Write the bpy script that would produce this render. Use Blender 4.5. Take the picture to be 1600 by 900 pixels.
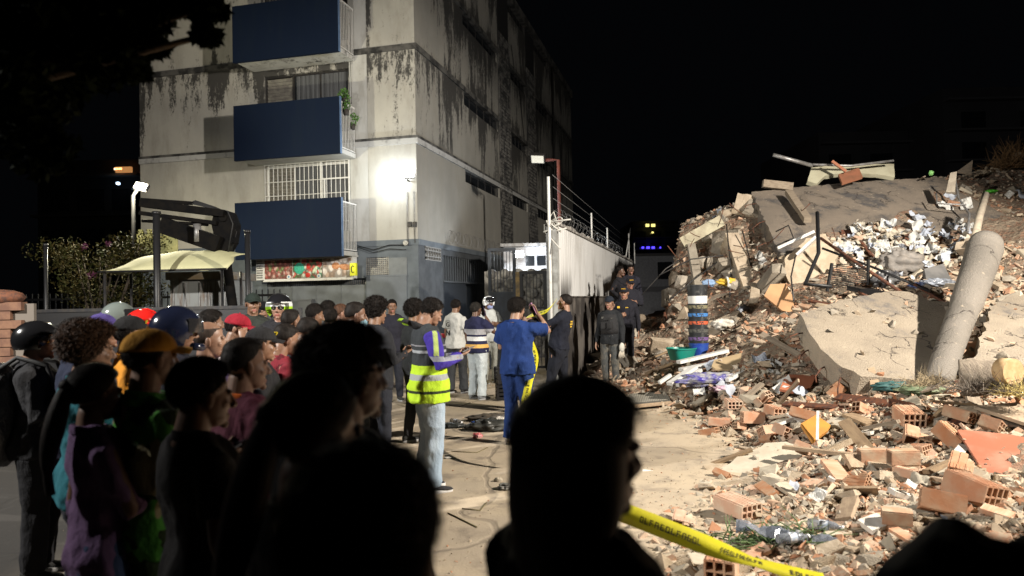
import bpy, bmesh, math, random
import numpy as np
from mathutils import Vector, Matrix
rnd = random.Random(7)
nr = np.random.RandomState(11)
for o in list(bpy.data.objects): bpy.data.objects.remove(o)
SC = bpy.context.scene
COL = SC.collection
R = math.radians
V3 = lambda *a: np.array(a, float)

# ------------------------------------------------------------------ camera
FPX, PIT, ROL, CAMH = 1150.0, R(0.93), R(1.15), 1.66
cp, sp, cr, sr = math.cos(PIT), math.sin(PIT), math.cos(ROL), math.sin(ROL)
CR, CU, CF = V3(cr, sr*sp, -sr*cp), V3(sr, -cr*sp, cr*cp), V3(0, cp, sp)
CAM = V3(0, 0, CAMH)
cam = bpy.data.objects.new('camera', bpy.data.cameras.new('camera'))
COL.objects.link(cam)
m = Matrix.Identity(4)
for i in range(3):
    m[i][0], m[i][1], m[i][2], m[i][3] = CR[i], CU[i], -CF[i], CAM[i]
cam.matrix_world = m
cam.data.sensor_width = 36; cam.data.lens = 36*FPX/1600
cam.data.clip_start = 0.05; cam.data.clip_end = 2000
cam.data.dof.use_dof = True; cam.data.dof.focus_distance = 10.5; cam.data.dof.aperture_fstop = 2.2
SC.camera = cam

# ------------------------------------------------------------------ world: night sky
w = bpy.data.worlds.new('World'); SC.world = w; w.use_nodes = True
bg = w.node_tree.nodes['Background']
bg.inputs[0].default_value = (0.55, 0.62, 0.8, 1); bg.inputs[1].default_value = 0.0018
SC.view_settings.view_transform = 'Standard'; SC.view_settings.look = 'None'
SC.view_settings.exposure = 0.0; SC.view_settings.gamma = 1.0
SC.render.engine = 'CYCLES'
SC.cycles.use_denoising = True
SC.cycles.max_bounces = 4; SC.cycles.diffuse_bounces = 3; SC.cycles.glossy_bounces = 2
SC.cycles.transmission_bounces = 3; SC.cycles.transparent_max_bounces = 6
SC.cycles.sample_clamp_indirect = 3.0
SC.cycles.use_light_tree = True

# ------------------------------------------------------------------ rays through the photo's pixels -> points of the place
def ray(px, py): return CF + CR*((px-800)/FPX) - CU*((py-450)/FPX)
def P(px, py, Y):
    d = ray(px, py); return CAM + d*(Y/d[1])
def G(px, py, z=0.0):
    d = ray(px, py); return CAM + d*((z-CAMH)/d[2])

# ------------------------------------------------------------------ lamps (each a real floodlight of the place)
def aim(o, loc, tgt):
    o.location = loc
    o.rotation_euler = (Vector(tgt)-Vector(loc)).to_track_quat('-Z', 'Y').to_euler()
def spot(name, loc, tgt, power, cone, col, size=0.12, blend=0.6):
    l = bpy.data.lights.new(name, 'SPOT'); l.energy = power; l.spot_size = R(cone); l.spot_blend = blend
    l.shadow_soft_size = size; l.color = col
    o = bpy.data.objects.new(name, l); COL.objects.link(o); aim(o, loc, tgt); return o
def point(name, loc, power, col, size=0.08):
    l = bpy.data.lights.new(name, 'POINT'); l.energy = power; l.shadow_soft_size = size; l.color = col
    o = bpy.data.objects.new(name, l); COL.objects.link(o); o.location = loc; return o
FLOOD_R = V3(9.6, 3.4, 6.6); FLOOD_L = V3(-7.8, 2.6, 5.2)
spot('floodlight_beam', FLOOD_R, (4.8, 10.0, 0.2), 12800, 100, (1, 0.91, 0.79), 0.14, 0.28)
spot('floodlight_beam', FLOOD_L, (1.4, 14.0, 0.6), 5600, 118, (1, 0.96, 0.90), 0.12, 0.95)
spot('floodlight_beam', FLOOD_R+V3(.1, .1, .45), (-2.0, 32.0, 7.5), 5200, 66, (1, 0.93, 0.84), 0.12, 0.5)

# ------------------------------------------------------------------ mesh builder
class MB:
    def __init__(s): s.V = []; s.F = []; s.n = 0
    def add(s, V, F, mat=0, smooth=False):
        V = np.asarray(V, float).reshape(-1, 3)
        if isinstance(F, np.ndarray): groups = [F]
        else:
            d = {}
            for f in F: d.setdefault(len(f), []).append(f)
            groups = [np.array(x) for x in d.values()]
        for g in groups:
            if len(g): s.F.append((g+s.n, mat, smooth))
        s.V.append(V); s.n += len(V); return s
    def merge(s, o, M=None, mat=None):
        for V in o.V:
            s.V.append(V if M is None else V @ M[:3, :3].T + M[:3, 3])
        for g, mt, sm in o.F: s.F.append((g+s.n, mt if mat is None else mat, sm))
        s.n += o.n; return s
    def box(s, c, size, Rm=None, mat=0):
        h = np.array(size, float)/2
        V = np.array([[x, y, z] for x in (-1, 1) for y in (-1, 1) for z in (-1, 1)])*h
        if Rm is not None: V = V @ np.asarray(Rm).T
        return s.add(V+np.array(c, float), [(0,1,3,2),(4,6,7,5),(0,4,5,1),(2,3,7,6),(0,2,6,4),(1,5,7,3)], mat)
    def b2(s, x0, x1, y0, y1, z0, z1, mat=0):
        return s.box(((x0+x1)/2, (y0+y1)/2, (z0+z1)/2), (abs(x1-x0), abs(y1-y0), abs(z1-z0)), None, mat)
    def bar(s, p0, p1, w, h, up=(0, 0, 1), mat=0):
        p0, p1 = np.array(p0, float), np.array(p1, float); d = p1-p0; L = np.linalg.norm(d); d = d/L
        u = np.array(up, float)
        if abs(d@u) > .97: u = V3(0, 1, 0) if abs(d[1]) < .9 else V3(1, 0, 0)
        a = np.cross(d, u); a /= np.linalg.norm(a); b = np.cross(a, d)
        return s.box((p0+p1)/2, (L, w, h), np.stack([d, a, b], 1), mat)
    def loft(s, rings, caps=True, mat=0, smooth=True):
        rings = [np.asarray(r, float) for r in rings]; n = len(rings[0]); m = len(rings)
        V = np.concatenate(rings)
        i = np.arange(n); j = (i+1) % n; F = []
        for k in range(m-1):
            F.append(np.stack([k*n+i, k*n+j, (k+1)*n+j, (k+1)*n+i], 1))
        s.add(V, np.concatenate(F), mat, smooth)
        if caps:
            base = s.n-len(V)
            s.F.append((np.array([list(range(n))[::-1]])+base, mat, False))
            s.F.append((np.array([list(range(n))])+base+(m-1)*n, mat, False))
        return s
    def tube(s, pts, r, n=8, mat=0, caps=True, smooth=True):
        pts = [np.array(p, float) for p in pts]; k = len(pts)
        rs = r if hasattr(r, '__len__') else [r]*k
        rings = []; a = None
        for i, p in enumerate(pts):
            d = pts[min(i+1, k-1)]-pts[max(i-1, 0)]; d = d/(np.linalg.norm(d)+1e-9)
            if a is None:
                a = np.cross(d, V3(0, 0, 1) if abs(d[2]) < .9 else V3(1, 0, 0))
            a = a-d*(a@d); a /= (np.linalg.norm(a)+1e-9); b = np.cross(d, a)
            t = np.arange(n)/n*2*math.pi
            rings.append(p+rs[i]*(np.cos(t)[:, None]*a+np.sin(t)[:, None]*b))
        return s.loft(rings, caps, mat, smooth)
    def ell(s, c, r, nu=16, nv=10, Rm=None, mat=0, fn=None):
        u = np.arange(nu)/nu*2*math.pi; v = np.linspace(0, math.pi, nv+1)[1:-1]
        D = np.array([[math.sin(b)*math.cos(a), math.sin(b)*math.sin(a), math.cos(b)] for b in v for a in u]+[[0, 0, 1], [0, 0, -1]])
        V = D*np.array(r, float) if np.ndim(r) else D*r
        if fn is not None: V = fn(D, V)
        if Rm is not None: V = V @ np.asarray(Rm).T
        V = V+np.array(c, float); nb = len(v); F = []
        i = np.arange(nu); j = (i+1) % nu
        for k in range(nb-1): F.append(np.stack([k*nu+i, (k+1)*nu+i, (k+1)*nu+j, k*nu+j], 1))
        s.add(V, np.concatenate(F), mat, True)
        base = s.n-len(V)
        s.F.append((np.stack([np.full(nu, nb*nu), i, j], 1)+base, mat, True))
        s.F.append((np.stack([np.full(nu, nb*nu+1), (nb-1)*nu+j, (nb-1)*nu+i], 1)+base, mat, True))
        return s
    def tcap(s, p0, p1, r0, r1, n=12, mat=0):
        p0, p1 = np.array(p0, float), np.array(p1, float)
        d = (p1-p0)/(np.linalg.norm(p1-p0)+1e-9)
        pts = [p0-d*r0*.9, p0-d*r0*.5, p0, p1, p1+d*r1*.5, p1+d*r1*.9]
        return s.tube(pts, [r0*.4, r0*.86, r0, r1, r1*.86, r1*.4], n, mat)
    def prism(s, poly, thick, mat=0):
        poly = np.asarray(poly, float); n = len(poly); t = np.asarray(thick, float)
        V = np.concatenate([poly, poly+t]); i = list(range(n))
        F = [tuple(i), tuple(k+n for k in i[::-1])]+[(k, k+n, (k+1) % n+n, (k+1) % n) for k in i]
        return s.add(V, F, mat)
    def quad(s, a, b, c, d, mat=0): return s.add([a, b, c, d], [(0, 1, 2, 3)], mat)
    def arrays(s):
        V = np.concatenate(s.V) if s.V else np.zeros((0, 3))
        return V
    def mesh(s, name, mats, xf=None, sharp=None):
        me = bpy.data.meshes.new(name); V = s.arrays()
        if xf is not None: V = V @ xf[:3, :3].T + xf[:3, 3]
        me.vertices.add(len(V)); me.vertices.foreach_set('co', V.astype(np.float32).ravel())
        tot = np.concatenate([np.full(len(g), g.shape[1]) for g, _, _ in s.F])
        lv = np.concatenate([g.ravel() for g, _, _ in s.F]).astype(np.int32)
        me.loops.add(len(lv)); me.loops.foreach_set('vertex_index', lv)
        me.polygons.add(len(tot)); st = np.concatenate([[0], np.cumsum(tot)[:-1]]).astype(np.int32)
        me.polygons.foreach_set('loop_start', st)
        me.polygons.foreach_set('material_index', np.concatenate([np.full(len(g), mt) for g, mt, _ in s.F]).astype(np.int32))
        me.polygons.foreach_set('use_smooth', np.concatenate([np.full(len(g), sm) for g, _, sm in s.F]))
        me.update(calc_edges=True); me.validate()
        for m_ in (mats if isinstance(mats, (list, tuple)) else [mats]): me.materials.append(m_)
        if sharp: me.set_sharp_from_angle(angle=R(sharp))
        return me
    def build(s, name, mats, parent=None, origin=None, xf=None, sharp=None):
        if origin is not None:
            xf = np.eye(4); xf[:3, 3] = -np.array(origin, float)
        o = bpy.data.objects.new(name, s.mesh(name, mats, xf, sharp)); COL.objects.link(o)
        if parent is not None: o.parent = parent
        return o

def tag(o, label=None, cat=None, group=None, kind=None):
    if label: o['label'] = label
    if cat: o['category'] = cat
    if group: o['group'] = group
    if kind: o['kind'] = kind
    return o
def empty(name, loc, rz=0.0, label=None, cat=None, group=None):
    o = bpy.data.objects.new(name, None); COL.objects.link(o); o.empty_display_size = .1
    o.location = loc; o.rotation_euler = (0, 0, rz); return tag(o, label, cat, group)
def rotz(a):
    c, s_ = math.cos(a), math.sin(a); return np.array([[c, -s_, 0], [s_, c, 0], [0, 0, 1.]])
def euler(x, y, z): return np.array(Matrix.Rotation(z, 3, 'Z') @ Matrix.Rotation(y, 3, 'Y') @ Matrix.Rotation(x, 3, 'X'))
def thing(mb, name, label, cat, mats, origin, group=None, sharp=None):
    """one-mesh thing, vertices given in world space, origin put at its base"""
    o = mb.build(name, mats, None, origin, sharp=sharp); o.location = origin
    return tag(o, label, cat, group)

# ------------------------------------------------------------------ materials
def mk(name):
    m_ = bpy.data.materials.new(name); m_.use_nodes = True
    nt = m_.node_tree; return m_, nt, nt.nodes['Principled BSDF']
def c4(c): return (c[0], c[1], c[2], 1)
def nd(nt, t, **k):
    n = nt.nodes.new(t)
    for a, b in k.items():
        if a.startswith('_'): n.inputs[a[1:].replace('_', ' ')].default_value = b
        else: setattr(n, a, b)
    return n
def mixc(nt, fac, a, b):
    n = nt.nodes.new('ShaderNodeMix'); n.data_type = 'RGBA'
    for s_, v in ((0, fac), (6, a), (7, b)):
        if isinstance(v, bpy.types.NodeSocket): nt.links.new(v, n.inputs[s_])
        else: n.inputs[s_].default_value = c4(v) if s_ else v
    return n.outputs[2]
def math_(nt, op, a, b=None, c=None, clamp=False):
    n = nt.nodes.new('ShaderNodeMath'); n.operation = op; n.use_clamp = clamp
    for i, v in enumerate((a, b, c)):
        if v is None: continue
        if isinstance(v, bpy.types.NodeSocket): nt.links.new(v, n.inputs[i])
        else: n.inputs[i].default_value = v
    return n.outputs[0]
def noise(nt, co, scale, detail=4, rough=.55, vscale=None):
    n = nd(nt, 'ShaderNodeTexNoise'); n.inputs['Scale'].default_value = scale
    n.inputs['Detail'].default_value = detail; n.inputs['Roughness'].default_value = rough
    if vscale is not None:
        mp = nd(nt, 'ShaderNodeMapping'); mp.inputs['Scale'].default_value = vscale
        nt.links.new(co, mp.inputs['Vector']); co = mp.outputs[0]
    nt.links.new(co, n.inputs['Vector']); return n.outputs[0]
def sstep(nt, v, a, b): 
    n = nd(nt, 'ShaderNodeMapRange'); n.interpolation_type = 'SMOOTHSTEP'
    n.inputs[1].default_value = a; n.inputs[2].default_value = b
    nt.links.new(v, n.inputs[0]); return n.outputs[0]
def bump(nt, bs, h, strength=.5, dist=.01):
    b = nd(nt, 'ShaderNodeBump'); b.inputs['Strength'].default_value = strength; b.inputs['Distance'].default_value = dist
    nt.links.new(h, b.inputs['Height']); nt.links.new(b.outputs[0], bs.inputs['Normal'])
MC = {}
def mat(name, col, col2=None, rough=.8, metal=0.0, ns=6.0, lo=.35, hi=.65, bmp=.3, bs_=60.0, bd=.004, vscale=None, spec=.4, rand=0.0, coat=0.0):
    if name in MC: return MC[name]
    m_, nt, b = mk(name)
    b.inputs['Roughness'].default_value = rough; b.inputs['Metallic'].default_value = metal
    b.inputs['Specular IOR Level'].default_value = spec; b.inputs['Coat Weight'].default_value = coat
    co = nd(nt, 'ShaderNodeTexCoord').outputs['Object']
    out = None
    if col2 is not None:
        f = sstep(nt, noise(nt, co, ns, 5, .6, vscale), lo, hi)
        out = mixc(nt, f, col, col2)
    if rand:
        oi = nd(nt, 'ShaderNodeObjectInfo'); hsv = nd(nt, 'ShaderNodeHueSaturation')
        nt.links.new(math_(nt, 'MULTIPLY_ADD', oi.outputs['Random'], rand, 1-rand*.5), hsv.inputs['Value'])
        nt.links.new(math_(nt, 'MULTIPLY_ADD', oi.outputs['Random'], -rand*.6, 1+rand*.3), hsv.inputs['Saturation'])
        if out is not None: nt.links.new(out, hsv.inputs['Color'])
        else: hsv.inputs['Color'].default_value = c4(col)
        out = hsv.outputs[0]
    if out is None: b.inputs['Base Color'].default_value = c4(col)
    else: nt.links.new(out, b.inputs['Base Color'])
    if bmp: bump(nt, b, noise(nt, co, bs_, 4, .6, vscale), bmp, bd)
    MC[name] = m_; return m_
def emit(name, col, strength):
    if name in MC: return MC[name]
    m_, nt, b = mk(name); b.inputs['Base Color'].default_value = c4(col)
    b.inputs['Emission Color'].default_value = c4(col); b.inputs['Emission Strength'].default_value = strength
    MC[name] = m_; return m_
def fbm(p, seed=0, octaves=3, f=1.0):
    """cheap smooth pseudo-noise on (n,3) points, about -1..1"""
    rs = np.random.RandomState(seed); out = np.zeros(len(p)); a = 1.0; tot = 0
    for o_ in range(octaves):
        for k in range(4):
            d = rs.randn(3); d /= np.linalg.norm(d); ph = rs.rand()*6.28
            out += a*.5*np.sin(p @ d*f*6.28+ph+1.3*np.sin(p @ rs.randn(3)*f*2.1+ph*2))
        tot += a; a *= .5; f *= 2.1
    return out/tot/1.4

M = dict(
    metal_dark=mat('dark metal', (.03, .03, .033), (.05, .045, .04), .5, .4, 8),
    metal_black=mat('black painted metal', (.012, .012, .013), rough=.45, spec=.5),
    metal_white=mat('white painted metal', (.62, .62, .6), (.42, .38, .33), .5, ns=9, lo=.5, hi=.8),
    metal_grey=mat('grey metal', (.3, .3, .3), (.2, .19, .18), .45, .5, 10),
    rust=mat('rusty metal', (.16, .06, .03), (.07, .035, .025), .8, .2, 20),
    wire=mat('galvanised wire', (.25, .25, .25), rough=.5, metal=.6, bmp=0),
    glass=mat('dark window glass', (.015, .017, .02), rough=.12, spec=.6, bmp=0),
    cable=mat('black cable', (.015, .015, .015), rough=.6, bmp=0),
    black_plastic=mat('black plastic', (.012, .012, .013), rough=.3, bmp=.05),
    rubber=mat('black rubber', (.02, .02, .02), rough=.8),
)
# ------------------------------------------------------------------ ground
def m_ground():
    m_, nt, b = mk('dusty concrete ground'); co = nd(nt, 'ShaderNodeTexCoord').outputs['Object']
    n1 = noise(nt, co, .35, 6, .6); n2 = noise(nt, co, 3.5, 8, .65); n3 = noise(nt, co, 60, 4, .6)
    c = mixc(nt, sstep(nt, n1, .38, .62), (.47, .385, .275), (.37, .31, .235))
    c = mixc(nt, sstep(nt, n2, .48, .72), c, (.235, .195, .15))
    spk = nd(nt, 'ShaderNodeTexVoronoi'); spk.inputs['Scale'].default_value = 38; nt.links.new(co, spk.inputs['Vector'])
    c = mixc(nt, math_(nt, 'MULTIPLY', sstep(nt, spk.outputs['Distance'], .16, .08), .6), c, (.46, .39, .3))
    # cracks between old slabs
    v = nd(nt, 'ShaderNodeTexVoronoi', feature='DISTANCE_TO_EDGE'); v.inputs['Scale'].default_value = .33
    dz = nd(nt, 'ShaderNodeVectorMath', operation='MULTIPLY_ADD'); nn = nd(nt, 'ShaderNodeTexNoise'); nn.inputs['Scale'].default_value = 1.6
    nt.links.new(co, nn.inputs['Vector']); nt.links.new(nn.outputs['Color'], dz.inputs[0]); dz.inputs[1].default_value = (.5, .5, .5); nt.links.new(co, dz.inputs[2])
    nt.links.new(dz.outputs[0], v.inputs['Vector'])
    cr_ = sstep(nt, v.outputs['Distance'], .012, .003)
    c = mixc(nt, math_(nt, 'MULTIPLY', cr_, .35), c, (.09, .075, .06))
    sep = nd(nt, 'ShaderNodeSeparateXYZ'); nt.links.new(co, sep.inputs[0])
    far = sstep(nt, sep.outputs[0], -1.5, -3.4)      # dark asphalt on the street side, with shade put into its colour
    c = mixc(nt, far, c, (.018, .016, .015))
    nt.links.new(c, b.inputs['Base Color']); b.inputs['Roughness'].default_value = .9
    h = math_(nt, 'ADD', math_(nt, 'MULTIPLY', n3, .35), math_(nt, 'SUBTRACT', n2, math_(nt, 'MULTIPLY', cr_, .4)))
    bump(nt, b, h, .6, .02); return m_
g = MB(); 
N = 60; xs = np.concatenate([[-600, -120], np.linspace(-30, 30, N), [120, 600]]); ys = np.concatenate([[-300, -60], np.linspace(-10, 45, N), [150, 900]])
XX, YY = np.meshgrid(xs, ys); ZZ = np.zeros_like(XX)
k = len(xs); idx = np.arange(len(ys)*k).reshape(len(ys), k)
g.add(np.stack([XX.ravel(), YY.ravel(), ZZ.ravel()], 1), np.stack([idx[:-1, :-1].ravel(), idx[:-1, 1:].ravel(), idx[1:, 1:].ravel(), idx[1:, :-1].ravel()], 1), 0, True)
tag(g.build('ground', m_ground()), kind='structure')

# ------------------------------------------------------------------ apartment block
BY = R(14.3); C0 = P(655, 470, 21.0); C0[2] = 0
BX, BV = V3(math.cos(BY), -math.sin(BY), 0), V3(math.sin(BY), math.cos(BY), 0)
def BF(px, py, yl=0.0):     # ray meets the front plane (local y = yl) -> local x, z
    d = ray(px, py); q = C0+BV*yl; t = ((q-CAM) @ BV)/(d @ BV); p = CAM+d*t-C0
    return p @ BX, p[2]
def BS(px, py, xl=0.0):     # ray meets the side plane (local x = xl) -> local y, z
    d = ray(px, py); q = C0+BX*xl; t = ((q-CAM) @ BX)/(d @ BX); p = CAM+d*t-C0
    return p @ BV, p[2]
def BW(x, y, z): return C0+BX*x+BV*y+V3(0, 0, z)
bld = empty('apartment_building', tuple(C0), -BY, 'four storey stained plaster apartment block with blue balconies beside the alley gate', 'building')
Z1 = BF(655, 373)[1]; Z2 = BF(651, 213)[1]; Z3 = BF(651, 67)[1]; ST = (Z3-Z1)/2; Z4 = Z3+ST; ZR = Z4+ST+.15
BWID = -BF(219, 250)[0]; BLEN = 27.0
print('storeys', Z1, Z2, Z3, Z4, ZR, 'corner', C0)

def m_plaster(name, base, base2, stain_lo, stain_hi):
    m_, nt, b = mk(name); co = nd(nt, 'ShaderNodeTexCoord').outputs['Object']
    sep = nd(nt, 'ShaderNodeSeparateXYZ'); nt.links.new(co, sep.inputs[0])
    n0 = noise(nt, co, .6, 5, .6); c = mixc(nt, sstep(nt, n0, .35, .65), base, base2)
    n00 = noise(nt, co, 2.2, 6, .65, (1, 1, .35)); c = mixc(nt, math_(nt, 'MULTIPLY', sstep(nt, n00, .45, .7), .5), c, (.24, .225, .19))
    # storey phase: 1 just under the ledge above
    t = math_(nt, 'FRACT', math_(nt, 'DIVIDE', math_(nt, 'SUBTRACT', sep.outputs[2], Z1), ST))
    up = sstep(nt, t, .25, 1.0); dn = math_(nt, 'MULTIPLY', sstep(nt, t, .22, .0), .35)
    near = math_(nt, 'ADD', up, dn)
    upper = sstep(nt, sep.outputs[2], Z2-.4, Z2+.5)                 # the first floor was repainted
    patch = sstep(nt, noise(nt, co, .55, 2, .5, (1, 1, .25)), .46, .62)
    streak = noise(nt, co, 2.6, 7, .72, (1.3, 1.3, .28)); fine = noise(nt, co, 16, 6, .8, (1, 1, .6))
    s_ = math_(nt, 'ADD', math_(nt, 'MULTIPLY', streak, .62), math_(nt, 'MULTIPLY', fine, .38))
    s_ = math_(nt, 'ADD', s_, math_(nt, 'MULTIPLY', math_(nt, 'ADD', near, -.5), .13))
    s_ = math_(nt, 'ADD', s_, math_(nt, 'MULTIPLY', math_(nt, 'ADD', patch, -.6), .11))
    s_ = math_(nt, 'ADD', s_, math_(nt, 'MULTIPLY', sstep(nt, sep.outputs[1], 3, 18), .045))
    k_ = math_(nt, 'MULTIPLY', sstep(nt, s_, stain_lo, stain_hi), math_(nt, 'MULTIPLY_ADD', upper, .95, .05))
    c = mixc(nt, math_(nt, 'MULTIPLY', k_, .93), c, (.022, .021, .02))
    nt.links.new(c, b.inputs['Base Color']); b.inputs['Roughness'].default_value = .88
    bump(nt, b, math_(nt, 'ADD', n00, fine), .35, .012); return m_
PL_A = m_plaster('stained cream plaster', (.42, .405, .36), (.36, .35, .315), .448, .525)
PL_B = m_plaster('stained shaded side plaster', (.28, .27, .24), (.235, .228, .205), .432, .515)  # base darker than the front: the side's weaker light is in the colour
PL_W = m_plaster('whiter plaster strip', (.47, .47, .45), (.42, .42, .40), .60, .68)
BAND = mat('mouldy ledge concrete', (.10, .097, .09), (.02, .02, .02), .9, ns=2.2, lo=.42, hi=.62, bmp=.6, bs_=30, bd=.01)
BAND1 = mat('pale ledge paint', (.38, .38, .37), (.20, .20, .195), .85, ns=3, lo=.5, hi=.7, bmp=.4)
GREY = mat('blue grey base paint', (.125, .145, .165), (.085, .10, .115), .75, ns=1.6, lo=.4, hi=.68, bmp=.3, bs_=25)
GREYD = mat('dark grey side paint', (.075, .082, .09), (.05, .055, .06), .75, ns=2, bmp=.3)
BLUE = mat('navy balcony paint', (.0055, .011, .027), (.007, .013, .027), .75, ns=2.2, lo=.45, hi=.75, spec=.1, vscale=(1.5, 1.5, .35), bmp=.35, bs_=14)
BLUEL = mat('lamplit blue panel edge', (.10, .17, .30), (.07, .12, .22), .6, ns=4)  # panel's right end paler than its front: wall lamp light put into the colour
HOLESHADE = mat('vent hole shade', (.012, .012, .013), rough=.9)
SLAT = mat('painted louvre slats', (.20, .19, .16), (.12, .11, .1), .6, ns=6)
CURT = mat('grey curtain', (.10, .105, .11), (.06, .062, .066), .9, ns=3, vscale=(8, 8, .3))

def wall(mb, axis, a0, a1, z0, z1, holes, depth=.22, mt=0, off=0.0):
    """quads of a wall in the local plane y=off (axis 'x') or x=off (axis 'y') with rectangular holes and their reveals"""
    A = sorted(set([a0, a1]+[v for h in holes for v in h[:2]])); Zs = sorted(set([z0, z1]+[v for h in holes for v in h[2:]]))
    def pt(a, z, d=0): return (a, off+d, z) if axis == 'x' else (off-d, a, z)
    def q(*p, flip=False):
        p = [pt(*i) for i in p]
        mb.add(p if (axis == 'x') != flip else p, [(0, 1, 2, 3)], mt)
    for i in range(len(A)-1):
        for j in range(len(Zs)-1):
            ca, cz = (A[i]+A[i+1])/2, (Zs[j]+Zs[j+1])/2
            if ca < a0 or ca > a1 or cz < z0 or cz > z1: continue
            if any(h[0] < ca < h[1] and h[2] < cz < h[3] for h in holes): continue
            q((A[i], Zs[j]), (A[i+1], Zs[j]), (A[i+1], Zs[j+1]), (A[i], Zs[j+1]))
    for h in holes:
        b0, b1, y0, y1 = h
        q((b0, y0, 0), (b1, y0, 0), (b1, y0, depth), (b0, y0, depth)); q((b0, y1, 0), (b0, y1, depth), (b1, y1, depth), (b1, y1, 0))
        q((b0, y0, 0), (b0, y0, depth), (b0, y1, depth), (b0, y1, 0)); q((b1, y0, 0), (b1, y1, 0), (b1, y1, depth), (b1, y0, depth))
        q((b0, y0, depth), (b1, y0, depth), (b1, y1, depth), (b0, y1, depth))

# front openings
wx0 = BF(415, 300)[0]; wx1 = BF(547, 300)[0]
bal_x1 = BF(559, 330)[0]                          # right end of the balconies on the wall
d = ray(534, 330); t_ = ((C0+BX*bal_x1-CAM) @ BX)/(d @ BX); BALD = -((CAM+d*t_-C0) @ BV)      # how far they stand out
bal_x0 = BF(371, 330, -BALD)[0]
print('balcony', bal_x0, bal_x1, BALD)
front_holes = []
for zz, pyt in ((Z1, 255), (Z2, 113), (Z3, -30)):
    zt = BF(480, pyt)[1]; front_holes.append((wx0, wx1, zz+.32, zt))
fh = [h for h in front_holes]
mb = MB()
wall(mb, 'x', -BWID, BF(575, 200)[0], Z1, ZR, fh, .25)
mb.add([(-BWID, 0, 0), (-BWID, BLEN, 0), (-BWID, BLEN, ZR), (-BWID, 0, ZR)], [(0, 1, 2, 3)])
mb.add([(0, BLEN, 0), (-BWID, BLEN, 0), (-BWID, BLEN, ZR), (0, BLEN, ZR)], [(0, 1, 2, 3)])
mb.add([(0, 0, ZR), (0, BLEN, ZR), (-BWID, BLEN, ZR), (-BWID, 0, ZR)], [(0, 1, 2, 3)])
# corner panel, 2 cm proud
xq = BF(575, 200)[0]
mb.b2(xq, -.003, -.02, .05, Z1, Z2-.0, 0); mb.b2(xq, -.003, -.02, .05, Z2, ZR, 0)
mb.build('front_wall', PL_A, bld)
mb = MB(); mb.b2(wx1+.03, xq-.004, -.012, .04, Z1+.0, ZR, 0); mb.build('plaster_strip', PL_W, bld)
# side wall
sh = []
def shole(px0, py0, px1, py1):
    y0, z1 = BS(px0, py0); y1, z2 = BS(px1, py1); y0b, z0 = BS(px0, py1); 
    return y0, y1
yA0, yA1 = BS(727, 270)[0], BS(781, 300)[0]; yL0, yL1 = BS(781, 300)[0]+.05, BS(798, 300)[0]
yB0, yB1 = BS(799, 310)[0], BS(825, 320)[0]; yM0, yM1 = yB1+.05, BS(838, 320)[0]; yC0, yC1 = yM1+.05, BS(860, 330)[0]
print('side y', yA0, yA1, yL0, yL1, yB0, yB1, yM0, yM1, yC0, yC1)
for q_, (a, b_) in enumerate(((yA0, yA1), (yB0, yB1), (yC0, yC1))):
    for zz in (Z2, Z3, Z4, ZR-.1):
        sh.append((a, b_, zz-.62, zz-.14))
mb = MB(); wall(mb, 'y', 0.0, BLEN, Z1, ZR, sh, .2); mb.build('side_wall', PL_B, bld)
# window strips in the side wall
for i, h in enumerate(sh):
    wb = MB(); n_ = 5
    for j in range(n_+1):
        y = h[0]+(h[1]-h[0])*j/n_; wb.b2(-.12, -.08, y-.02, y+.02, h[2], h[3])
    wb.b2(-.12, -.08, h[0], h[1], h[3]-.04, h[3]-.002); wb.b2(-.12, -.08, h[0], h[1], h[2]+.002, h[2]+.04)
    wo = wb.build('window', M['metal_dark'], bld)
    p = MB(); p.b2(-.105, -.095, h[0]+.01, h[1]-.01, h[2]+.01, h[3]-.01); p.build('pane', M['glass'], wo)
# ledges
for i, zz in enumerate((Z1, Z2, Z3, Z4)):
    mb = MB(); pr = .06 if i else .035; hh = .17 if i != 1 else .2
    mb.b2(-BWID, pr, -pr, .1, zz-hh, zz-.002); mb.b2(-.1, pr+.002, .1, BLEN, zz-hh+.002, zz-.004)
    mb.build('ledge', [GREY, BAND1, BAND, BAND][i], bld)
    if i == 1:
        mb = MB(); mb.b2(-BWID, pr+.012, -pr-.012, .1, zz-.045, zz+.03); mb.b2(-.1, pr+.014, .1, BLEN, zz-.043, zz+.028); mb.build('ledge_moulding', BAND, bld)
mb = MB(); mb.b2(-BWID-.1, .14, -.14, .2, ZR-.28, ZR+.12); mb.b2(-.2, .142, .2, BLEN, ZR-.278, ZR+.118); mb.build('parapet', BAND, bld)
# ventilation block columns: grid over a black sheet standing for the holes' shade
for a, b_ in ((yL0, yL1), (yM0, yM1)):
    mb = MB(); nz = int((Z4+.8-Z1)/.155); ny = max(4, int((b_-a)/.2))
    mb.b2(.002, .02, a, b_, Z1+.05, ZR-.3, 1)
    for j in range(nz+1):
        z = Z1+.05+j*.155; mb.b2(.021, .07, a, b_, z-.013, z+.013)
    for j in range(ny+1):
        y = a+(b_-a)*j/ny; mb.b2(.021, .068, y-.014, y+.014, Z1+.05, Z1+.05+nz*.155)
    mb.build('vent_block_column', [mat('mouldy vent blocks', (.13, .125, .115), (.03, .03, .03), .9, ns=3, lo=.4, hi=.6), HOLESHADE], bld)
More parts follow.
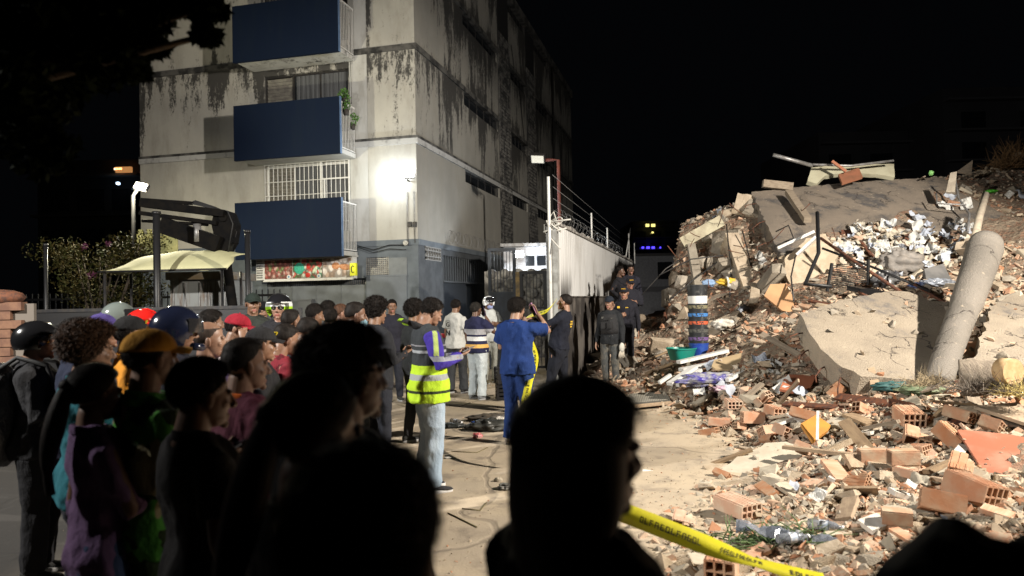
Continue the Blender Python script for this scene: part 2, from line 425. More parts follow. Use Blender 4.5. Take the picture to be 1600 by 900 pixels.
# roof-level pipes and a hanging cable
mb = MB(); mb.tube([(.1, BS(862, 200)[0], 3.4), (.1, BS(862, 200)[0], ZR)], .05, 8); mb.build('drain_pipe', M['metal_dark'], bld)
mb = MB(); ya = BS(797, 60)[0]
mb.tube([(.04, ya, Z4+.9), (.05, ya+.5, Z4-.1), (.04, ya+1.4, Z4-.7), (.04, ya+2.2, Z3-.1)], .015, 5); mb.build('hanging_cable', M['cable'], bld)

# balconies
for i, (zz, a, b_) in enumerate(((Z1, (372, 318), (372, 405)), (Z2, (369, 167), (370, 251)), (Z3, (368, 12), (371, 98)))):
    zt = BF(*a, -BALD)[1]; zb = BF(*b_, -BALD)[1]
    bo = MB(); bo.b2(bal_x0, bal_x1, -BALD, -.004-.06, zb+.01, zb+.14); balc = bo.build('balcony', PL_W, bld)
    p = MB(); p.b2(bal_x0-.02, bal_x1+.03, -BALD-.10, -BALD-.003, zb-.03, zt); p.build('front_panel', BLUE, balc)
    e = MB(); e.b2(bal_x1+.033, bal_x1+.045, -BALD-.10, -BALD-.003, zb-.03, zt); e.build('panel_edge', BLUEL, balc)
    rl = MB(); nb = 9; zf = zb+.14
    for j in range(nb+1):
        y = -BALD+.05+(BALD-.15)*j/nb; rl.b2(bal_x1-.035, bal_x1-.015, y-.008, y+.008, zf+.04, zt-.12)
    rl.b2(bal_x1-.045, bal_x1-.005, -BALD+.002, -.07, zt-.12, zt-.08); rl.b2(bal_x1-.04, bal_x1-.01, -BALD+.002, -.07, zf+.03, zf+.055)
    rl.build('railing', M['metal_white'], balc)
    # the window behind
    h = front_holes[i]; W = h[1]-h[0]
    fr = MB(); yb = .10
    for x in (h[0]+.03, h[0]+W*.335, h[0]+W*.66, h[1]-.03): fr.b2(x-.025, x+.025, yb, yb+.05, h[2], h[3])
    fr.b2(h[0], h[1], yb+.002, yb+.048, h[3]-.05, h[3]-.002)
    wo = fr.build('balcony_window', M['metal_dark'] if i else M['metal_white'], bld)
    s_ = MB(); z = h[2]
    while z < h[3]-.09:
        s_.box((h[0]+W*.17, yb+.03, z+.05), (W*.31, .012, .095), euler(R(28), 0, 0)); z += .105
    s_.build('louvre', SLAT, wo)
    g_ = MB(); g_.b2(h[0]+W*.35, h[1]-.05, yb+.02, yb+.028, h[2], h[3]-.05); g_.build('pane', M['glass'] if i else CURT, wo)
    if i:
        c_ = MB(); n_ = 40
        xs_ = np.linspace(h[0]+W*.37, h[1]-.07, n_); top = [(x, yb+.012+.01*math.sin(x*40), h[3]-.06) for x in xs_]; bot = [(x, yb+.012+.01*math.sin(x*40+.4), h[2]) for x in xs_]
        c_.add(top+bot, [(j, j+1, j+1+n_, j+n_) for j in range(n_-1)], 0, True); c_.build('curtain', CURT, wo)
    if i in (0, 2):
        gr = MB(); n_ = 19 if i == 0 else 26; yg = -.035
        for j in range(n_+1):
            x = h[0]+W*j/n_; gr.b2(x-.008, x+.008, yg, yg+.016, h[2], h[3]+.02)
        z = h[2]+.3
        while z < h[3]: gr.b2(h[0], h[1], yg+.004, yg+.012, z-.009, z+.009); z += .42
        if i == 0:
            xg = h[0]+W*.67; zg = h[3]-.5
            gr.b2(xg-.02, xg+.02, yg-.012, yg+.02, h[2], h[3]+.02); gr.b2(xg, h[1], yg-.012, yg+.022, zg-.03, zg+.01)
            gr.b2(xg+.10, xg+.14, yg-.014, yg+.018, h[2], zg-.03); gr.b2(h[1]-.03, h[1]+.01, yg-.01, yg+.02, h[2], h[3]+.02); gr.b2(h[0]-.02, h[1]+.01, yg-.01, yg+.021, h[3]+.0, h[3]+.03)
        gr.build('window_grille', M['metal_white'] if i == 0 else M['metal_dark'], wo)
# string of lights over the second-floor window
mb = MB(); pts = []
A_, B_ = BF(415, 112), BF(549, 97); 
for j in range(25):
    f = j/24; x = A_[0]+(B_[0]-A_[0])*f; z = A_[1]+(B_[1]-A_[1])*f-.16*abs(math.sin(f*math.pi*3))+.12; pts.append((x, -.08, z))
pts += [(B_[0]+.02, -.08, B_[1]-.5), (B_[0]+.02, -.08, B_[1]-1.2)]
mb.tube(pts, .008, 5)
for p in pts[::2]: mb.box((p[0], p[1], p[2]-.03), (.02, .02, .04))
mb.build('string_light', M['cable'], bld)

# ground floor
mb = MB(); sdoor = (BF(418, 500)[0], BF(572, 500)[0])
wall(mb, 'x', -BWID, 0.0, 0, Z1-.17, [(sdoor[0], sdoor[1], 0, BF(480, 437)[1]), (BF(573, 430)[0], BF(607, 430)[0], BF(590, 430)[1], BF(590, 402)[1])], .15)
mb.build('ground_floor_wall', GREY, bld)
mb = MB(); gy0, gy1 = BS(692, 400)[0], BS(756, 400)[0]; gz1 = BS(700, 390)[1]
vy0, vy1, vz0, vz1 = BS(664, 400)[0], BS(688, 400)[0], BS(676, 406)[1], BS(676, 388)[1]
wall(mb, 'y', 0.0, BLEN, 0, Z1-.17, [(gy0, gy1, 0, Z1-.35), (vy0, vy1, vz0, vz1)], .3)
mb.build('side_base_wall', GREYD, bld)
mb = MB(); x0, x1 = sdoor; zt = BF(480, 440)[1]; n_ = 4
SHUT = mat('grey steel shutter', (.15, .165, .18), (.11, .12, .13), .5, .2, ns=2)
mb.b2(x0, x1, .06, .1, 0, zt-.12)
for j in range(1, n_): x = x0+(x1-x0)*j/n_; mb.b2(x-.012, x+.012, .045, .058, 0, zt-.12)
so = mb.build('shutter', SHUT, bld)
gb = MB(); n_ = 52
for j in range(n_): x = x0+(x1-x0)*(j+.5)/n_; gb.b2(x-.008, x+.008, .05, .066, zt-.12, zt)
gb.build('vent_grille', M['metal_grey'], so)
mbx = MB(); X_, Z_ = BF(479, 470); mbx.b2(X_-.22, X_+.22, -.12, .044, Z_-.55, Z_+.0); mbx.b2(X_-.24, X_+.24, -.14, .044, Z_+.002, Z_+.05); mbx.build('meter_box', mat('grey meter box', (.10, .105, .11), rough=.5), bld)
# door and vent on the right
mb = MB(); dx0, dx1, dz = BF(574, 500)[0], BF(637, 500)[0], BF(600, 432)[1]
mb.b2(dx0, dx1, -.03, -.003, .02, dz); mb.b2(dx0-.03, dx1+.03, -.045, -.003, dz+.002, dz+.04); mb.b2(dx1-.18, dx1-.14, -.07, -.032, 1.0, 1.15)
mb.build('steel_door', mat('blue steel door', (.135, .155, .18), (.11, .125, .145), .5, ns=2), bld)
mb = MB(); a, b_ = BF(573, 430), BF(607, 402)
for j in range(9): z = a[1]+(b_[1]-a[1])*(j+.5)/9; mb.b2(a[0], b_[0], .0, .03, z-.012, z+.012)
for j in range(12): x = a[0]+(b_[0]-a[0])*j/11; mb.b2(x-.006, x+.006, -.012, -.001, a[1], b_[1])
mb.build('louvred_vent', M['metal_grey'], bld)
mb = MB(); a, b_ = BF(607, 430), BF(636, 402); mb.b2(a[0]+.02, b_[0], -.02, -.002, a[1], b_[1]); mb.build('transom_panel', SHUT, bld)
# shop sign with three food pictures
def m_food(kind):
    m_, nt, b = mk('food picture '+kind); co = nd(nt, 'ShaderNodeTexCoord').outputs['Generated']
    v = nd(nt, 'ShaderNodeTexVoronoi'); v.inputs['Scale'].default_value = {'meat': 5.5, 'vegetables': 5, 'chicken': 3.2}[kind]
    mp = nd(nt, 'ShaderNodeMapping'); mp.inputs['Scale'].default_value = (2.2, 1, 1); nt.links.new(co, mp.inputs[0]); nt.links.new(mp.outputs[0], v.inputs['Vector'])
    rp = nd(nt, 'ShaderNodeValToRGB'); nt.links.new(v.outputs['Color'], rp.inputs[0]); rp.color_ramp.interpolation = 'CONSTANT'
    cols = {'meat': [(.22, .03, .025), (.34, .08, .07), (.26, .04, .035), (.50, .30, .26), (.12, .18, .05)],
            'vegetables': [(.02, .22, .13), (.5, .03, .02), (.05, .12, .03), (.55, .6, .5), (.45, .05, .03)],
            'chicken': [(.62, .6, .57), (.62, .56, .52), (.5, .36, .28), (.68, .63, .6), (.58, .55, .53)]}[kind]
    el = rp.color_ramp.elements; el[0].color = c4(cols[0]); el[1].color = c4(cols[1]); el[1].position = .22
    for i_, c_ in enumerate(cols[2:]): e_ = el.new(.42+.18*i_); e_.color = c4(c_)
    n = noise(nt, co, 14, 5, .7); c = mixc(nt, math_(nt, 'MULTIPLY', sstep(nt, n, .4, .7), .45), rp.outputs[0], (.6, .5, .42))
    c = mixc(nt, math_(nt, 'MULTIPLY', sstep(nt, v.outputs['Distance'], .38, .6), .6), c, (.06, .04, .03))
    nt.links.new(c, b.inputs['Base Color']); b.inputs['Roughness'].default_value = .3; return m_
yS = -.35; sx = [BF(px, 420, yS)[0] for px in (413, 457, 504, 549)]; sz0 = BF(480, 435, yS)[1]; sz1 = BF(480, 405, yS)[1]
sg = empty('shop_sign', tuple(BW((sx[0]+sx[3])/2, yS, sz0)), -BY, 'long shop sign with meat, vegetable and chicken pictures under the lowest balcony', 'sign')
ox = (sx[0]+sx[3])/2
fr = MB(); fr.b2(sx[0]-ox-.03, sx[3]-ox+.03, .02, .30, -.03, sz1-sz0+.03); fr.b2(sx[0]-ox-.05, sx[3]-ox+.05, -.03, .35, sz1-sz0+.032, sz1-sz0+.08); fr.b2(sx[0]-ox-.04, sx[3]-ox+.04, -.02, .05, -.07, -.032)
fr.build('frame', M['metal_white'], sg)
for i, kd in enumerate(('meat', 'vegetables', 'chicken')):
    p = MB(); p.b2(sx[i]-ox+.012, sx[i+1]-ox-.012, .0, .018, .01, sz1-sz0); po = p.build('picture_panel', m_food(kd), sg)
    if i == 1:   # painted vegetables standing out of the picture
        q = MB(); q.ell((sx[1]-ox+.22, -.001, .3), (.17, .006, .17), 20, 8, mat=0); q.ell((sx[1]-ox+.52, -.001, .36), (.075, .005, .08), 14, 6, mat=1); q.ell((sx[1]-ox+.50, -.001, .10), (.085, .005, .075), 14, 6, mat=1)
        q.ell((sx[1]-ox+.73, -.001, .25), (.05, .005, .13), 14, 6, euler(0, R(35), 0), mat=2)
        q.build('vegetable', [mat('broccoli green', (.02, .25, .16), (.05, .4, .28), .6, ns=30), mat('tomato red', (.5, .03, .02), rough=.4), mat('pale cucumber', (.35, .5, .3), (.6, .65, .5), .5, ns=12)], po)
    if i == 2:
        q = MB(); q.ell((sx[2]-ox+.42, -.001, .34), (.13, .006, .10), 16, 6); q.ell((sx[2]-ox+.72, -.001, .30), (.20, .006, .09), 16, 6, euler(0, R(8), 0))
        q.build('chicken', mat('roast chicken', (.42, .15, .05), (.55, .28, .14), .5, ns=16), po)
    if i < 2:
        q = MB(); c_ = (sx[i+1]-ox-.12, -.004, .06); q.tube([(c_[0], -.012, c_[2]), (c_[0], -.001, c_[2])], .065, 18); q.tube([(c_[0], -.015, c_[2]), (c_[0], -.0125, c_[2])], .03, 14, 1)
        q.build('round_emblem', [M['metal_white'], mat('emblem blue', (.1, .25, .4), rough=.5)], po)
# yellow bracket sign with a black curved mark
c_ = BF(550, 422, yS-.1); ys_ = empty('bracket_sign', tuple(BW(c_[0]+.05, yS-.1, c_[1]-.16)), -BY, 'small yellow sign with black curved mark at the right end of the picture sign', 'sign')
q = MB(); q.b2(-.09, .09, -.05, .05, 0, .36); q.build('panel', mat('bright yellow sign', (.72, .75, .02), rough=.5), ys_)
q = MB(); q.tube([(.035, -.056, .25), (.0, -.056, .285), (-.035, -.056, .25), (-.045, -.056, .18), (-.035, -.056, .11), (.0, -.056, .08), (.035, -.056, .11)], .012, 6); q.build('curved_mark', M['metal_black'], ys_)
# white slatted box left of the sign
c_ = BF(406, 422, yS); wb = empty('air_conditioner', tuple(BW(c_[0], yS, c_[1]-.3)), -BY, 'narrow white slatted air conditioner at the left end of the picture sign', 'air conditioner')
q = MB(); q.b2(-.12, .12, 0, .3, 0, .62); q.build('casing', M['metal_white'], wb)
q = MB(); [q.b2(-.1, .1, -.012, -.001, .05+j*.07, .09+j*.07) for j in range(8)]; q.build('grille', M['metal_grey'], wb)
# conduits and boxes under the wall lamp
mb = MB(); x, z = BF(637, 300); zb = BF(637, 372)[1]; mb.tube([(x, -.05, z), (x, -.05, zb-.2)], .013, 6); mb.build('conduit', M['metal_grey'], bld)
mb = MB(); x2 = BF(648, 300)[0]; mb.tube([(x2, -.05, z), (x2, -.05, zb-.15)], .011, 6); mb.build('conduit', M['metal_grey'], bld)
for px in (641, 649):
    x_, z_ = BF(px, 350); mb = MB(); mb.b2(x_-.055, x_+.055, -.08, -.022, z_-.09, z_+.06); mb.build('junction_box', M['metal_dark'], bld)
x_, z_ = BF(636, 380); mb = MB(); mb.tube([(x_, -.12, z_), (x_, -.06, z_)], .075, 14); mb.build('electric_meter', M['metal_grey'], bld)
mb = MB(); pts = [(BF(560, 384)[0], -.06, BF(560, 384)[1]), (BF(585, 386)[0], -.08, BF(585, 388)[1]-.05), (BF(610, 383)[0], -.07, BF(610, 383)[1]), (x_, -.06, z_-.05)]
mb.tube(pts, .014, 6); pts2 = [(a, b_-.015, c_-.05-.03*i) for i, (a, b_, c_) in enumerate(pts)]; mb.tube(pts2, .01, 5); mb.build('wall_cable', M['cable'], bld)
# breeze blocks at the base, barred opening, lintel
mb = MB()
for r_ in range(2):
    for j in range(6):
        y = vy0+(vy1-vy0)*(j+.5)/6; z = vz0+(vz1-vz0)*(r_+.5)/2; w_ = (vy1-vy0)/6; h_ = (vz1-vz0)/2
        mb.box((.0, y, z), (.06, w_*.98, .03), None); mb.box((.0, y+w_*.45, z), (.055, .03, h_)); mb.box((-.02, y, z+h_*.25), (.02, w_*.35, h_*.3), euler(R(45), 0, 0))
mb.b2(-.05, .03, vy0, vy1, vz0-.03, vz0); mb.b2(-.05, .03, vy0, vy1, vz1, vz1+.03); mb.build('breeze_blocks', mat('grey breeze blocks', (.22, .22, .215), rough=.85), bld)
mb = MB(); z0 = BS(720, 440)[1]
for j in range(20): y = gy0+(gy1-gy0)*j/19; mb.b2(-.02, .02, y-.012, y+.012, z0, Z1-.36)
mb.b2(-.03, .03, gy0, gy1, z0-.05, z0); mb.build('window_bars', mat('grey bars', (.11, .12, .13), rough=.5, metal=.3), bld)
mb = MB(); mb.b2(-.12, -.06, gy0, gy0+(gy1-gy0)*.55, 0, z0-.06); mb.b2(-.05, -.03, gy0+.1, gy0+.14, .9, 1.1); mb.build('side_door', mat('charcoal door', (.035, .04, .048), rough=.5), bld)
# razor wire along the ledge of the side wall
mb = MB(); pts = []
for j in range(520):
    t = j/520; y = BS(690, 380)[0]+t*9; a = t*2*math.pi*22; pts.append((.22+.2*math.cos(a)*.6, y+.1*math.sin(a*.5), Z1+.22+.2*math.sin(a)))
mb.tube(pts, .006, 4); rz = mb.build('razor_wire', M['wire'], bld)
# plants on the second-floor balcony
LEAF = mat('leaf green', (.05, .13, .02), (.09, .2, .035), .5, ns=8)
def leaf_cloud(mb, c, r, n, size, seed, mt=0):
    rs = np.random.RandomState(seed)
    for i in range(n):
        d = rs.randn(3); d /= np.linalg.norm(d); p = np.array(c)+d*np.array(r)*rs.rand()**.45
        a = rs.randn(3); a /= np.linalg.norm(a); b_ = np.cross(a, rs.randn(3)); b_ /= np.linalg.norm(b_); s_ = size*rs.uniform(.6, 1.3)
        mb.add([p-a*s_, p-b_*s_*.42, p+a*s_, p+b_*s_*.42], [(0, 1, 2, 3)], mt)
for k_, (px, py, sc_) in enumerate(((538, 148, .2), (541, 165, .16), (551, 188, .22))):
    d = ray(px, py); yy = -BALD*(.75 if k_ < 2 else .25)
    x_, z_ = BF(px, py, yy); o_ = BW(x_, yy, z_-.25)
    pr = empty('potted_plant', tuple(o_), -BY, ['small green potted plant standing highest on the middle balcony rail', 'green trailing plant hanging halfway down the middle balcony rail', 'bushy green plant poking out low through the middle balcony rail'][k_], 'plant', 'plants on the middle balcony')
    q = MB(); leaf_cloud(q, (0, 0, .25), (sc_, sc_*.8, sc_), 90, .05, 50+k_); q.build('foliage', LEAF, pr)
    q = MB(); q.tube([(0, 0, -.02), (0, 0, .14)], [.06, .085], 12); q.tube([(0, 0, .14), (.01, 0, .22)], .008, 5); q.build('pot', mat('dark pot', (.04, .035, .03), rough=.8), pr)

# wall floodlights on the corner
x, z = BF(641, 283)
wl = empty('wall_floodlight', tuple(BW(x, -.1, z)), -BY, 'twin bright white floodlight bracketed on the wall near the corner above the conduits', 'lamp')
q = MB(); q.b2(-.02, .02, -.12, .05, -.03, .0); q.tube([(0, -.1, -.02), (0, -.1, .12)], .015, 6); q.build('bracket', M['metal_dark'], wl)
for sx_, rz_ in ((-.07, R(-20)), (.13, R(20))):
    q = MB(); Rm = euler(R(-12), 0, rz_); q.box((sx_, -.2, .10), (.2, .09, .15), Rm); ho = q.build('lamp_housing', M['metal_grey'], wl)
    q = MB(); q.box(np.array([sx_, -.2, .10])+Rm @ V3(0, -.049, 0), (.18, .006, .13), Rm); q.build('lens', emit('white lamp lens', (.9, .95, 1), 60), ho)
for b_, pw, off in (('wall_lamp_light', 62, (-.50, -.42, .05)), ('wall_lamp_light', 26, (.1, -.42, .15))):
    point(b_, tuple(BW(x+off[0], off[1], z+off[2])), pw, (.88, .95, 1), .07)
# ------------------------------------------------------------------ perimeter wall along the alley
FV, FXn = BV, BX      # runs parallel to the side of the block
F0 = G(868, 606); 
def FS(px, py, off=0.0):
    d = ray(px, py); q = F0+FXn*off; t = ((q-CAM) @ FXn)/(d @ FXn); p = CAM+d*t-F0
    return p @ FV, p[2]
FL = FS(988, 440)[0]; FT = FS(880, 357)[1]; FM = FS(884, 465)[1]
print('fence', F0, FL, FT, FM)
fw = empty('perimeter_wall', tuple(F0), -BY, 'long white corrugated boundary wall on a dark concrete base beside the rubble', 'wall')
def m_fence():
    m_, nt, b = mk('white corrugated sheet'); co = nd(nt, 'ShaderNodeTexCoord').outputs['Object']
    n = noise(nt, co, 1.2, 6, .65, (1, 1, .4)); c = mixc(nt, sstep(nt, n, .45, .72), (.62, .62, .61), (.46, .45, .43))
    sep = nd(nt, 'ShaderNodeSeparateXYZ'); nt.links.new(co, sep.inputs[0])
    low_dark = math_(nt, 'MULTIPLY', sstep(nt, noise(nt, co, .8, 5, .6, (1, 1, .3)), .52, .6), sstep(nt, sep.outputs[2], FM+.7, FM-.1))  # dark noise patches, stronger towards the bottom of the sheet
    c = mixc(nt, low_dark, c, (.03, .027, .025)); nt.links.new(c, b.inputs['Base Color']); b.inputs['Roughness'].default_value = .6; return m_
q = MB(); n_ = int(FL/.045)
ys = np.linspace(.12, FL, n_); ph = (ys/.22*2*math.pi); xo = .005*np.sign(np.sin(ph))*np.abs(np.sin(ph))**.35
Vf = np.concatenate([np.stack([xo, ys, np.full(n_, FM)], 1), np.stack([xo, ys, np.full(n_, FT)], 1), np.stack([xo+.02, ys, np.full(n_, FM)], 1), np.stack([xo+.02, ys, np.full(n_, FT)], 1)])
i = np.arange(n_-1)
q.add(Vf, np.concatenate([np.stack([i, i+1, i+1+n_, i+n_], 1), np.stack([i+3*n_, i+1+3*n_, i+1+2*n_, i+2*n_], 1), np.stack([i+n_, i+n_+1, i+3*n_+1, i+3*n_], 1)]), 0, False)
q.build('corrugated_panel', m_fence(), fw)
q = MB(); q.b2(-.06, .10, .12, FL, 0, FM); q.b2(-.09, .13, .12, FL, FM+.001, FM+.03)
q.build('concrete_base', mat('dirty concrete base', (.13, .115, .10), (.035, .03, .027), .9, ns=1.1, lo=.4, hi=.6, bmp=.6, bs_=20, bd=.01), fw)
q = MB(); q.b2(-.05, .06, .0, FL, FT, FT+.04)
rs = np.random.RandomState(3)
for j in range(60):
    y = .3+rs.rand()*(FL-.6); q.box((rs.uniform(-.03, .05), y, FT+.05), (.07, rs.uniform(.06, .25), .05), euler(rs.uniform(-.3, .3), rs.uniform(-.2, .2), 0))
q.build('coping', mat('crumbling coping', (.35, .33, .3), (.15, .14, .13), .9, ns=5), fw)
for py_, px_, ty in ((.46, 922, 333), (.6, 947, 356), (.0, 981, 365), (0, 990, 380)):
    y, z = FS(px_, ty); q = MB(); q.tube([(.03, y, FT), (.03, y, z)], .022, 6); q.build('wire_post', M['metal_white'], fw)
q = MB(); a = FS(976, 402); q.tube([(.03, a[0], FT), (.03, a[0]+2.3, FT+1.35)], .02, 6); q.build('wire_post', M['metal_white'], fw)
q = MB(); pts = []
for j in range(700):
    t = j/700; a = t*2*math.pi*26; pts.append((.03+.24*math.cos(a)*.5, .3+t*(FL*.7)+.12*math.sin(a*.5), FT+.17+.15*math.sin(a)))
q.tube(pts, .003, 3); q.build('razor_wire', M['wire'], fw)
for k_ in range(4):
    q = MB(); q.tube([(.03, .0, FT+.9-.22*k_), (.03, FL*.45, FT+.85-.2*k_), (.03, FL, FT+.8-.2*k_)], .005, 4); q.build('strand', M['wire'], fw)
q = MB(); q.b2(-.10, .10, -.12, .10, 0, FS(857, 352)[1]); q.build('concrete_post', mat('pale concrete post', (.33, .34, .33), (.2, .2, .19), .85, ns=6), fw)
q = MB(); q.tube([(-.02, -.17, 0), (-.02, -.17, FS(862, 279)[1])], .028, 10); q.build('white_pipe', M['metal_white'], fw)
q = MB(); rs = np.random.RandomState(9)
for j in range(14):   # torn white cloth knotted round the pipe top
    p = V3(-.02, -.1, FT+.0)+rs.randn(3)*.04; q.tube([p, p+rs.randn(3)*.10+V3(.05, 0, -.04), p+rs.randn(3)*.14+V3(.1, 0, -.1)], .014, 5)
q.build('tied_cloth', mat('dirty white cloth', (.5, .49, .45), rough=.95), fw)

# ------------------------------------------------------------------ gates across the alley
gl = 17.5
def gate(name, label, px0, px1, pyt, solid, Yg, matr):
    a, b_ = P(px0, 500, Yg), P(px1, 500, Yg); W = b_[0]-a[0]; zt = P(px0, pyt, Yg)[2]
    o_ = empty(name, (a[0], Yg, 0), 0, label, 'gate')
    q = MB(); q.b2(0, .07, -.03, .03, 0, zt); q.b2(W-.07, W, -.03, .03, 0, zt); q.b2(.07, W-.07, -.028, .028, zt-.07, zt); q.b2(.07, W-.07, -.028, .028, .05, .11); q.b2(.07, W-.07, -.027, .027, zt*.62, zt*.62+.05); q.build('gate_frame', matr, o_)
    if solid:
        q = MB(); q.b2(.07, W-.07, -.01, .01, .11, zt*.62)
        for j in range(1, 6): x = .07+(W-.14)*j/6; q.b2(x-.01, x+.01, -.018, -.011, .11, zt*.62)
        q.build('sheet_panel', matr, o_)
    q = MB(); n_ = int(W/.075)
    for j in range(1, n_): x = W*j/n_; q.b2(x-.009, x+.009, -.009, .009, (zt*.62+.05) if solid else .11, zt-.07)
    q.build('gate_bars', matr, o_); return o_
GM = mat('charcoal gate paint', (.035, .042, .052), (.025, .028, .032), .5, .3, ns=5)
gate('metal_gate', 'tall dark metal gate with sheet bottom and barred top beside the block', 764, 808, 388, True, 17.8, GM)
gate('barred_gate', 'lower black barred gate between the yellow post and the concrete post', 813, 856, 424, False, 17.2, M['metal_black'])
a = P(810, 500, 17.3); q = MB(); q.b2(-.05, .05, -.05, .05, 0, P(810, 425, 17.3)[2]); o_ = q.build('gate_post', mat('ochre post', (.28, .19, .07), (.12, .09, .05), .7, ns=8)); o_.location = (a[0], 17.3, 0); tag(o_, 'ochre painted post between the two alley gates', 'post')
a = P(835, 500, 21); zt = P(835, 420, 21)[2]; q = MB()
for r_ in range(9):
    for j in range(7):
        w_ = rs.uniform(.28, .42); q.ell((-1.2+j*.38+(r_ % 2)*.15, rs.uniform(-.04, .04), .15+r_*zt/9), (w_/2, .14, zt/18+.01), 8, 6)
q.b2(-1.4, 1.5, -.02, .1, 0, zt-.05)
o_ = q.build('stone_wall', mat('rough grey stone', (.2, .19, .17), (.08, .075, .07), .95, ns=5, bmp=.8, bs_=15, bd=.02)); o_.location = (a[0], 21, 0); tag(o_, 'rough stone garden wall seen through the barred gate', 'wall')
# small white annex lit by the alley lamp
a = P(838, 500, 23.5); z0, z1 = P(838, 420, 23.5)[2], P(838, 385, 23.5)[2]
ax = empty('white_annex', (a[0], 23.5, 0), 0, 'small white outbuilding with a low window row lit by the alley lamp', 'building')
q = MB(); q.b2(-1.0, .8, 0, 1.5, 0, z1); q.build('wall', mat('white annex paint', (.55, .56, .58), (.4, .4, .42), .8, ns=4), ax)
q = MB(); q.b2(-1.1, .9, -.15, 1.6, z1+.002, z1+.1); q.build('roof', M['metal_grey'], ax)
for j in range(3): q = MB(); q.b2(-.3+j*.36, -.02+j*.36, -.02, -.003, z0+.1, z0+.42); q.build('window', M['glass'], ax)
# alley lamp
a = P(811, 397, 22.3); al = empty('alley_lamp', tuple(a), 0, 'small bright floodlight glowing over the alley gates', 'lamp')
q = MB(); q.box((0, 0, 0), (.28, .1, .2), euler(R(-20), 0, 0)); h_ = q.build('lamp_housing', M['metal_grey'], al)
q = MB(); q.box((0, -.06, -.02), (.24, .01, .17), euler(R(-20), 0, 0)); q.build('lens', emit('white lamp lens', (.9, .95, 1), 60), h_)
q = MB(); q.tube([(0, .03, 0), (-.3, .1, .1), (-1.0, .15, .1)], .02, 6); q.build('arm', M['metal_dark'], al)
point('alley_lamp_light', (a[0]+.1, a[1]-.3, a[2]-.05), 260, (.85, .92, 1), .06)
# old unlit floodlight on a red pole
Yp = 22.0; a = P(877, 430, Yp); zt = P(876, 250, Yp)[2]
rp = empty('floodlight_pole', (a[0], Yp, 0), 0, 'red pole carrying a tilted rectangular floodlight above the boundary wall', 'street lamp')
q = MB(); q.tube([(0, 0, 0), (-.02, 0, zt), (-.25, 0, zt+.01), (-.45, 0, zt+.01)], .05, 8); q.build('pole', mat('rusty red pole', (.16, .045, .03), (.09, .03, .025), .6, .2, ns=6), rp)
q = MB(); q.box((-.62, -.05, zt+.06), (.42, .16, .28), euler(R(35), R(6), R(-15))); h_ = q.build('lamp_housing', M['metal_dark'], rp)
q = MB(); Rm = euler(R(35), R(6), R(-15)); q.box(V3(-.62, -.05, zt+.06)+Rm @ V3(0, -.086, 0), (.37, .012, .23), Rm); q.build('lens', mat('floodlight glass', (.62, .62, .55), rough=.25), h_)

# ------------------------------------------------------------------ far background
a = P(1022, 430, 60); wh = empty('distant_house', (a[0], 60, 0), 0, 'dim white flat house far behind between the wall and the rubble', 'building')
zt = P(1022, 400, 60)[2]
q = MB(); q.b2(-1.6, 3.5, 0, 5, 0, zt); q.build('wall', mat('dim house wall', (.3, .31, .33), (.24, .24, .26), .9), wh)
q = MB(); q.b2(-1.7, 3.6, -.3, 5.1, zt+.01, zt+.2); q.build('roof', M['metal_dark'], wh)
q = MB(); q.b2(.3, 1.5, -.03, -.003, zt-1.9, zt-.5); q.build('window', M['glass'], wh)
q = MB(); q.b2(-6, 6, -.2, -.02, zt-2.9, zt-2.5); q.build('awning', mat('dim awning', (.15, .15, .16), rough=.9), wh)
def far_block(name, label, px0, px1, pyt, Yf, fl, em=[]):
    a, b_ = P(px0, 440, Yf), P(px1, 440, Yf); zt = P((px0+px1)/2, pyt, Yf)[2]; W = b_[0]-a[0]
    o_ = empty(name, ((a[0]+b_[0])/2, Yf, 0), 0, label, 'building', 'dark buildings on the skyline')
    q = MB(); q.b2(-W/2, W/2, 0, 14, 0, zt); q.build('wall', mat('dark far wall', (.05, .05, .055), (.035, .035, .04), .9, ns=.2), o_)
    n_ = max(3, int(W/3.5)); q = MB()
    for f in range(1, fl+1):
        z = zt*f/(fl+.4); q.b2(-W/2, W/2, -.8, -.01, z-.15, z)
        for j in range(n_): x = -W/2+W*(j+.5)/n_; q.b2(x-.9, x+.9, -.05, -.002, z-2.3, z-.9, 1)
    q.build('balcony_row', [mat('dark far slab', (.07, .07, .075), rough=.9), M['glass']], o_)
    for (px, py, w_, h_, m_) in em:
        p = P(px, py, Yf-.1); q = MB(); q.b2(p[0]-(a[0]+b_[0])/2-w_/2, p[0]-(a[0]+b_[0])/2+w_/2, -1.1, -.9, p[2]-h_/2, p[2]+h_/2); q.build('lit_light', m_, o_)
    return o_
EB, EY, EO = emit('blue neon', (.08, .05, 1), 2.6), emit('yellow far lamp', (1, .85, .25), 1.6), emit('orange far window', (1, .45, .15), .45)
far_block('distant_tower', 'dark far tower with a row of blue lights and two yellow lamps', 990, 1062, 345, 120, 7, [(1003, 387.5, .35, .3, EB), (1011, 387.5, .5, .35, EB), (1019, 387.5, .45, .35, EB), (1030, 387.5, .2, .25, EB), (1010, 353, .55, .45, EY), (1019, 353, .6, .45, EY), (1018, 364, .3, .25, EY)])
far_block('distant_apartment_block', 'barely visible dark apartment block behind the right part of the rubble', 1285, 1480, 205, 60, 6)
far_block('distant_apartment_block', 'barely visible dark taller block behind the far right end of the rubble', 1482, 1760, 135, 55, 7)
far_block('distant_lit_block', 'dark far building with two small orange lit windows behind the street lamp', 60, 226, 250, 48, 4, [(205, 269, 1.0, .35, EO), (197, 268, .5, .12, emit('warm strip', (1, .7, .4), 3)), (196, 290, .14, .14, emit('cool point', (.6, .8, 1), 6))])

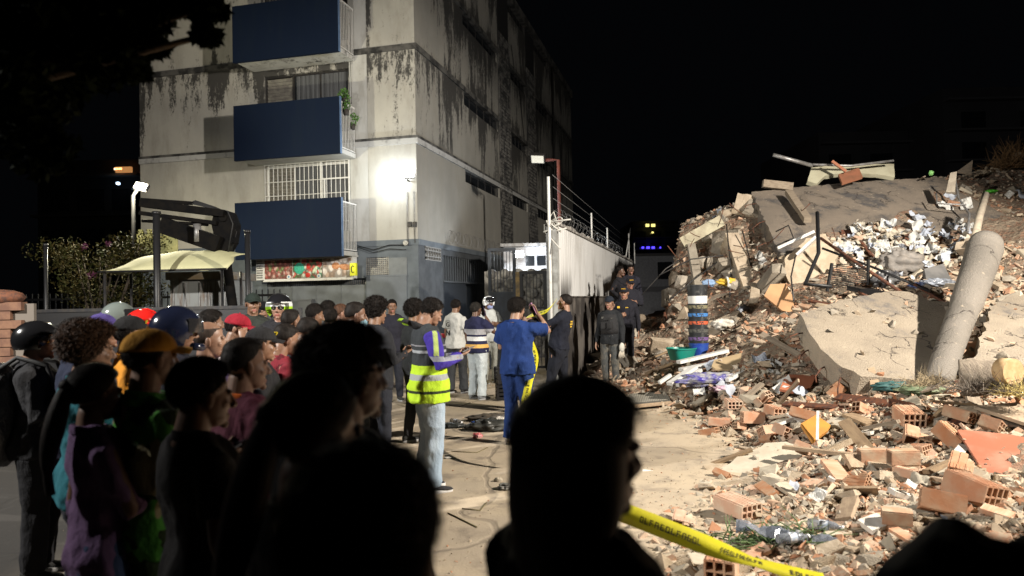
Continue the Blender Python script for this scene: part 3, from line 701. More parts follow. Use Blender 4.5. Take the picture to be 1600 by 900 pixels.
# ------------------------------------------------------------------ left side: street lamp, crane boom, canopy, kiosk, bush
Yl = 16.6; a = P(221, 294, Yl)
sl = empty('street_lamp', (a[0], Yl, 0), 0, 'bright warm street floodlight shining above the crane boom at left', 'street lamp')
q = MB(); q.tube([(-.25, .12, 0), (-.25, .12, a[2]-.15), (-.1, .08, a[2]+.03)], .045, 8); q.build('pole', M['metal_black'], sl)
q = MB(); Rm = euler(R(-32), R(14), 0); q.box((0, 0, a[2]+.03), (.30, .08, .17), Rm); h_ = q.build('lamp_housing', M['metal_black'], sl)
q = MB(); q.box(V3(0, 0, a[2]+.03)+Rm @ V3(0, -.046, 0), (.25, .01, .13), Rm); q.build('lens', emit('warm lamp lens', (1, .93, .72), 55), h_)
point('street_lamp_light', (a[0]+.05, Yl-.3, a[2]-.12), 1000, (1, .92, .66), .08)
# black poles in front
for (px0, py0, px1, Yq, w_, lab) in ((246, 335, 246, 12.5, .058, 'thick black steel pole rising in front of the pale green canopy'), (388, 364, 389, 12.5, .045, 'thinner black pole standing below the left end of the lowest balcony'), (72, 385, 72, 12.0, .03, 'thin black pole standing near the brick wall at the far left')):
    b_ = P(px0, 470, Yq); zt = P(px0, py0, Yq)[2]; q = MB(); q.tube([(0, 0, 0), (0, 0, zt)], w_, 12); q.tube([(0, 0, zt), (0, 0, zt+.05)], w_*1.25, 12); q.box((0, 0, .01), (.25, .25, .02))
    o_ = q.build('steel_pole', M['metal_black']); o_.location = (b_[0], Yq, 0); tag(o_, lab, 'pole')
# crane boom (truck standing behind the barrier)
Yc = 13.6
def CP(px, py, dy=0): p = P(px, py, Yc+dy); return p
o0 = CP(330, 470); o0[2] = 0
CRB = mat('black crane paint', (.005, .005, .0055), (.009, .008, .007), .8, spec=.05); cr_ = empty('truck_crane', tuple(o0), 0, 'black folded truck crane boom above the pale green canopy', 'crane')
q = MB(); q.bar(CP(222, 318)-o0, CP(352, 334)-o0, .22, .13); q.bar(CP(222, 318)-o0+V3(0, 0, .07), CP(300, 326)-o0+V3(0, 0, .1), .1, .06); q.build('outer_boom', CRB, cr_)
q = MB(); q.bar(CP(220, 333)-o0, CP(340, 349)-o0, .16, .07); q.build('inner_boom', CRB, cr_)
q = MB(); q.tube([CP(222, 345)-o0, CP(325, 351)-o0], .03, 8); q.build('lower_rail', CRB, cr_)
q = MB(); q.bar(CP(255, 352)-o0, CP(345, 383)-o0, .3, .30); q.build('lift_arm', CRB, cr_)
q = MB(); q.prism([CP(335, 327)-o0, CP(358, 330)-o0, CP(366, 350)-o0, CP(362, 378)-o0, CP(350, 398)-o0, CP(338, 385)-o0, CP(330, 350)-o0], (0, .35, 0)); q.tube([CP(348, 340, -.05)-o0, CP(348, 340, .4)-o0], .07, 12); q.build('knuckle', CRB, cr_)
for k_ in range(4):
    q = MB(); s_ = V3(0, .05*k_, 0); q.tube([CP(284, 322-k_)-o0+s_, CP(300, 318-k_*2)-o0+s_, CP(330, 325-k_)-o0+s_, CP(356, 330+k_)-o0+s_, CP(364, 350+4*k_)-o0+s_, CP(356, 395)-o0+s_], .014, 6); q.build('hydraulic_hose', M['cable'], cr_)
q = MB(); q.tube([CP(308, 350, -.1)-o0, CP(309, 378, -.1)-o0], .07, 12); q.build('cylinder', M['metal_grey'], cr_)
q = MB(); q.tube([CP(352, 398, .2)-o0, V3(.3, .4, 1.2), V3(.3, .4, .9)], .09, 10); q.box((.0, 1.6, .95), (1.6, 4.2, .25)); q.build('base_frame', CRB, cr_)
for sx_ in (-.75, .75):
    for yy in (.4, 2.9):
        q = MB(); q.tube([(sx_-.12, yy, .42), (sx_+.12, yy, .42)], .42, 20); q.build('wheel', M['rubber'], cr_)

# pale green canopy
Yk = 12.9
def KP(px, py, Y): return P(px, py, Y)
cn = empty('market_canopy', (KP(250, 470, Yk)[0], Yk+.8, 0), 0, 'pale yellow green arched tarpaulin canopy lit by the street lamp', 'canopy')
o0 = np.array(cn.location)
q = MB(); nx, ny = 26, 12; prof = lambda f: [(0, 0), (.08, .35), (.2, .68), (.34, .88), (.5, .96), (.74, 1.0), (.87, .93), (1, .78)]
pf = prof(0); fx = np.array([p[0] for p in pf]); fz = np.array([p[1] for p in pf])
xL, xR = KP(152, 421, Yk)[0], KP(354, 421, Yk)[0]; zb, zt = KP(250, 423, Yk)[2], KP(250, 390, Yk)[2]
V = []
for j in range(ny+1):
    g_ = j/ny; y = Yk+1.0*g_; arch = 1-(1-min(1, g_*1.7))**2*.28
    for i_ in range(nx+1):
        f = i_/nx; z = zb+(zt-zb)*1.12*np.interp(f, fx, fz)*math.sin(min(1, g_*1.15)*math.pi/2)**.75+.012*math.sin(f*21+g_*5)
        V.append((xL+(xR-xL)*f+.05*math.sin(g_*9), y, z+.0))
V = np.array(V)-o0; idx = np.arange((nx+1)*(ny+1)).reshape(ny+1, nx+1)
q.add(V, np.stack([idx[:-1, :-1].ravel(), idx[:-1, 1:].ravel(), idx[1:, 1:].ravel(), idx[1:, :-1].ravel()], 1), 0, True)
tp = q.build('tarpaulin', mat('pale green tarpaulin', (.62, .60, .36), (.52, .51, .30), .75, ns=2), cn)
sm = tp.modifiers.new('thick', 'SOLIDIFY'); sm.thickness = .012
q = MB(); q.tube([V[0]+V3(0, .01, 0), V[nx]+V3(0, .01, -.0)], .02, 6); q.build('frame', M['metal_dark'], cn)
for xx, zz in ((V[0][0]+.1, zb), (V[nx][0]-.1, zb)):
    for yy in (-.75, .15): q = MB(); q.tube([(xx, yy, 0), (xx, yy, zz)], .025, 6); q.build('leg', M['metal_dark'], cn)
# kiosk below
a, b_ = P(266, 470, 14.2), P(352, 470, 14.2); zt = P(300, 425, 14.2)[2]
ks = empty('metal_kiosk', ((a[0]+b_[0])/2, 14.2, 0), 0, 'dented grey sheet metal kiosk with rust streaks under the canopy', 'kiosk'); W = b_[0]-a[0]
KM = mat('rust streaked sheet', (.23, .24, .235), (.12, .07, .04), .5, .3, ns=3.5, lo=.5, hi=.72, vscale=(3, 3, .4))
q = MB(); q.b2(-W/2, W/2, 0, 1.5, 0, zt-.15); q.build('body', KM, ks)
q = MB(); q.b2(-W/2-.05, W/2+.05, -.08, 1.6, zt-.148, zt); q.build('roof_band', mat('rusty band', (.16, .12, .07), (.2, .2, .19), .7, ns=6), ks)
q = MB()
for j in range(7): x = -W/2+W*(j+.5)/7; q.bar((x, -.012, .3), (x+.1*math.sin(j*2.3), -.012, zt-.2), .02, .02)
q.build('seam', M['metal_grey'], ks)
a = P(236, 382, 15.4); q = MB(); q.b2(-.3, .55, 0, .04, -.2, .22)
for j in range(5): q.box((-.22+j*.18, .02, .27), (.09, .04, .1))
o_ = q.build('placard', mat('yellowed plastic', (.45, .42, .16), (.3, .3, .12), .6, ns=4), None); 
q2 = MB(); q2.tube([(.1, .06, -a[2]), (.1, .06, -.1)], .03, 6); q2.build('post', M['metal_dark'], o_)
o_.location = tuple(a); tag(o_, 'yellowed notched plastic placard lit behind the black pole', 'sign')
# black barrier in front of the shutter
a, b_ = P(300, 510, 11.2), P(424, 510, 11.2); zt = P(350, 483, 11.2)[2]
br = empty('steel_barrier', ((a[0]+b_[0])/2, 11.2, 0), 0, 'long black sheet steel barrier behind the crowd below the food sign', 'barrier')
q = MB(); q.b2(a[0]-o_.location[0]*0-br.location[0]-3.5, b_[0]-br.location[0], 0, .06, .1, zt); q.build('sheet', M['metal_black'], br)
q = MB(); q.b2(a[0]-br.location[0]-3.5, b_[0]-br.location[0], -.02, .08, zt+.001, zt+.05)
for j in range(6): x = a[0]-br.location[0]-3.4+j*1.0; q.b2(x, x+.05, .061, .12, 0, zt)
q.build('rail', M['metal_dark'], br)
# bougainvillea bush
a = G(150, 556); a = P(155, 500, 14.6); bo = empty('flowering_bush', (a[0], 14.6, 0), 0, 'bougainvillea bush with a few magenta flowers left of the canopy', 'bush')
q = MB(); rs = np.random.RandomState(21)
for k_ in range(26):
    px, py = rs.uniform(88, 235), rs.uniform(372, 480)
    py = max(py, 372+abs(px-175)*.18); c = P(px, py, 14.6)-np.array(bo.location)
    leaf_cloud(q, c+V3(0, rs.uniform(-.4, .6), 0), (.42, .4, .30), 230, .038, 100+k_, 0)
leaf_cloud(q, P(235, 375, 15.2)-np.array(bo.location), (.5, .3, .25), 260, .035, 77)
q.build('foliage', mat('bougainvillea leaf', (.025, .032, .008), (.06, .045, .014), .75, spec=.1, ns=5), bo)
for k_, (px, py) in enumerate(((131, 386), (170, 382), (144, 430))): q = MB(); leaf_cloud(q, P(px, py, 14.1)-np.array(bo.location), (.09, .07, .07), 26, .03, 200+k_); q.build('flower', mat('magenta bract', (.07, .012, .04), rough=.6), bo)
q = MB(); b0 = np.array(bo.location)
for k_ in range(9):
    t = P(rs.uniform(110, 230), rs.uniform(375, 420), 14.6)-b0; q.tube([(rs.uniform(-.2, .2), rs.uniform(-.2, .2), 0), t*.5+V3(rs.uniform(-.2, .2), 0, .1), t], [.04, .025, .01], 6)
q.build('stem', mat('bark', (.10, .075, .05), (.05, .04, .03), .9, ns=10), bo)
# brick wall at the far left
a = G(0, 600); b0 = P(40, 560, 9.0); bw = empty('brick_wall', (b0[0], 9.0, 0), R(6), 'low brown brick garden wall at the left edge behind the black helmet', 'wall')
q = MB(); zt = P(20, 471, 9)[2]; nrow = int(zt/.11)
for r_ in range(nrow):
    for j in range(18):
        x = -.27*(j+1)+(r_ % 2)*.13; q.box((x, rs.uniform(-.008, .008), .055+r_*.11), (.262, .14, .1))
q.build('brick', mat('brown wall brick', (.19, .10, .06), (.12, .06, .04), .85, ns=7), bw)
q = MB(); q.b2(-5, .1, .0, .06, 0, zt-.03); q.build('mortar', mat('mortar', (.15, .13, .11), rough=.95), bw)
q = MB(); q.ell((-.3, 0, zt+.05), (.32, .12, .1), 10, 6); q.build('coping_stone', M['rust'], bw)
# dark iron fence behind the bush
ff = P(40, 470, 16); fn = empty('iron_fence', (ff[0], 16.2, 0), 0, 'dark iron railing behind the bush at left', 'fence')
q = MB()
for j in range(70): x = -3.5+j*.13; q.b2(x-.01, x+.01, -.01, .01, 0, 2.0)
q.b2(-3.6, 5.6, -.02, .02, 1.85, 1.9); q.b2(-3.6, 5.6, -.02, .02, .15, .2); q.build('railing', M['metal_black'], fn)

# big dark tree overhanging top left, near the camera
def tree(name, label, base, h, crowns, n, size, seed, lm):
    t = empty(name, tuple(base), 0, label, 'tree'); rs = np.random.RandomState(seed)
    q = MB(); q.tube([(0, 0, 0), (.08, .05, h*.3), (-.05, 0, h*.6), (.1, 0, h)], [.13, .11, .09, .05], 12)
    for c, r in crowns:
        c = np.array(c)-base; m0 = V3(rs.uniform(-.1, .1), 0, h*rs.uniform(.5, .9)); q.tube([m0, (m0+c)/2+V3(0, 0, .25), c], [.04, .025, .01], 8)
    q.build('trunk', mat('bark', (.10, .075, .05)), t)
    q = MB()
    for k_, (c, r) in enumerate(crowns):
        for s_ in range(5):
            d = rs.randn(3); d /= np.linalg.norm(d); cc = np.array(c)-base+d*np.array(r)*.75; leaf_cloud(q, cc, np.array(r)*.45, n, size, seed*50+k_*7+s_)
        leaf_cloud(q, np.array(c)-base, np.array(r)*.8, n*2, size, seed*50+k_*7+6)
    q.build('crown', lm, t); return t
TL = mat('dark tree leaf', (.008, .013, .005), (.012, .016, .006), .8, spec=.03, ns=4)
crs = []
for px, py, r in ((20, 20, .30), (110, 20, .25), (60, 110, .22), (195, 15, .17), (165, 85, .13), (228, 70, .07), (318, 12, .07), (322, 55, .04), (255, -5, .08), (20, 200, .2)):
    crs.append((P(px, py, 2.5), (r, r, r*.8)))
tree('shade_tree', 'dark tree hanging close to the camera over the top left corner', V3(-3.3, 2.2, 0), 2.3, crs, 200, .028, 5, TL)

# stretcher near the shutter
a = G(632, 592); st = empty('ambulance_stretcher', (a[0], a[1], 0), R(35), 'wheeled stretcher with red mattress behind the man in the yellow jacket', 'stretcher')
q = MB(); q.b2(-.9, .9, -.28, .28, .86, .95); q.build('mattress', mat('red vinyl', (.35, .03, .04), rough=.4), st, sharp=40)
q = MB()
for z in (.8, .66): q.tube([(-.95, -.3, z), (.95, -.3, z), (.95, .3, z), (-.95, .3, z), (-.95, -.3, z)], .018, 8)
q.build('frame', mat('chrome rail', (.6, .6, .62), rough=.2, metal=.9, bmp=0), st)
for sx_ in (-.75, .75):
    for sy_ in (-.25, .25):
        q = MB(); q.tube([(sx_, sy_, .66), (sx_*.95, sy_, .1)], .018, 8); l_ = q.build('leg', mat('yellow leg paint', (.6, .4, .05), rough=.4), st)
        q = MB(); q.tube([(sx_*.95, sy_-.02, .07), (sx_*.95, sy_+.02, .07)], .07, 14); q.build('wheel', M['rubber'], l_)
a = np.array([a[0], a[1], .955]); q = MB(); leaf_cloud(q, (0, 0, .07), (.4, .16, .08), 240, .05, 71); o_ = q.build('straw_bundle', mat('dry straw', (.30, .24, .13), rough=.9)); o_.location = tuple(a); o_.rotation_euler.z = R(35); tag(o_, 'loose dry brown bundle lying on the red stretcher mattress', 'bundle')

# crates, litter and clutter on the ground
def crate(x, y, z, lab, rz):
    o_ = empty('plastic_crate', (x, y, z), rz, lab, 'crate', 'black crates beside the man in scrubs')
    q = MB(); W, D, H = .36, .3, .27; q.b2(-W/2, W/2, -D/2, D/2, 0, .015)
    for s_ in (-1, 1):
        for k_ in range(4): q.b2(-W/2, W/2, s_*D/2-.008, s_*D/2+.008, .02+k_*.065, .06+k_*.065); q.b2(s_*W/2-.008, s_*W/2+.008, -D/2, D/2, .021+k_*.065, .061+k_*.065)
        for t_ in (-1, 1): q.b2(s_*W/2-.02, s_*W/2+.02, t_*D/2-.02, t_*D/2+.02, 0, H)
    q.build('slatted_body', M['black_plastic'], o_); return o_
a = G(794, 624); crate(a[0], a[1], 0, 'black plastic crate at the bottom of the stack left of the blue scrubs', .1); crate(a[0], a[1], .275, 'black plastic crate on top of the other crate left of the scrubs', .25)

def bottle(x, y, z, rz, lab, colr=(.5, .55, .6), capc=(.8, .8, .8), L=.22, tilt=90):
    o_ = empty('plastic_bottle', (x, y, z), rz, lab, 'bottle'); r = L*.15
    rings = [(0, .7), (.02, 1), (.25, .95), (.28, 1), (.6, 1), (.75, .85), (.86, .38), (.93, .36)]
    t = np.arange(14)/14*2*math.pi; Rm = euler(R(tilt), 0, 0)
    q = MB(); q.loft([(np.stack([np.cos(t)*r*s_, np.sin(t)*r*s_, np.full(14, L*h_)], 1)) @ Rm.T+V3(0, 0, r if tilt > 45 else 0) for h_, s_ in rings])
    mm = 'clear plastic %s' % (colr,)
    if mm not in MC:
        m_, nt, b = mk(mm); b.inputs['Base Color'].default_value = c4(colr); b.inputs['Roughness'].default_value = .12; b.inputs['Transmission Weight'].default_value = .75; b.inputs['IOR'].default_value = 1.3; MC[mm] = m_
    q.build('body', MC[mm], o_)
    q = MB(); q.loft([(np.stack([np.cos(t)*r*.4, np.sin(t)*r*.4, np.full(14, L*h_)], 1)) @ Rm.T+V3(0, 0, r if tilt > 45 else 0) for h_ in (.93, 1.0)]); q.build('cap', mat('cap %s' % (capc,), capc, rough=.4, bmp=0), o_)
    q = MB(); q.loft([(np.stack([np.cos(t)*r*1.02, np.sin(t)*r*1.02, np.full(14, L*h_)], 1)) @ Rm.T+V3(0, 0, r if tilt > 45 else 0) for h_ in (.33, .56)], False); q.build('wrapper', mat('bottle label', (.35, .45, .6), (.7, .7, .7), .5, ns=60), o_)
    return o_
for px, py, rz_, lab, c_ in ((797, 676, 1.3, 'clear plastic bottle lying at the right end of the litter heap', (.5, .55, .6)), (737, 666, 2.2, 'bottle with blue label lying left of the litter heap', (.1, .2, .6)), (705, 661, .8, 'clear crushed bottle lying furthest left of the litter heap', (.5, .5, .5)),
                            (1215, 851, 1.8, 'clear bottle lying on broken brick in front of the crushed clear tray', (.6, .65, .75)), (1262, 826, 1.1, 'clear bottle lying left of the brown board at the bottom of the rubble', (.6, .65, .75))):
    p = G(px, py, .0 if px < 900 else .12); bottle(p[0], p[1], p[2], rz_, lab, c_)
def crumple(name, label, cat, px, py, size, colr, col2=None, seed=0, z=0.0, rough=.7, group=None):
    p = G(px, py, z) if z < .15 else P(px, py, surfY(px, py, .06)); q = MB()
    def fn(D, V): n = fbm(D*1.6+seed, seed, 4, 1.0); return V*(1+.45*n)[:, None]
    q.ell((0, 0, size[2]*.7), size, 40, 24, None, 0, fn)
    o_ = q.build(name, mat('cloth %s' % (colr,), colr, col2, rough, ns=9)); o_.location = (p[0], p[1], p[2]); return tag(o_, label, cat, group)
crumple('rubbish_bag', 'black rubbish bag in the middle of the litter heap', 'bag', 765, 672, (.27, .17, .08), (.03, .032, .03), (.07, .07, .065), 3, rough=.35)
crumple('dark_cloth', 'dark brown crumpled cloth behind the rubbish bag', 'cloth', 768, 657, (.34, .16, .05), (.10, .08, .06), (.05, .045, .04), 4)
crumple('white_cloth', 'white crumpled cloth on top of the litter heap', 'cloth', 783, 664, (.10, .09, .06), (.62, .6, .55), (.5, .45, .4), 5, .05)
crumple('black_bundle', 'small black bundle at the right of the litter heap', 'bundle', 798, 668, (.12, .10, .07), (.02, .02, .02), None, 6)
crumple('red_packet', 'small red crumpled packet at the front of the litter heap', 'packet', 746, 684, (.055, .05, .035), (.5, .04, .05), (.55, .3, .3), 7, rough=.3)
crumple('black_bag', 'flat black bag lying at the left end of the litter', 'bag', 706, 668, (.2, .1, .035), (.02, .022, .02), None, 8, rough=.4)
crumple('grey_cloth', 'grey crumpled cloth on the ground behind the woman at right', 'cloth', 793, 764, (.085, .06, .03), (.12, .12, .11), (.35, .34, .32), 9)
crumple('stone', 'pale stone beside the grey crumpled cloth', 'stone', 779, 752, (.035, .03, .02), (.4, .35, .27), None, 10)
crumple('white_scrap', 'thin white scrap of paper on bare ground left of the cloth', 'scrap', 702, 716, (.06, .03, .008), (.65, .63, .58), None, 11)
for k_, (pts, lab) in enumerate((([(705, 704), (745, 706), (762, 698)], 'long dry twig lying on the bare ground'), ([(700, 800), (725, 812), (745, 822)], 'green twig lying nearest the crowd'), ([(722, 793), (750, 796), (760, 784)], 'short dry stem on the ground below the cloth'), ([(692, 632), (720, 634), (735, 628)], 'brown stick lying beyond the litter'))):
    W_ = [G(*p, .012) for p in pts]; q = MB(); q.tube([w_-W_[0] for w_ in W_], .006, 5); o_ = q.build('twig', mat('dry twig', (.14, .12, .06), rough=.9)); o_.location = tuple(W_[0]-V3(0, 0, .008)); tag(o_, lab, 'twig')
# ------------------------------------------------------------------ rubble: the mound, then thousands of pieces on it
ctl = [(1060,640,10.5),(1000,590,13.3),(950,560,15),(1020,540,15),(1010,470,18),(1080,560,13),(1150,560,12),(1150,640,9.6),(1200,700,7.6),(1200,600,10.3),
 (1300,600,9.8),(1300,700,7.2),(1300,800,5.4),(1200,850,4.8),(1450,700,6.6),(1450,800,5.0),(1600,700,6.0),(1600,820,4.5),(1450,625,8.0),(1600,630,7.2),
 (1250,505,11),(1300,600,9.5),(1400,470,12.3),(1440,605,8.8),(1600,570,9.0),(1600,460,12),(1300,440,13.5),(1400,405,14.5),(1500,395,14.5),(1600,395,14),
 (1220,405,15),(1180,310,18),(1320,350,16.8),(1330,295,18.3),(1470,285,18.5),(1470,370,15.6),(1600,335,16.5),(1560,275,19),(1600,238,21),
 (1056,400,18.5),(1100,335,19),(1130,430,16),(1150,480,14.5),(1090,490,15.5),(1160,380,16.8),(1200,470,13.5),(1060,450,17.0),(1040,500,15.5)]
cw = [P(*c) for c in ctl]
cw += [V3(3.6+x, 24, 3.6-.3*abs(x-5)*.1) for x in (1, 4, 8, 12)]+[V3(x, 32, .5) for x in (4, 8, 14, 20)]+[V3(13, 6, .9), V3(15, 12, 3.2), V3(16, 18, 4.2), V3(9, 3, .3), V3(7, 1.5, .1)]
for c, w_ in zip(ctl, cw):
    if w_[2] < 0: print('neg', c, w_)
cw = np.array(cw)
Kd = np.linalg.norm(cw[:, None, :2]-cw[None, :, :2], axis=2)
Ap = np.zeros((len(cw)+3,)*2); Ap[:len(cw), :len(cw)] = Kd+np.eye(len(cw))*-.15; Ap[:len(cw), len(cw):] = np.c_[np.ones(len(cw)), cw[:, :2]]; Ap[len(cw):, :len(cw)] = Ap[:len(cw), len(cw):].T
sol = np.linalg.solve(Ap, np.r_[cw[:, 2], 0, 0, 0])
edge = [G(1010, 960), G(950, 900), G(1000, 830), G(1060, 790), G(1105, 740), G(1140, 700), G(1085, 668), G(1050, 645), G(990, 628), G(890, 612)]
edge = sorted([(e[1], e[0]) for e in edge])
ey = np.array([e[0] for e in edge]+[14.5, 36]); exx = np.array([e[1] for e in edge]+[F0[0]+(14.5-F0[1])*math.tan(BY)+.15, F0[0]+(36-F0[1])*math.tan(BY)+.15])
def hraw(x, y):
    x = np.atleast_1d(x).astype(float); y = np.atleast_1d(y).astype(float)
    D = np.sqrt((x[:, None]-cw[None, :, 0])**2+(y[:, None]-cw[None, :, 1])**2)
    return D @ sol[:len(cw)]+sol[-3]+sol[-2]*x+sol[-1]*y
def inside(x, y): return x-np.interp(y, ey, exx)
def H(x, y, rough=True):
    x = np.atleast_1d(x).astype(float); y = np.atleast_1d(y).astype(float)
    h = np.clip(hraw(x, y), .0, 7); xc = .213*y; lim = .55+np.clip(y-14, 0, 4)*.12+4.5*np.clip(x-xc+.15, 0, 9); k_ = np.clip((y-14.2)/1.2, 0, 1); h = np.minimum(h, lim*k_+9*(1-k_)); t = np.clip((inside(x, y)+.05)/.9, 0, 1); t = t*t*(3-2*t)
    if rough:
        p = np.stack([x, y, x*0], 1); am = .05+.10*np.clip((y-9)/6, 0, 1)
        h = h+am*fbm(p*.9, 5, 4)+.02*fbm(p*4, 8, 2)
    return h*t-.03*(1-t)-.012
def surfY(px, py, lift=.05):
    d = ray(px, py); lo = 4.0
    for k_ in range(700):
        Y = lo+k_*.03; p = CAM+d*(Y/d[1]); 
        if p[2] < H([p[0]], [p[1]], False)[0]+lift: return Y
    return 18.
nx, ny = 300, 420; gx = np.linspace(0.3, 19, nx); gy = 2.5+(34-2.5)*np.linspace(0, 1, ny)**1.3
XX, YY = np.meshgrid(gx, gy); hh = np.concatenate([H(XX[i], YY[i]) for i in range(ny)]).reshape(ny, nx)
idx = np.arange(nx*ny).reshape(ny, nx)
F = np.stack([idx[:-1, :-1].ravel(), idx[:-1, 1:].ravel(), idx[1:, 1:].ravel(), idx[1:, :-1].ravel()], 1)
keep = hh.ravel()[F].max(1) > -.035; keep &= (inside(XX, YY).ravel()[F].max(1) > -.3)
q = MB(); q.add(np.stack([XX.ravel(), YY.ravel(), hh.ravel()], 1), F[keep], 0, True)
def m_rub(name, a, b_, c_):
    m_, nt, b = mk(name); co = nd(nt, 'ShaderNodeTexCoord').outputs['Object']
    v = nd(nt, 'ShaderNodeTexVoronoi'); v.inputs['Scale'].default_value = 13; nt.links.new(co, v.inputs['Vector'])
    c = mixc(nt, sstep(nt, noise(nt, co, 1.3, 6, .7), .4, .62), a, b_)
    c = mixc(nt, sstep(nt, v.outputs['Color'], .5, .8), c, c_)
    c = mixc(nt, math_(nt, 'MULTIPLY', sstep(nt, noise(nt, co, 24, 4, .7), .5, .7), .6), c, (.12, .09, .07))
    nt.links.new(c, b.inputs['Base Color']); b.inputs['Roughness'].default_value = .95
    bump(nt, b, math_(nt, 'ADD', v.outputs['Distance'], noise(nt, co, 30, 5, .7)), .9, .05); return m_
tag(q.build('rubble_mound', m_rub('rubble dirt', (.30, .235, .17), (.23, .175, .125), (.30, .17, .11))), kind='structure')

DUST = dict(
 brick=mat('dusty orange brick', (.47, .285, .19), (.50, .39, .285), .9, ns=7, lo=.40, hi=.66, bmp=.5, bs_=45, bd=.006, rand=.35),
 brick2=mat('deep orange brick', (.44, .215, .12), (.46, .31, .21), .85, ns=5, bmp=.4, bs_=40, rand=.3),
 beige=mat('beige mortar', (.42, .345, .255), (.34, .27, .19), .95, ns=5, bmp=.8, bs_=26, bd=.015, rand=.3),
 grey=mat('grey concrete piece', (.35, .31, .25), (.26, .225, .18), .95, ns=4, bmp=.8, bs_=22, bd=.015, rand=.3),
 plaster=mat('cream plaster', (.48, .43, .34), (.40, .35, .27), .9, ns=5, bmp=.5, bs_=30, rand=.2),
 white=mat('white plaster', (.62, .6, .56), (.5, .46, .4), .8, ns=6, bmp=.3, rand=.2),
 wood=mat('raw wood', (.34, .25, .16), (.24, .17, .11), .8, ns=3, vscale=(1.5, 14, 14), bmp=.4, rand=.4),
 wood2=mat('dusty grey wood', (.30, .25, .19), (.2, .16, .12), .9, ns=3, vscale=(1.5, 14, 14), bmp=.4, rand=.3),
)
def hull(pts):
    bm = bmesh.new(); [bm.verts.new(p) for p in pts]; bmesh.ops.convex_hull(bm, input=bm.verts)
    bmesh.ops.delete(bm, geom=[v for v in bm.verts if not v.link_faces], context='VERTS')
    bmesh.ops.triangulate(bm, faces=bm.faces[:]); bm.verts.index_update()
    V = np.array([v.co[:] for v in bm.verts]); Fc = np.array([[v.index for v in f.verts] for f in bm.faces]); bm.free(); return V, Fc
def chunkVF(rs, flat=.6, n=13):
    P_ = rs.randn(n, 3); P_ /= np.linalg.norm(P_, axis=1)[:, None]; P_ *= rs.uniform(.7, 1, (n, 1)); P_ *= np.array([.5, .5*rs.uniform(.6, .9), .5*flat*rs.uniform(.7, 1.2)])
    return hull(P_)
def shardVF(rs, th=.09):
    n = rs.randint(4, 7); a = np.sort(rs.rand(n))*2*math.pi; r = rs.uniform(.36, .56, n); p = np.stack([np.cos(a)*r, np.sin(a)*r*.65, np.zeros(n)], 1)
    return hull(np.concatenate([p, p*rs.uniform(.9, 1.02)+[0, 0, th]]))
def slabVF(rs):
    w_, d_, h_ = 1, rs.uniform(.3, .6), rs.uniform(.12, .25); P_ = np.array([[x, y, z] for x in (-.5, .5) for y in (-.5, .5) for z in (-.5, .5)])*[w_, d_, h_]
    P_ += rs.uniform(-.06, .06, P_.shape); return hull(P_)
def hollow(L, W, Hh, cx, cz, broken=0, seed=0):
    """hollow clay brick: holes run along its length (y)"""
    rs = np.random.RandomState(seed); q = MB(); t = .012
    for i in range(cx+1):
        x = -W/2+W*i/cx; l_ = L if not broken or i < cx-broken+1 else L*rs.uniform(.3, .6)
        q.b2(x-t/2, x+t/2, -L/2, -L/2+l_, 0, Hh)
    for j in range(cz+1):
        z = Hh*j/cz
        for i in range(cx):
            l_ = L if not (broken and j == cz and i >= cx-broken) else L*rs.uniform(.25, .55)
            x0, x1 = -W/2+W*i/cx+t/2, -W/2+W*(i+1)/cx-t/2
            q.b2(x0, x1, -L/2+.001, -L/2+l_-.001, z-t/2, z+t/2)
    for k_ in range(7):   # ribs pressed in the clay
        x = -W/2+W*(k_+.5)/7; q.b2(x-.004, x+.004, -L/2+.004, L/2-.004 if not broken else -L/2+L*.25, Hh+t/2, Hh+t/2+.003)
    return q
rsd = np.random.RandomState(5)
chunks = [chunkVF(rsd, rsd.uniform(.5, .8)) for _ in range(14)]
shards = [shardVF(rsd, rsd.uniform(.07, .14)) for _ in range(12)]
slabs = [slabVF(rsd) for _ in range(8)]
def rough_mesh(V, Fc, seed, amp=.02, lvl=1):
    bm = bmesh.new(); vs = [bm.verts.new(v) for v in V]
    for f in Fc:
        try: bm.faces.new([vs[i] for i in f])
        except ValueError: pass
    bmesh.ops.subdivide_edges(bm, edges=bm.edges[:], cuts=2, use_grid_fill=True)
    bm.verts.ensure_lookup_table(); V = np.array([v.co[:] for v in bm.verts]); n = np.array([v.normal[:] for v in bm.verts])
    bm.normal_update(); dsp = fbm(V*2.2+seed, seed, 4)*amp
    for v, dd in zip(bm.verts, dsp): v.co = v.co*(1+dd*2)
    V = np.array([v.co[:] for v in bm.verts]); bm.verts.index_update(); Fc = [tuple(v.index for v in f.verts) for f in bm.faces]; bm.free(); return V, Fc

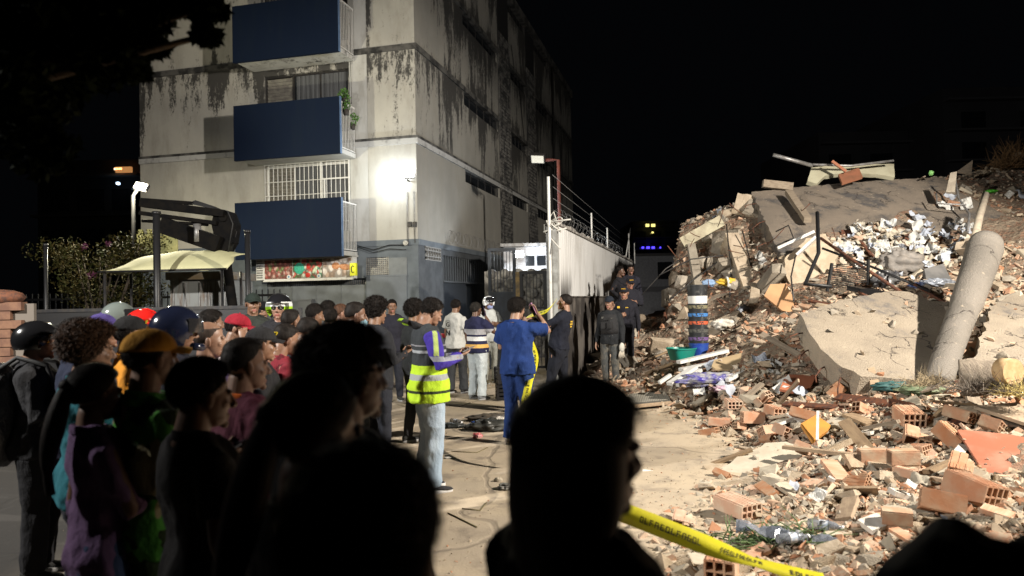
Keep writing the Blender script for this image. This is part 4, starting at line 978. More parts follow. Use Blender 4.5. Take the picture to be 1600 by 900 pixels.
# big pieces keep clear of the small stuff: polygons in plan to avoid
BIGS = []      # (centre xy, normal, poly world) planes that hide the mound
def plane3(a, b_, c_):
    A, B, C_ = P(*a), P(*b_), P(*c_); n = np.cross(B-A, C_-A); n /= np.linalg.norm(n)
    if n[2] < 0: n = -n
    return A, n
def on_plane(pl, px, py):
    d = ray(px, py); return CAM+d*(((pl[0]-CAM) @ pl[1])/(d @ pl[1]))
def slab_thing(name, label, cat, pts, pl, th, matr, sub=True, dens=.12, amp=.015, rag=.03, seed=0, group=None, edge_rag=True):
    """a broken plate of real thickness; its outline is traced on its own tilted plane"""
    W_ = [on_plane(pl, *p) for p in pts]; rs = np.random.RandomState(seed+400); out = []
    for i, a in enumerate(W_):
        b_ = W_[(i+1) % len(W_)]; L = np.linalg.norm(b_-a); n = max(1, int(L/dens)) if edge_rag else 1
        for j in range(n):
            p = a+(b_-a)*j/n
            if j: 
                tt = np.cross(pl[1], (b_-a)/L); p = p+tt*rs.uniform(-rag, rag)
            out.append(p)
    out = np.array(out); o_ = out.mean(0); q = MB(); n = len(out)
    top = out; bot = out-pl[1]*th+rs.uniform(-rag*.5, rag*.5, out.shape)
    V = np.concatenate([top, bot]); i = np.arange(n); j = (i+1) % n
    Fl = [tuple(range(n)), tuple(range(2*n-1, n-1, -1))]+[(int(a), int(a+n), int(b_+n), int(b_)) for a, b_ in zip(i, j)]
    bm = bmesh.new(); vs = [bm.verts.new(v) for v in V-o_]
    for f in Fl: bm.faces.new([vs[k] for k in f])
    bmesh.ops.recalc_face_normals(bm, faces=bm.faces[:])
    me = bpy.data.meshes.new(name); bm.to_mesh(me); bm.free(); me.materials.append(matr)
    ob = bpy.data.objects.new(name, me); COL.objects.link(ob); ob.location = o_; tag(ob, label, cat, group)
    BIGS.append((out, pl)); return ob
def m_slab(name, a, b_, dark, sc=1.0, dk=.55):
    m_, nt, b = mk(name); co = nd(nt, 'ShaderNodeTexCoord').outputs['Object']
    c = mixc(nt, sstep(nt, noise(nt, co, .9*sc, 6, .6), .38, .62), a, b_)
    c = mixc(nt, math_(nt, 'MULTIPLY', sstep(nt, noise(nt, co, 1.7*sc, 8, .7), dk, dk+.14), .8), c, dark)
    c = mixc(nt, math_(nt, 'MULTIPLY', sstep(nt, noise(nt, co, 9*sc, 4, .7), .6, .72), .5), c, (.5, .42, .32))
    v = nd(nt, 'ShaderNodeTexVoronoi', feature='DISTANCE_TO_EDGE'); v.inputs['Scale'].default_value = 1.15; mx = nd(nt, 'ShaderNodeVectorMath', operation='MULTIPLY_ADD'); nn = nd(nt, 'ShaderNodeTexNoise'); nn.inputs['Scale'].default_value = 2.4; nn.inputs['Detail'].default_value = 6
    nt.links.new(co, nn.inputs['Vector']); nt.links.new(nn.outputs['Color'], mx.inputs[0]); mx.inputs[1].default_value = (.7, .7, .7); nt.links.new(co, mx.inputs[2]); nt.links.new(mx.outputs[0], v.inputs['Vector'])
    ck = math_(nt, 'MULTIPLY', sstep(nt, v.outputs['Distance'], .014, .004), sstep(nt, noise(nt, co, 1.1, 2, .5), .48, .56)); c = mixc(nt, math_(nt, 'MULTIPLY', ck, .85), c, (.05, .04, .035))
    nt.links.new(c, b.inputs['Base Color']); b.inputs['Roughness'].default_value = .92
    bump(nt, b, math_(nt, 'SUBTRACT', math_(nt, 'ADD', noise(nt, co, 5, 10, .7), noise(nt, co, 55, 3, .6)), ck), .7, .04); return m_
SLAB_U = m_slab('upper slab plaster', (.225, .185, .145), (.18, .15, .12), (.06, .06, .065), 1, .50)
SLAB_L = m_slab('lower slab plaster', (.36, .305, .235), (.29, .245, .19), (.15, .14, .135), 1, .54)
plU = plane3((1190, 300, 18.0), (1470, 282, 18.3), (1240, 402, 15.0))
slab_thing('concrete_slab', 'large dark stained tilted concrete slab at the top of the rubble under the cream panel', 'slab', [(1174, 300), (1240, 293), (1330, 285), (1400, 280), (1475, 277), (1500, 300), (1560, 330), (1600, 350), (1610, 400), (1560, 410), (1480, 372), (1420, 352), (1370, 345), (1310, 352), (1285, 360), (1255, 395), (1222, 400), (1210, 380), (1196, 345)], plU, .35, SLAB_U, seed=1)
plL = plane3((1255, 495, 10.3), (1400, 456, 11.5), (1440, 602, 8.75))
slab_thing('concrete_slab', 'broad pale beige tilted concrete slab left of the leaning round column', 'slab', [(1250, 490), (1300, 474), (1350, 462), (1385, 455), (1420, 456), (1452, 470), (1512, 474), (1506, 520), (1492, 560), (1478, 600), (1400, 592), (1345, 588), (1305, 566), (1282, 545), (1262, 515)], plL, .28, SLAB_L, seed=2)
plR = plane3((1545, 480, 10.7), (1600, 470, 11.1), (1560, 570, 8.5))
slab_thing('concrete_slab', 'pale cracked concrete slab right of the leaning round column', 'slab', [(1550, 478), (1575, 462), (1640, 455), (1660, 570), (1600, 590), (1530, 590), (1520, 560), (1535, 520)], plR, .28, SLAB_L, seed=3)
pl2 = plane3((1120, 740, 7.2), (1230, 695, 8.1), (1215, 740, 7.3))
pl2 = (P(1120, 742, 7.0)+V3(0, 0, .03), np.array([-.10, -.16, 1])/np.linalg.norm([-.10, -.16, 1]))
slab_thing('wall_slab', 'flat cream plaster slab lying between the bare ground and the broken bricks', 'slab', [(1122, 738), (1150, 715), (1196, 692), (1228, 690), (1262, 706), (1250, 728), (1226, 738), (1205, 752), (1165, 752)], pl2, .09, DUST['plaster'], seed=4)
pl3 = (P(1300, 380, 14.5), np.array([-.1, -.75, .66])/np.linalg.norm([-.1, -.75, .66]))
slab_thing('wall_slab', 'beige slab standing below the dark upper slab beside the white window frames', 'slab', [(1225, 405), (1260, 372), (1290, 365), (1310, 400), (1290, 450), (1262, 470), (1240, 455), (1228, 430)], pl3, .2, DUST['beige'], seed=5)
plW = plane3((1268, 262, 18.6), (1396, 258, 18.6), (1330, 280, 18.3))
slab_thing('wall_panel', 'pale cream wall panel lying highest on the rubble', 'panel', [(1262, 283), (1268, 262), (1300, 258), (1397, 256), (1398, 277), (1370, 272), (1320, 270), (1290, 274), (1276, 287)], plW, .12, mat('cream painted panel', (.40, .385, .28), (.34, .32, .23), .7, ns=3), seed=6, rag=.01)
def beam(name, label, cat, a, b_, w_, h_, matr, roll=0, group=None, up=(0, 0, 1)):
    A, B = P(*a), P(*b_); q = MB(); 
    q.bar((0, 0, 0), B-A, w_, h_, up); o_ = q.build(name, matr); o_.location = tuple(A); return tag(o_, label, cat, group)
def pipe(name, label, cat, pts, r, matr, group=None, n=8):
    W_ = [P(*p) for p in pts]; q = MB(); q.tube([w_-W_[0] for w_ in W_], r, n); o_ = q.build(name, matr); o_.location = tuple(W_[0]); return tag(o_, label, cat, group)
# cliff side beams
beam('concrete_beam', 'pale yellowish concrete beam leaning down the left shoulder of the rubble', 'beam', (1066, 380, 17.4), (1128, 345, 17.2), .34, .26, mat('pale yellow paint', (.45, .42, .30), (.32, .28, .2), .85, ns=4))
beam('concrete_column', 'broken square concrete column standing upright in the middle of the cliff of rubble', 'column', (1142, 372, 16.6), (1176, 470, 15.0), .3, .3, DUST['beige'])
beam('concrete_column', 'slimmer leaning concrete column left of the upright column in the cliff of rubble', 'column', (1080, 385, 17.2), (1092, 450, 16.0), .18, .18, DUST['grey'])
beam('timber_beam', 'long orange timber beam sloping behind the white slats', 'beam', (1160, 548, 12.4), (1258, 495, 12.2), .16, .12, mat('fresh orange wood', (.42, .22, .09), (.3, .17, .09), .7, ns=3, vscale=(2, 9, 9)))
beam('timber_beam', 'timber post lying on the dark upper slab', 'beam', (1232, 300, 17.4), (1262, 344, 16.1), .16, .12, DUST['wood2'])
beam('timber_beam', 'weathered timber at the left top end of the dark slab', 'beam', (1192, 287, 18.1), (1238, 292, 18.0), .22, .18, DUST['wood2'])
for k_, (a, b_, w_, lab) in enumerate((((1060, 566, 12.0), (1136, 548, 12.3), .12, 'upper of the two long white window frames lying right of the teal basin'), ((1064, 578, 11.8), (1112, 568, 12.1), .12, 'lower shorter white window frame lying right of the teal basin'),
      ((1046, 600, 11.2), (1086, 573, 11.6), .11, 'white slat sloping towards the ground at the left of the slats'), ((1058, 602, 11.2), (1094, 578, 11.6), .08, 'white slat sloping towards the ground at the right of the slats'), ((1030, 598, 11.4), (1048, 586, 11.5), .05, 'thin white strip at the left end of the slats'),
      ((1136, 594, 10.6), (1168, 578, 10.9), .06, 'white slat lying next to the scrap with the yellow cap'), ((1215, 388, 14.4), (1272, 362, 14.2), .22, 'upper long white window frame hanging at the foot of the dark slab'), ((1246, 398, 14.2), (1276, 370, 14.0), .16, 'lower short white window frame hanging at the foot of the dark slab'))):
    beam('trim_board', lab, 'window frame', a, b_, w_, .05, M['metal_white'], group='white frames in the rubble')
pipe('steel_pipe', 'long pale pipe jutting out highest above the left end of the rubble', 'pipe', [(1208, 242, 18.6), (1230, 248, 18.55), (1270, 259, 18.5)], .05, M['metal_grey'])
pipe('steel_pipe', 'thin pipe lying along the top of the cream panel', 'pipe', [(1270, 257, 18.2), (1330, 259, 18.2), (1396, 251, 18.2)], .03, M['metal_grey'])
pipe('pale_post', 'pale round post standing behind the top of the leaning column', 'post', [(1522, 380, 13.5), (1530, 340, 14.3), (1540, 304, 15.1)], .07, mat('pale timber', (.40, .35, .27), (.3, .25, .2), .9, ns=8))
pipe('bent_pipe', 'bent black pipe frame standing on the beige slab below the dark slab', 'pipe', [(1277, 332, 14.0), (1279, 395, 13.2), (1258, 444, 12.6), (1300, 448, 12.4)], .035, M['metal_black'])
pipe('steel_rod', 'long brown steel rod running down to the lower slab', 'rod', [(1282, 372, 14), (1340, 412, 13.2), (1406, 455, 12.2)], .03, M['rust'])
pipe('steel_rod', 'thin black rod below the brown rod', 'rod', [(1285, 388, 13.8), (1370, 420, 13.0), (1452, 455, 12.0)], .022, M['metal_black'])
pipe('steel_rod', 'pale bent wire frame standing in the upper right rubble', 'rod', [(1490, 270, 17), (1498, 310, 16.5), (1515, 335, 16), (1512, 362, 15.2)], .025, M['metal_grey'])
pipe('steel_rod', 'thin wire bracket left of the pale post', 'rod', [(1463, 302, 16.6), (1464, 318, 16.4), (1510, 320, 16.1)], .018, M['metal_grey'])
for k_, (pts, lab) in enumerate((([(1030, 430, 16), (1080, 405, 16.2), (1130, 399, 16)], 'cable sagging across the left cliff of rubble'), ([(1135, 350, 16.4), (1142, 420, 15.8), (1140, 470, 15.2)], 'thin cable hanging beside the upright column'), ([(1160, 360, 16.2), (1170, 400, 15.8), (1182, 470, 15)], 'cable hanging right of the upright column'),
        ([(1210, 385, 14.6), (1240, 372, 14.6), (1232, 352, 14.9), (1212, 362, 15)], 'looped cable lying on the foot of the dark slab'), ([(1243, 400, 13.6), (1236, 432, 13.2), (1240, 470, 12.6)], 'cable hanging down the beige slab'), ([(1548, 475, 11), (1562, 485, 10.8), (1575, 492, 10.6), (1602, 498, 10.4)], 'black cable along the crack of the right slab'),
        ([(1310, 575, 9.3), (1335, 588, 9.1), (1350, 600, 8.9)], 'dark cable at the foot of the pale slab'), ([(1002, 462, 16.4), (1040, 420, 16.6), (1075, 398, 16.6)], 'steel bar leaning on the left cliff'), ([(1045, 470, 15.6), (1080, 440, 15.8), (1120, 410, 16)], 'lower steel bar leaning on the left cliff'))):
    pipe('loose_cable', lab, 'cable', pts, .014, M['metal_dark'])
for k_ in range(26):   # reinforcing bars and wires sticking out
    px, py = rnd.uniform(1060, 1250), rnd.uniform(325, 520); Y = 16.6-(py-330)*.014; a = (px, py, Y); dx, dy = rnd.uniform(-28, 28), rnd.uniform(-30, 18)
    pipe('rebar', 'thin rusty bar sticking out of the left cliff of rubble', 'rebar', [a, (px+dx*.5, py+dy*.4, Y-.25), (px+dx, py+dy, Y-.4)], .009, M['rust'], 'bars in the cliff of rubble', 5)
for k_, (px, py, Y, dx, dy) in enumerate(((1256, 520, 10.2, -22, 6), (1268, 545, 9.9, -20, 14), (1290, 572, 9.4, -16, 16), (1315, 588, 9.1, -6, 20), (1240, 398, 14.7, -16, 24), (1222, 402, 14.9, -22, 14), (1206, 378, 15.4, -24, 8), (1196, 345, 16.2, -20, 12), (1300, 356, 15.9, 6, 22), (1340, 350, 16.0, 10, 20), (1400, 352, 15.8, -4, 20), (1182, 318, 17.2, -18, 4))):
    pipe('rebar', 'bent rusty bar hooked out of the broken edge of a tilted slab', 'rebar', [(px, py, Y), (px+dx*.5, py+dy*.3, Y-.15), (px+dx, py+dy, Y-.2), (px+dx*.9, py+dy*1.6, Y-.25)], .010, M['rust'], 'bars at the slab edges', 5)
# the leaning round column and its broken foot, lying log
A, B = P(1464, 604, 8.6), P(1541, 383, 11.4)
q = MB(); n = 28; t = np.arange(n)/n*2*math.pi; ax_ = (B-A)/np.linalg.norm(B-A); e1 = np.cross(ax_, V3(0, 1, 0)); e1 /= np.linalg.norm(e1); e2 = np.cross(ax_, e1); rings = []
for k_ in range(46):
    f = k_/45; r = np.interp(f, [0, .5, .52, .54, .96, 1], [.150, .185, .21, .20, .255, .24]); base = (B-A)*f+.012*e1*math.sin(f*7)
    rr = r*(1+.018*fbm(np.c_[np.cos(t)*.6, np.sin(t)*.6, np.full(n, f*5)], 3, 3)+.008*math.sin(f*120)); rings.append(base+rr[:, None]*(np.cos(t)[:, None]*e1+np.sin(t)[:, None]*e2))
q.loft(rings); co_ = q.build('round_column', m_slab('round column concrete', (.21, .19, .165), (.165, .15, .13), (.10, .09, .08), 1.2, .6)); co_.location = tuple(A)
tag(co_, 'thick round concrete column leaning back over the pale slabs', 'column')
A, B = P(1500, 590, 7.3), P(1605, 588, 7.0)
lg = empty('cut_log', tuple(A), 0, 'thick grey log with a pale sawn end lying at the right edge below the column', 'log'); q = MB(); d_ = B-A; ax_ = d_/np.linalg.norm(d_); e1 = np.cross(ax_, V3(0, 0, 1)); e1 /= np.linalg.norm(e1); e2 = np.cross(e1, ax_); rings = []
for k_ in range(24):
    f = k_/23; rr = (.175+.01*math.sin(f*9))*(1+.05*fbm(np.c_[np.cos(t), np.sin(t), np.full(n, f*3)], 12, 3)); rings.append(d_*f+rr[:, None]*(np.cos(t)[:, None]*e1+np.sin(t)[:, None]*e2))
q.loft(rings); q.build('bark', mat('grey palm bark', (.32, .27, .21), (.20, .165, .13), .95, ns=3, vscale=(9, 2, 2), bmp=.8, bs_=14, bd=.02), lg)
c_ = P(1584, 581, 6.75)-A; q = MB(); q.tube([c_, c_+V3(-.03, .12, .0)], .12, 24); q.build('sawn_end', mat('fresh cut wood', (.50, .36, .20), (.42, .27, .13), .8, ns=14), lg)
def brush(name, label, cat, px, py, Y, r, n, L, th, colr, seed, up=.6, g=None):
    p = P(px, py, Y); rs = np.random.RandomState(seed); q = MB()
    for k_ in range(n):
        a = rs.randn(3)*np.array(r)*.4; a[2] = abs(a[2])*.4; d = rs.randn(3); d[2] = abs(d[2])*up; d /= np.linalg.norm(d); l_ = L*rs.uniform(.4, 1.1); m_ = a+d*l_*.5+rs.randn(3)*l_*.12
        q.tube([a, m_, a+d*l_+rs.randn(3)*l_*.15], [th, th*.8, th*.3], 3, caps=False)
    o_ = q.build(name, mat('brush %s' % (colr,), colr, tuple(c*.6 for c in colr), .9, ns=9)); o_.location = tuple(p); return tag(o_, label, cat, g)
brush('dead_twigs', 'heap of grey dead twigs in front of the sawn log', 'twigs', 1562, 612, 6.9, (.5, .3, .15), 420, .22, .004, (.16, .135, .11), 1)
brush('dry_grass', 'tuft of yellow dry grass at the right edge', 'grass', 1592, 618, 6.7, (.2, .2, .1), 260, .2, .003, (.5, .4, .15), 2, .9)
brush('dry_straw', 'pale dry straw at the foot of the leaning column', 'straw', 1448, 603, 7.7, (.25, .15, .1), 200, .22, .003, (.4, .32, .2), 3)
brush('dead_branches', 'dark brown shrub remains standing at the top right corner of the rubble', 'shrub', 1580, 262, 19, (.5, .3, .3), 300, .7, .008, (.22, .13, .06), 4, 1.2)
brush('green_leaves', 'strands of green grass between the bricks at the bottom', 'leaves', 1170, 846, 4.75, (.35, .2, .05), 70, .22, .006, (.10, .16, .06), 5, .3)
brush('green_leaves', 'green strands beside the bottle at the bottom', 'leaves', 1245, 838, 4.7, (.25, .15, .05), 40, .22, .006, (.12, .18, .07), 6, .3)
A = P(1583, 245, 19.5); q = MB()
for k_ in (0, 1): q.tube([V3(.0+.45*k_, 0, -.9), V3(1.5+.45*k_, .2, 1.0)], .025, 6)
for k_ in range(7): f = k_/6; q.tube([V3(0+1.5*f, .2*f, -.9+1.9*f), V3(.45+1.5*f, .2*f, -.9+1.9*f)], .02, 6)
o_ = q.build('metal_ladder', M['metal_grey']); o_.location = tuple(A); tag(o_, 'grey metal ladder sticking out of the rubble at the top right corner', 'ladder')
# bucket stack
Yb = 12.6; b0 = P(1092, 556, Yb); bs0 = V3(b0[0], b0[1], b0[2])
def tub(name, label, z, r0, r1, h, matr, band=None, x=0., y=0., g=None):
    n = 28; t = np.arange(n)/n*2*math.pi; q = MB(); prof_ = [(r0*.1, .004), (r0, .0), (r0+(r1-r0)*.5, h*.5), (r1, h), (r1*1.03, h), (r1*1.03, h-.02), (r1*.97, h-.025), (r0*.93, .012), (r0*.1, .012)]
    q.loft([np.stack([np.cos(t)*r, np.sin(t)*r, np.full(n, z_)], 1) for r, z_ in prof_], True)
    o_ = empty(name, (bs0[0]+x, bs0[1]+y, bs0[2]+z), 0, label, 'bucket', g); q.build('shell', matr, o_, sharp=40)
    if band:
        q = MB(); q.loft([np.stack([np.cos(t)*r, np.sin(t)*r, np.full(n, z_)], 1) for r, z_ in ((np.interp(band[0], [0, h], [r0, r1])+.006, band[0]), (np.interp(band[1], [0, h], [r0, r1])+.006, band[1]))], False); q.build('band', band[2], o_)
    return o_
bp = M['black_plastic']; BLK = mat('scuffed black bucket', (.02, .022, .025), (.10, .10, .095), .5, ns=9, lo=.52, hi=.7)
st_cols = [('blue plastic', (.02, .06, .35)), None, ('purple', (.16, .09, .25)), None, ('red orange', (.55, .10, .04)), None, ('bright blue', (.08, .22, .5)), None, ('dusty cream', (.3, .27, .15)), None]
z = 0; tub('plastic_bucket', 'blue bucket at the very bottom of the tall stack', 0, .15, .165, .22, mat('blue plastic', (.015, .05, .32), (.03, .08, .3), .35, ns=6), g='tall bucket stack'); z = .2
names = ['black bucket with purple scuffs low in the tall stack', 'dusty black bucket third from the bottom of the tall stack', 'black bucket with red orange print in the middle of the tall stack', 'black bucket with bright blue print above the red one', 'dusty black bucket right below the white band']
for k_, lab in enumerate(names):
    bc = [(.16, .09, .25), (.10, .1, .09), (.60, .12, .05), (.06, .22, .55), (.22, .2, .12)][k_]
    tub('plastic_bucket', lab, z, .152, .168, .15, BLK, (.07, .125, mat('band %d' % k_, bc, (.03, .03, .03), .6, ns=18, lo=.45, hi=.6)), g='tall bucket stack')
    for j in range(2): pass
    z += .135
tub('plastic_bucket', 'black topmost bucket with white band on the tall stack', z, .15, .175, .34, BLK, (.02, .15, mat('white label band', (.7, .7, .68), rough=.6)), g='tall bucket stack')
b1 = P(1065, 560, 12.5)-bs0; tub('plastic_basin', 'teal green plastic basin left of the bucket stack', b1[2]-.02, .19, .25, .2, mat('teal plastic', (.01, .25, .19), (.02, .2, .16), .35, ns=5), x=b1[0], y=b1[1])
crumple('plastic_bag', 'translucent grey bag with purple cloth inside left of the slats', 'bag', 1108, 600, (.42, .18, .10), (.38, .38, .37), (.05, .04, .28), 31, .22, .25)
crumple('yellow_cloth', 'yellow cloth caught high in the cliff of rubble', 'cloth', 1137, 445, (.22, .1, .08), (.55, .36, .04), None, 32, 1.75)
crumple('light_blue_cloth', 'pale blue cloth left of the yellow cloth in the cliff', 'cloth', 1108, 446, (.16, .1, .07), (.22, .32, .48), None, 33, 1.72)
crumple('white_cloth', 'white crumpled cloth right of the bucket stack', 'cloth', 1130, 513, (.2, .1, .1), (.6, .58, .53), (.45, .42, .36), 34, .95)
crumple('pink_cloth', 'pinkish purple cloth between the broken bricks', 'cloth', 1128, 612, (.16, .1, .05), (.42, .28, .40), (.5, .4, .38), 35, .22)
crumple('green_cloth', 'dark green cloth below the leaning column', 'cloth', 1440, 615, (.25, .12, .06), (.07, .11, .06), (.16, .19, .11), 36, .5)
crumple('teal_cloth', 'dark teal cloth left of the green cloth', 'cloth', 1392, 610, (.2, .1, .06), (.03, .09, .09), None, 37, .5)
crumple('green_pot', 'bright green plastic piece in the upper right rubble', 'scrap', 1548, 301, (.15, .12, .04), (.05, .30, .02), None, 38, 4.15, .4)
crumple('green_ball', 'small light green piece on the top edge right of the cream panel', 'scrap', 1455, 273, (.05, .05, .06), (.25, .55, .18), None, 39, 4.72, .4)
crumple('yellow_lump', 'small bright yellow piece near the white slats', 'scrap', 1130, 591, (.05, .04, .03), (.6, .45, .02), None, 40, .35)
crumple('blue_scrap', 'bright blue scrap at the left lower corner of the pale slab', 'scrap', 1282, 548, (.1, .1, .14), (.02, .06, .25), None, 41, .75)
crumple('blue_bag', 'blue tinted plastic in the hollow above the pale slab', 'bag', 1435, 450, (.16, .1, .06), (.12, .18, .42), (.3, .33, .4), 42, 1.85, .25)
crumple('clear_sheet', 'crumpled clear plastic above the pale slab', 'plastic', 1465, 447, (.28, .14, .08), (.3, .33, .38), (.12, .13, .15), 43, 1.85, .2)
crumple('dark_bag', 'black bag beside the chair in the hollow above the pale slab', 'bag', 1382, 445, (.25, .16, .14), (.03, .03, .035), (.12, .12, .12), 44, 1.8, .3)
crumple('grey_cushion', 'grey brown curved cushion above the pale slab', 'cushion', 1408, 425, (.38, .2, .24), (.20, .18, .16), (.14, .13, .12), 45, 2.1)
# flat boards: real plates standing at their own tilt
def board(name, label, cat, pts, c3, th, matr, g=None, rag=0):
    pl = plane3(*c3) if len(c3) == 3 else (P(*c3[0]), np.array(c3[1], float)/np.linalg.norm(c3[1])); return slab_thing(name, label, cat, pts, pl, th, matr, rag=rag, edge_rag=rag > 0, group=g, seed=hash(label) % 50 if 0 else len(label))
WR = mat('reddish laminate', (.34, .125, .075), (.42, .22, .16), .45, ns=2.2, bmp=.1, lo=.45, hi=.75)
board('wooden_board', 'large reddish brown laminate board leaning at the right edge', 'board', [(1496, 672), (1500, 671), (1574, 678), (1640, 690), (1640, 756), (1545, 745), (1530, 725)], ((1500, 671, 6.4), (1600, 682, 6.2), (1545, 745, 5.65)), .025, WR)
board('wooden_board', 'dusty grey brown board above the reddish board at the right edge', 'board', [(1522, 634), (1640, 624), (1640, 664), (1600, 660)], ((1522, 634, 7.0), (1600, 627, 7.2), (1600, 660, 6.4)), .03, mat('dusty board', (.40, .31, .22), (.32, .25, .18), .85, ns=3))
board('wooden_board', 'small orange board with a white post standing in the middle of the rubble', 'board', [(1251, 662), (1275, 648), (1298, 664), (1294, 672), (1270, 690)], ((1251, 662, 7.6), (1298, 664, 7.6), (1268, 690, 7.3)), .03, mat('orange plywood', (.50, .24, .05), (.42, .19, .05), .5, ns=3))
beam('white_post', 'short thin white post in front of the orange board', 'post', (1277, 688, 7.28), (1278, 643, 7.5), .025, .025, M['metal_white'])
board('wooden_board', 'reddish brown board in the rubble above the orange board', 'board', [(1218, 608), (1228, 585), (1276, 586), (1266, 606), (1240, 612)], ((1218, 610, 9.4), (1275, 586, 10.0), (1265, 606, 9.5)), .03, mat('red board', (.42, .15, .08), (.36, .13, .07), .6, ns=3))
board('wooden_board', 'wide brown board with white sheet behind the reddish board', 'board', [(1165, 586), (1212, 568), (1246, 569), (1226, 584)], ((1165, 586, 10.8), (1240, 569, 11.2), (1226, 584, 10.7)), .02, mat('brown board', (.22, .12, .09), (.28, .17, .12), .7, ns=3))
board('white_sheet', 'white plastic sheet lying behind the wide brown board', 'sheet', [(1165, 576), (1178, 560), (1212, 558), (1208, 570)], ((1165, 576, 11.2), (1212, 558, 11.6), (1208, 570, 11.3)), .01, M['metal_white'])
board('cardboard_sheet', 'large tan board lying right of the white slats', 'board', [(1112, 572), (1116, 562), (1168, 549), (1178, 568), (1140, 577), (1118, 576)], ((1112, 575, 11.4), (1168, 549, 12.0), (1178, 568, 11.5)), .03, mat('tan board', (.46, .35, .21), (.4, .3, .18), .85, ns=3))
board('cabinet_panel', 'orange tan cabinet panel standing open in the cliff of rubble', 'panel', [(1204, 444), (1228, 443), (1238, 462), (1243, 490), (1222, 485), (1194, 462)], ((1196, 458, 13.2), (1230, 443, 13.2), (1240, 488, 12.9)), .05, mat('orange tan panel', (.46, .26, .13), (.36, .2, .1), .7, ns=2.5))
board('wooden_board', 'irregular orange brown board at the very bottom of the rubble', 'board', [(1268, 850), (1275, 816), (1300, 808), (1345, 822), (1370, 838), (1330, 846), (1300, 842)], ((1270, 852, 4.9), (1300, 808, 5.3), (1365, 838, 4.95)), .02, mat('torn plywood', (.42, .22, .08), (.5, .36, .2), .7, ns=4))
board('small_box', 'yellow timber board at the foot of the pale slab', 'board', [(1356, 575), (1366, 573), (1374, 598), (1360, 601)], ((1356, 575, 9.0), (1366, 573, 9.0), (1372, 599, 8.8)), .04, DUST['wood'])
board('plaster_sheet', 'grey white thick cardboard sheet standing near the top right rubble', 'sheet', [(1478, 300), (1485, 270), (1495, 268), (1492, 300)], ((1478, 300, 16.4), (1490, 268, 16.6), (1492, 300, 16.3)), .06, DUST['grey'])
board('wooden_board', 'brown board corner pointing up at the top right', 'board', [(1495, 268), (1520, 250), (1518, 272)], ((1495, 268, 18.4), (1520, 252, 18.5), (1518, 272, 18.3)), .05, DUST['wood2'])
board('red_door', 'reddish board on top of the dark slab', 'board', [(1310, 272), (1342, 262), (1348, 276), (1316, 286)], ((1310, 276, 17.9), (1342, 262, 18.2), (1345, 277, 17.8)), .06, mat('red brown board', (.28, .11, .06), (.2, .09, .05), .8, ns=3))
beam('timber_beam', 'reddish plank pointing up on the cream panel', 'beam', (1300, 252, 18.0), (1322, 268, 17.9), .12, .06, mat('red plank', (.28, .11, .06), rough=.8))
board('tiled_panel', 'dark slate panel standing behind the pale slab', 'panel', [(1444, 420), (1474, 412), (1496, 456), (1452, 458)], ((1444, 422, 13), (1474, 412, 13.2), (1490, 456, 12.5)), .08, mat('slate grey', (.10, .10, .10), (.16, .155, .15), .8, ns=3))
board('paving_stone', 'thick flat grey stone block with white top at the edge of the rubble', 'stone', [(1006, 770), (1010, 752), (1060, 744), (1082, 765), (1075, 775), (1040, 782), (1008, 784)], ((1008, 782, 6.35), (1060, 744, 6.9), (1080, 772, 6.45)), .2, DUST['grey'], rag=.015)
board('white_cloth_sheet', 'white sheet lying on the flat stone block', 'sheet', [(1003, 752), (1004, 733), (1040, 738), (1062, 745), (1045, 748)], ((1003, 752, 6.85), (1062, 745, 6.95), (1006, 733, 7.1)), .03, mat('white sheet', (.68, .67, .64), rough=.8))
# grille with wooden edge
A, B, C_ = G(986, 634, .08), G(1048, 628, .08), G(1040, 612, .1); vg = empty('slatted_grille', tuple(A), 0, 'grey slatted grille with a wooden edge lying flat at the edge of the rubble', 'grille')
q = MB(); e1 = (B-A); e2 = (C_-B); q.prism([V3(0, 0, 0), e1, e1+e2, e2], (0, 0, .015), 0)
for k_ in range(22): f = (k_+.5)/22; q.bar(e1*f+e2*.1+V3(0, 0, .025), e1*f+e2*.92+V3(0, 0, .025), .02, .012, mat=1)
q.build('slats', [mat('grille shade', (.12, .115, .10), rough=.8), mat('dusty grille', (.36, .34, .29), rough=.8)], vg); q = MB(); q.bar((0, 0, -.01), e1+V3(0, 0, -.01), .04, .05); q.build('wooden_edge', DUST['wood'], vg)
# crushed clear tray
A = G(1150, 822, .16); q = MB(); Vt = []
for i in range(26):
    for j in range(8): Vt.append((i*.024, (j-3.5)*.022+.02*math.sin(i*.3), .035*math.sin(j*.9)+.022*math.sin(i*.55+j)+.006*(i % 2)))
idx = np.arange(26*8).reshape(26, 8); q.add(np.array(Vt), np.stack([idx[:-1, :-1].ravel(), idx[1:, :-1].ravel(), idx[1:, 1:].ravel(), idx[:-1, 1:].ravel()], 1), 0, False)
o_ = q.build('plastic_tray', MC['clear plastic %s' % ((.6, .65, .75),)]); o_.location = tuple(A); o_.rotation_euler = (0, .1, -.35); o_.modifiers.new('t', 'SOLIDIFY').thickness = .004; tag(o_, 'crushed clear ribbed plastic tray lying at the bottom of the rubble', 'tray')
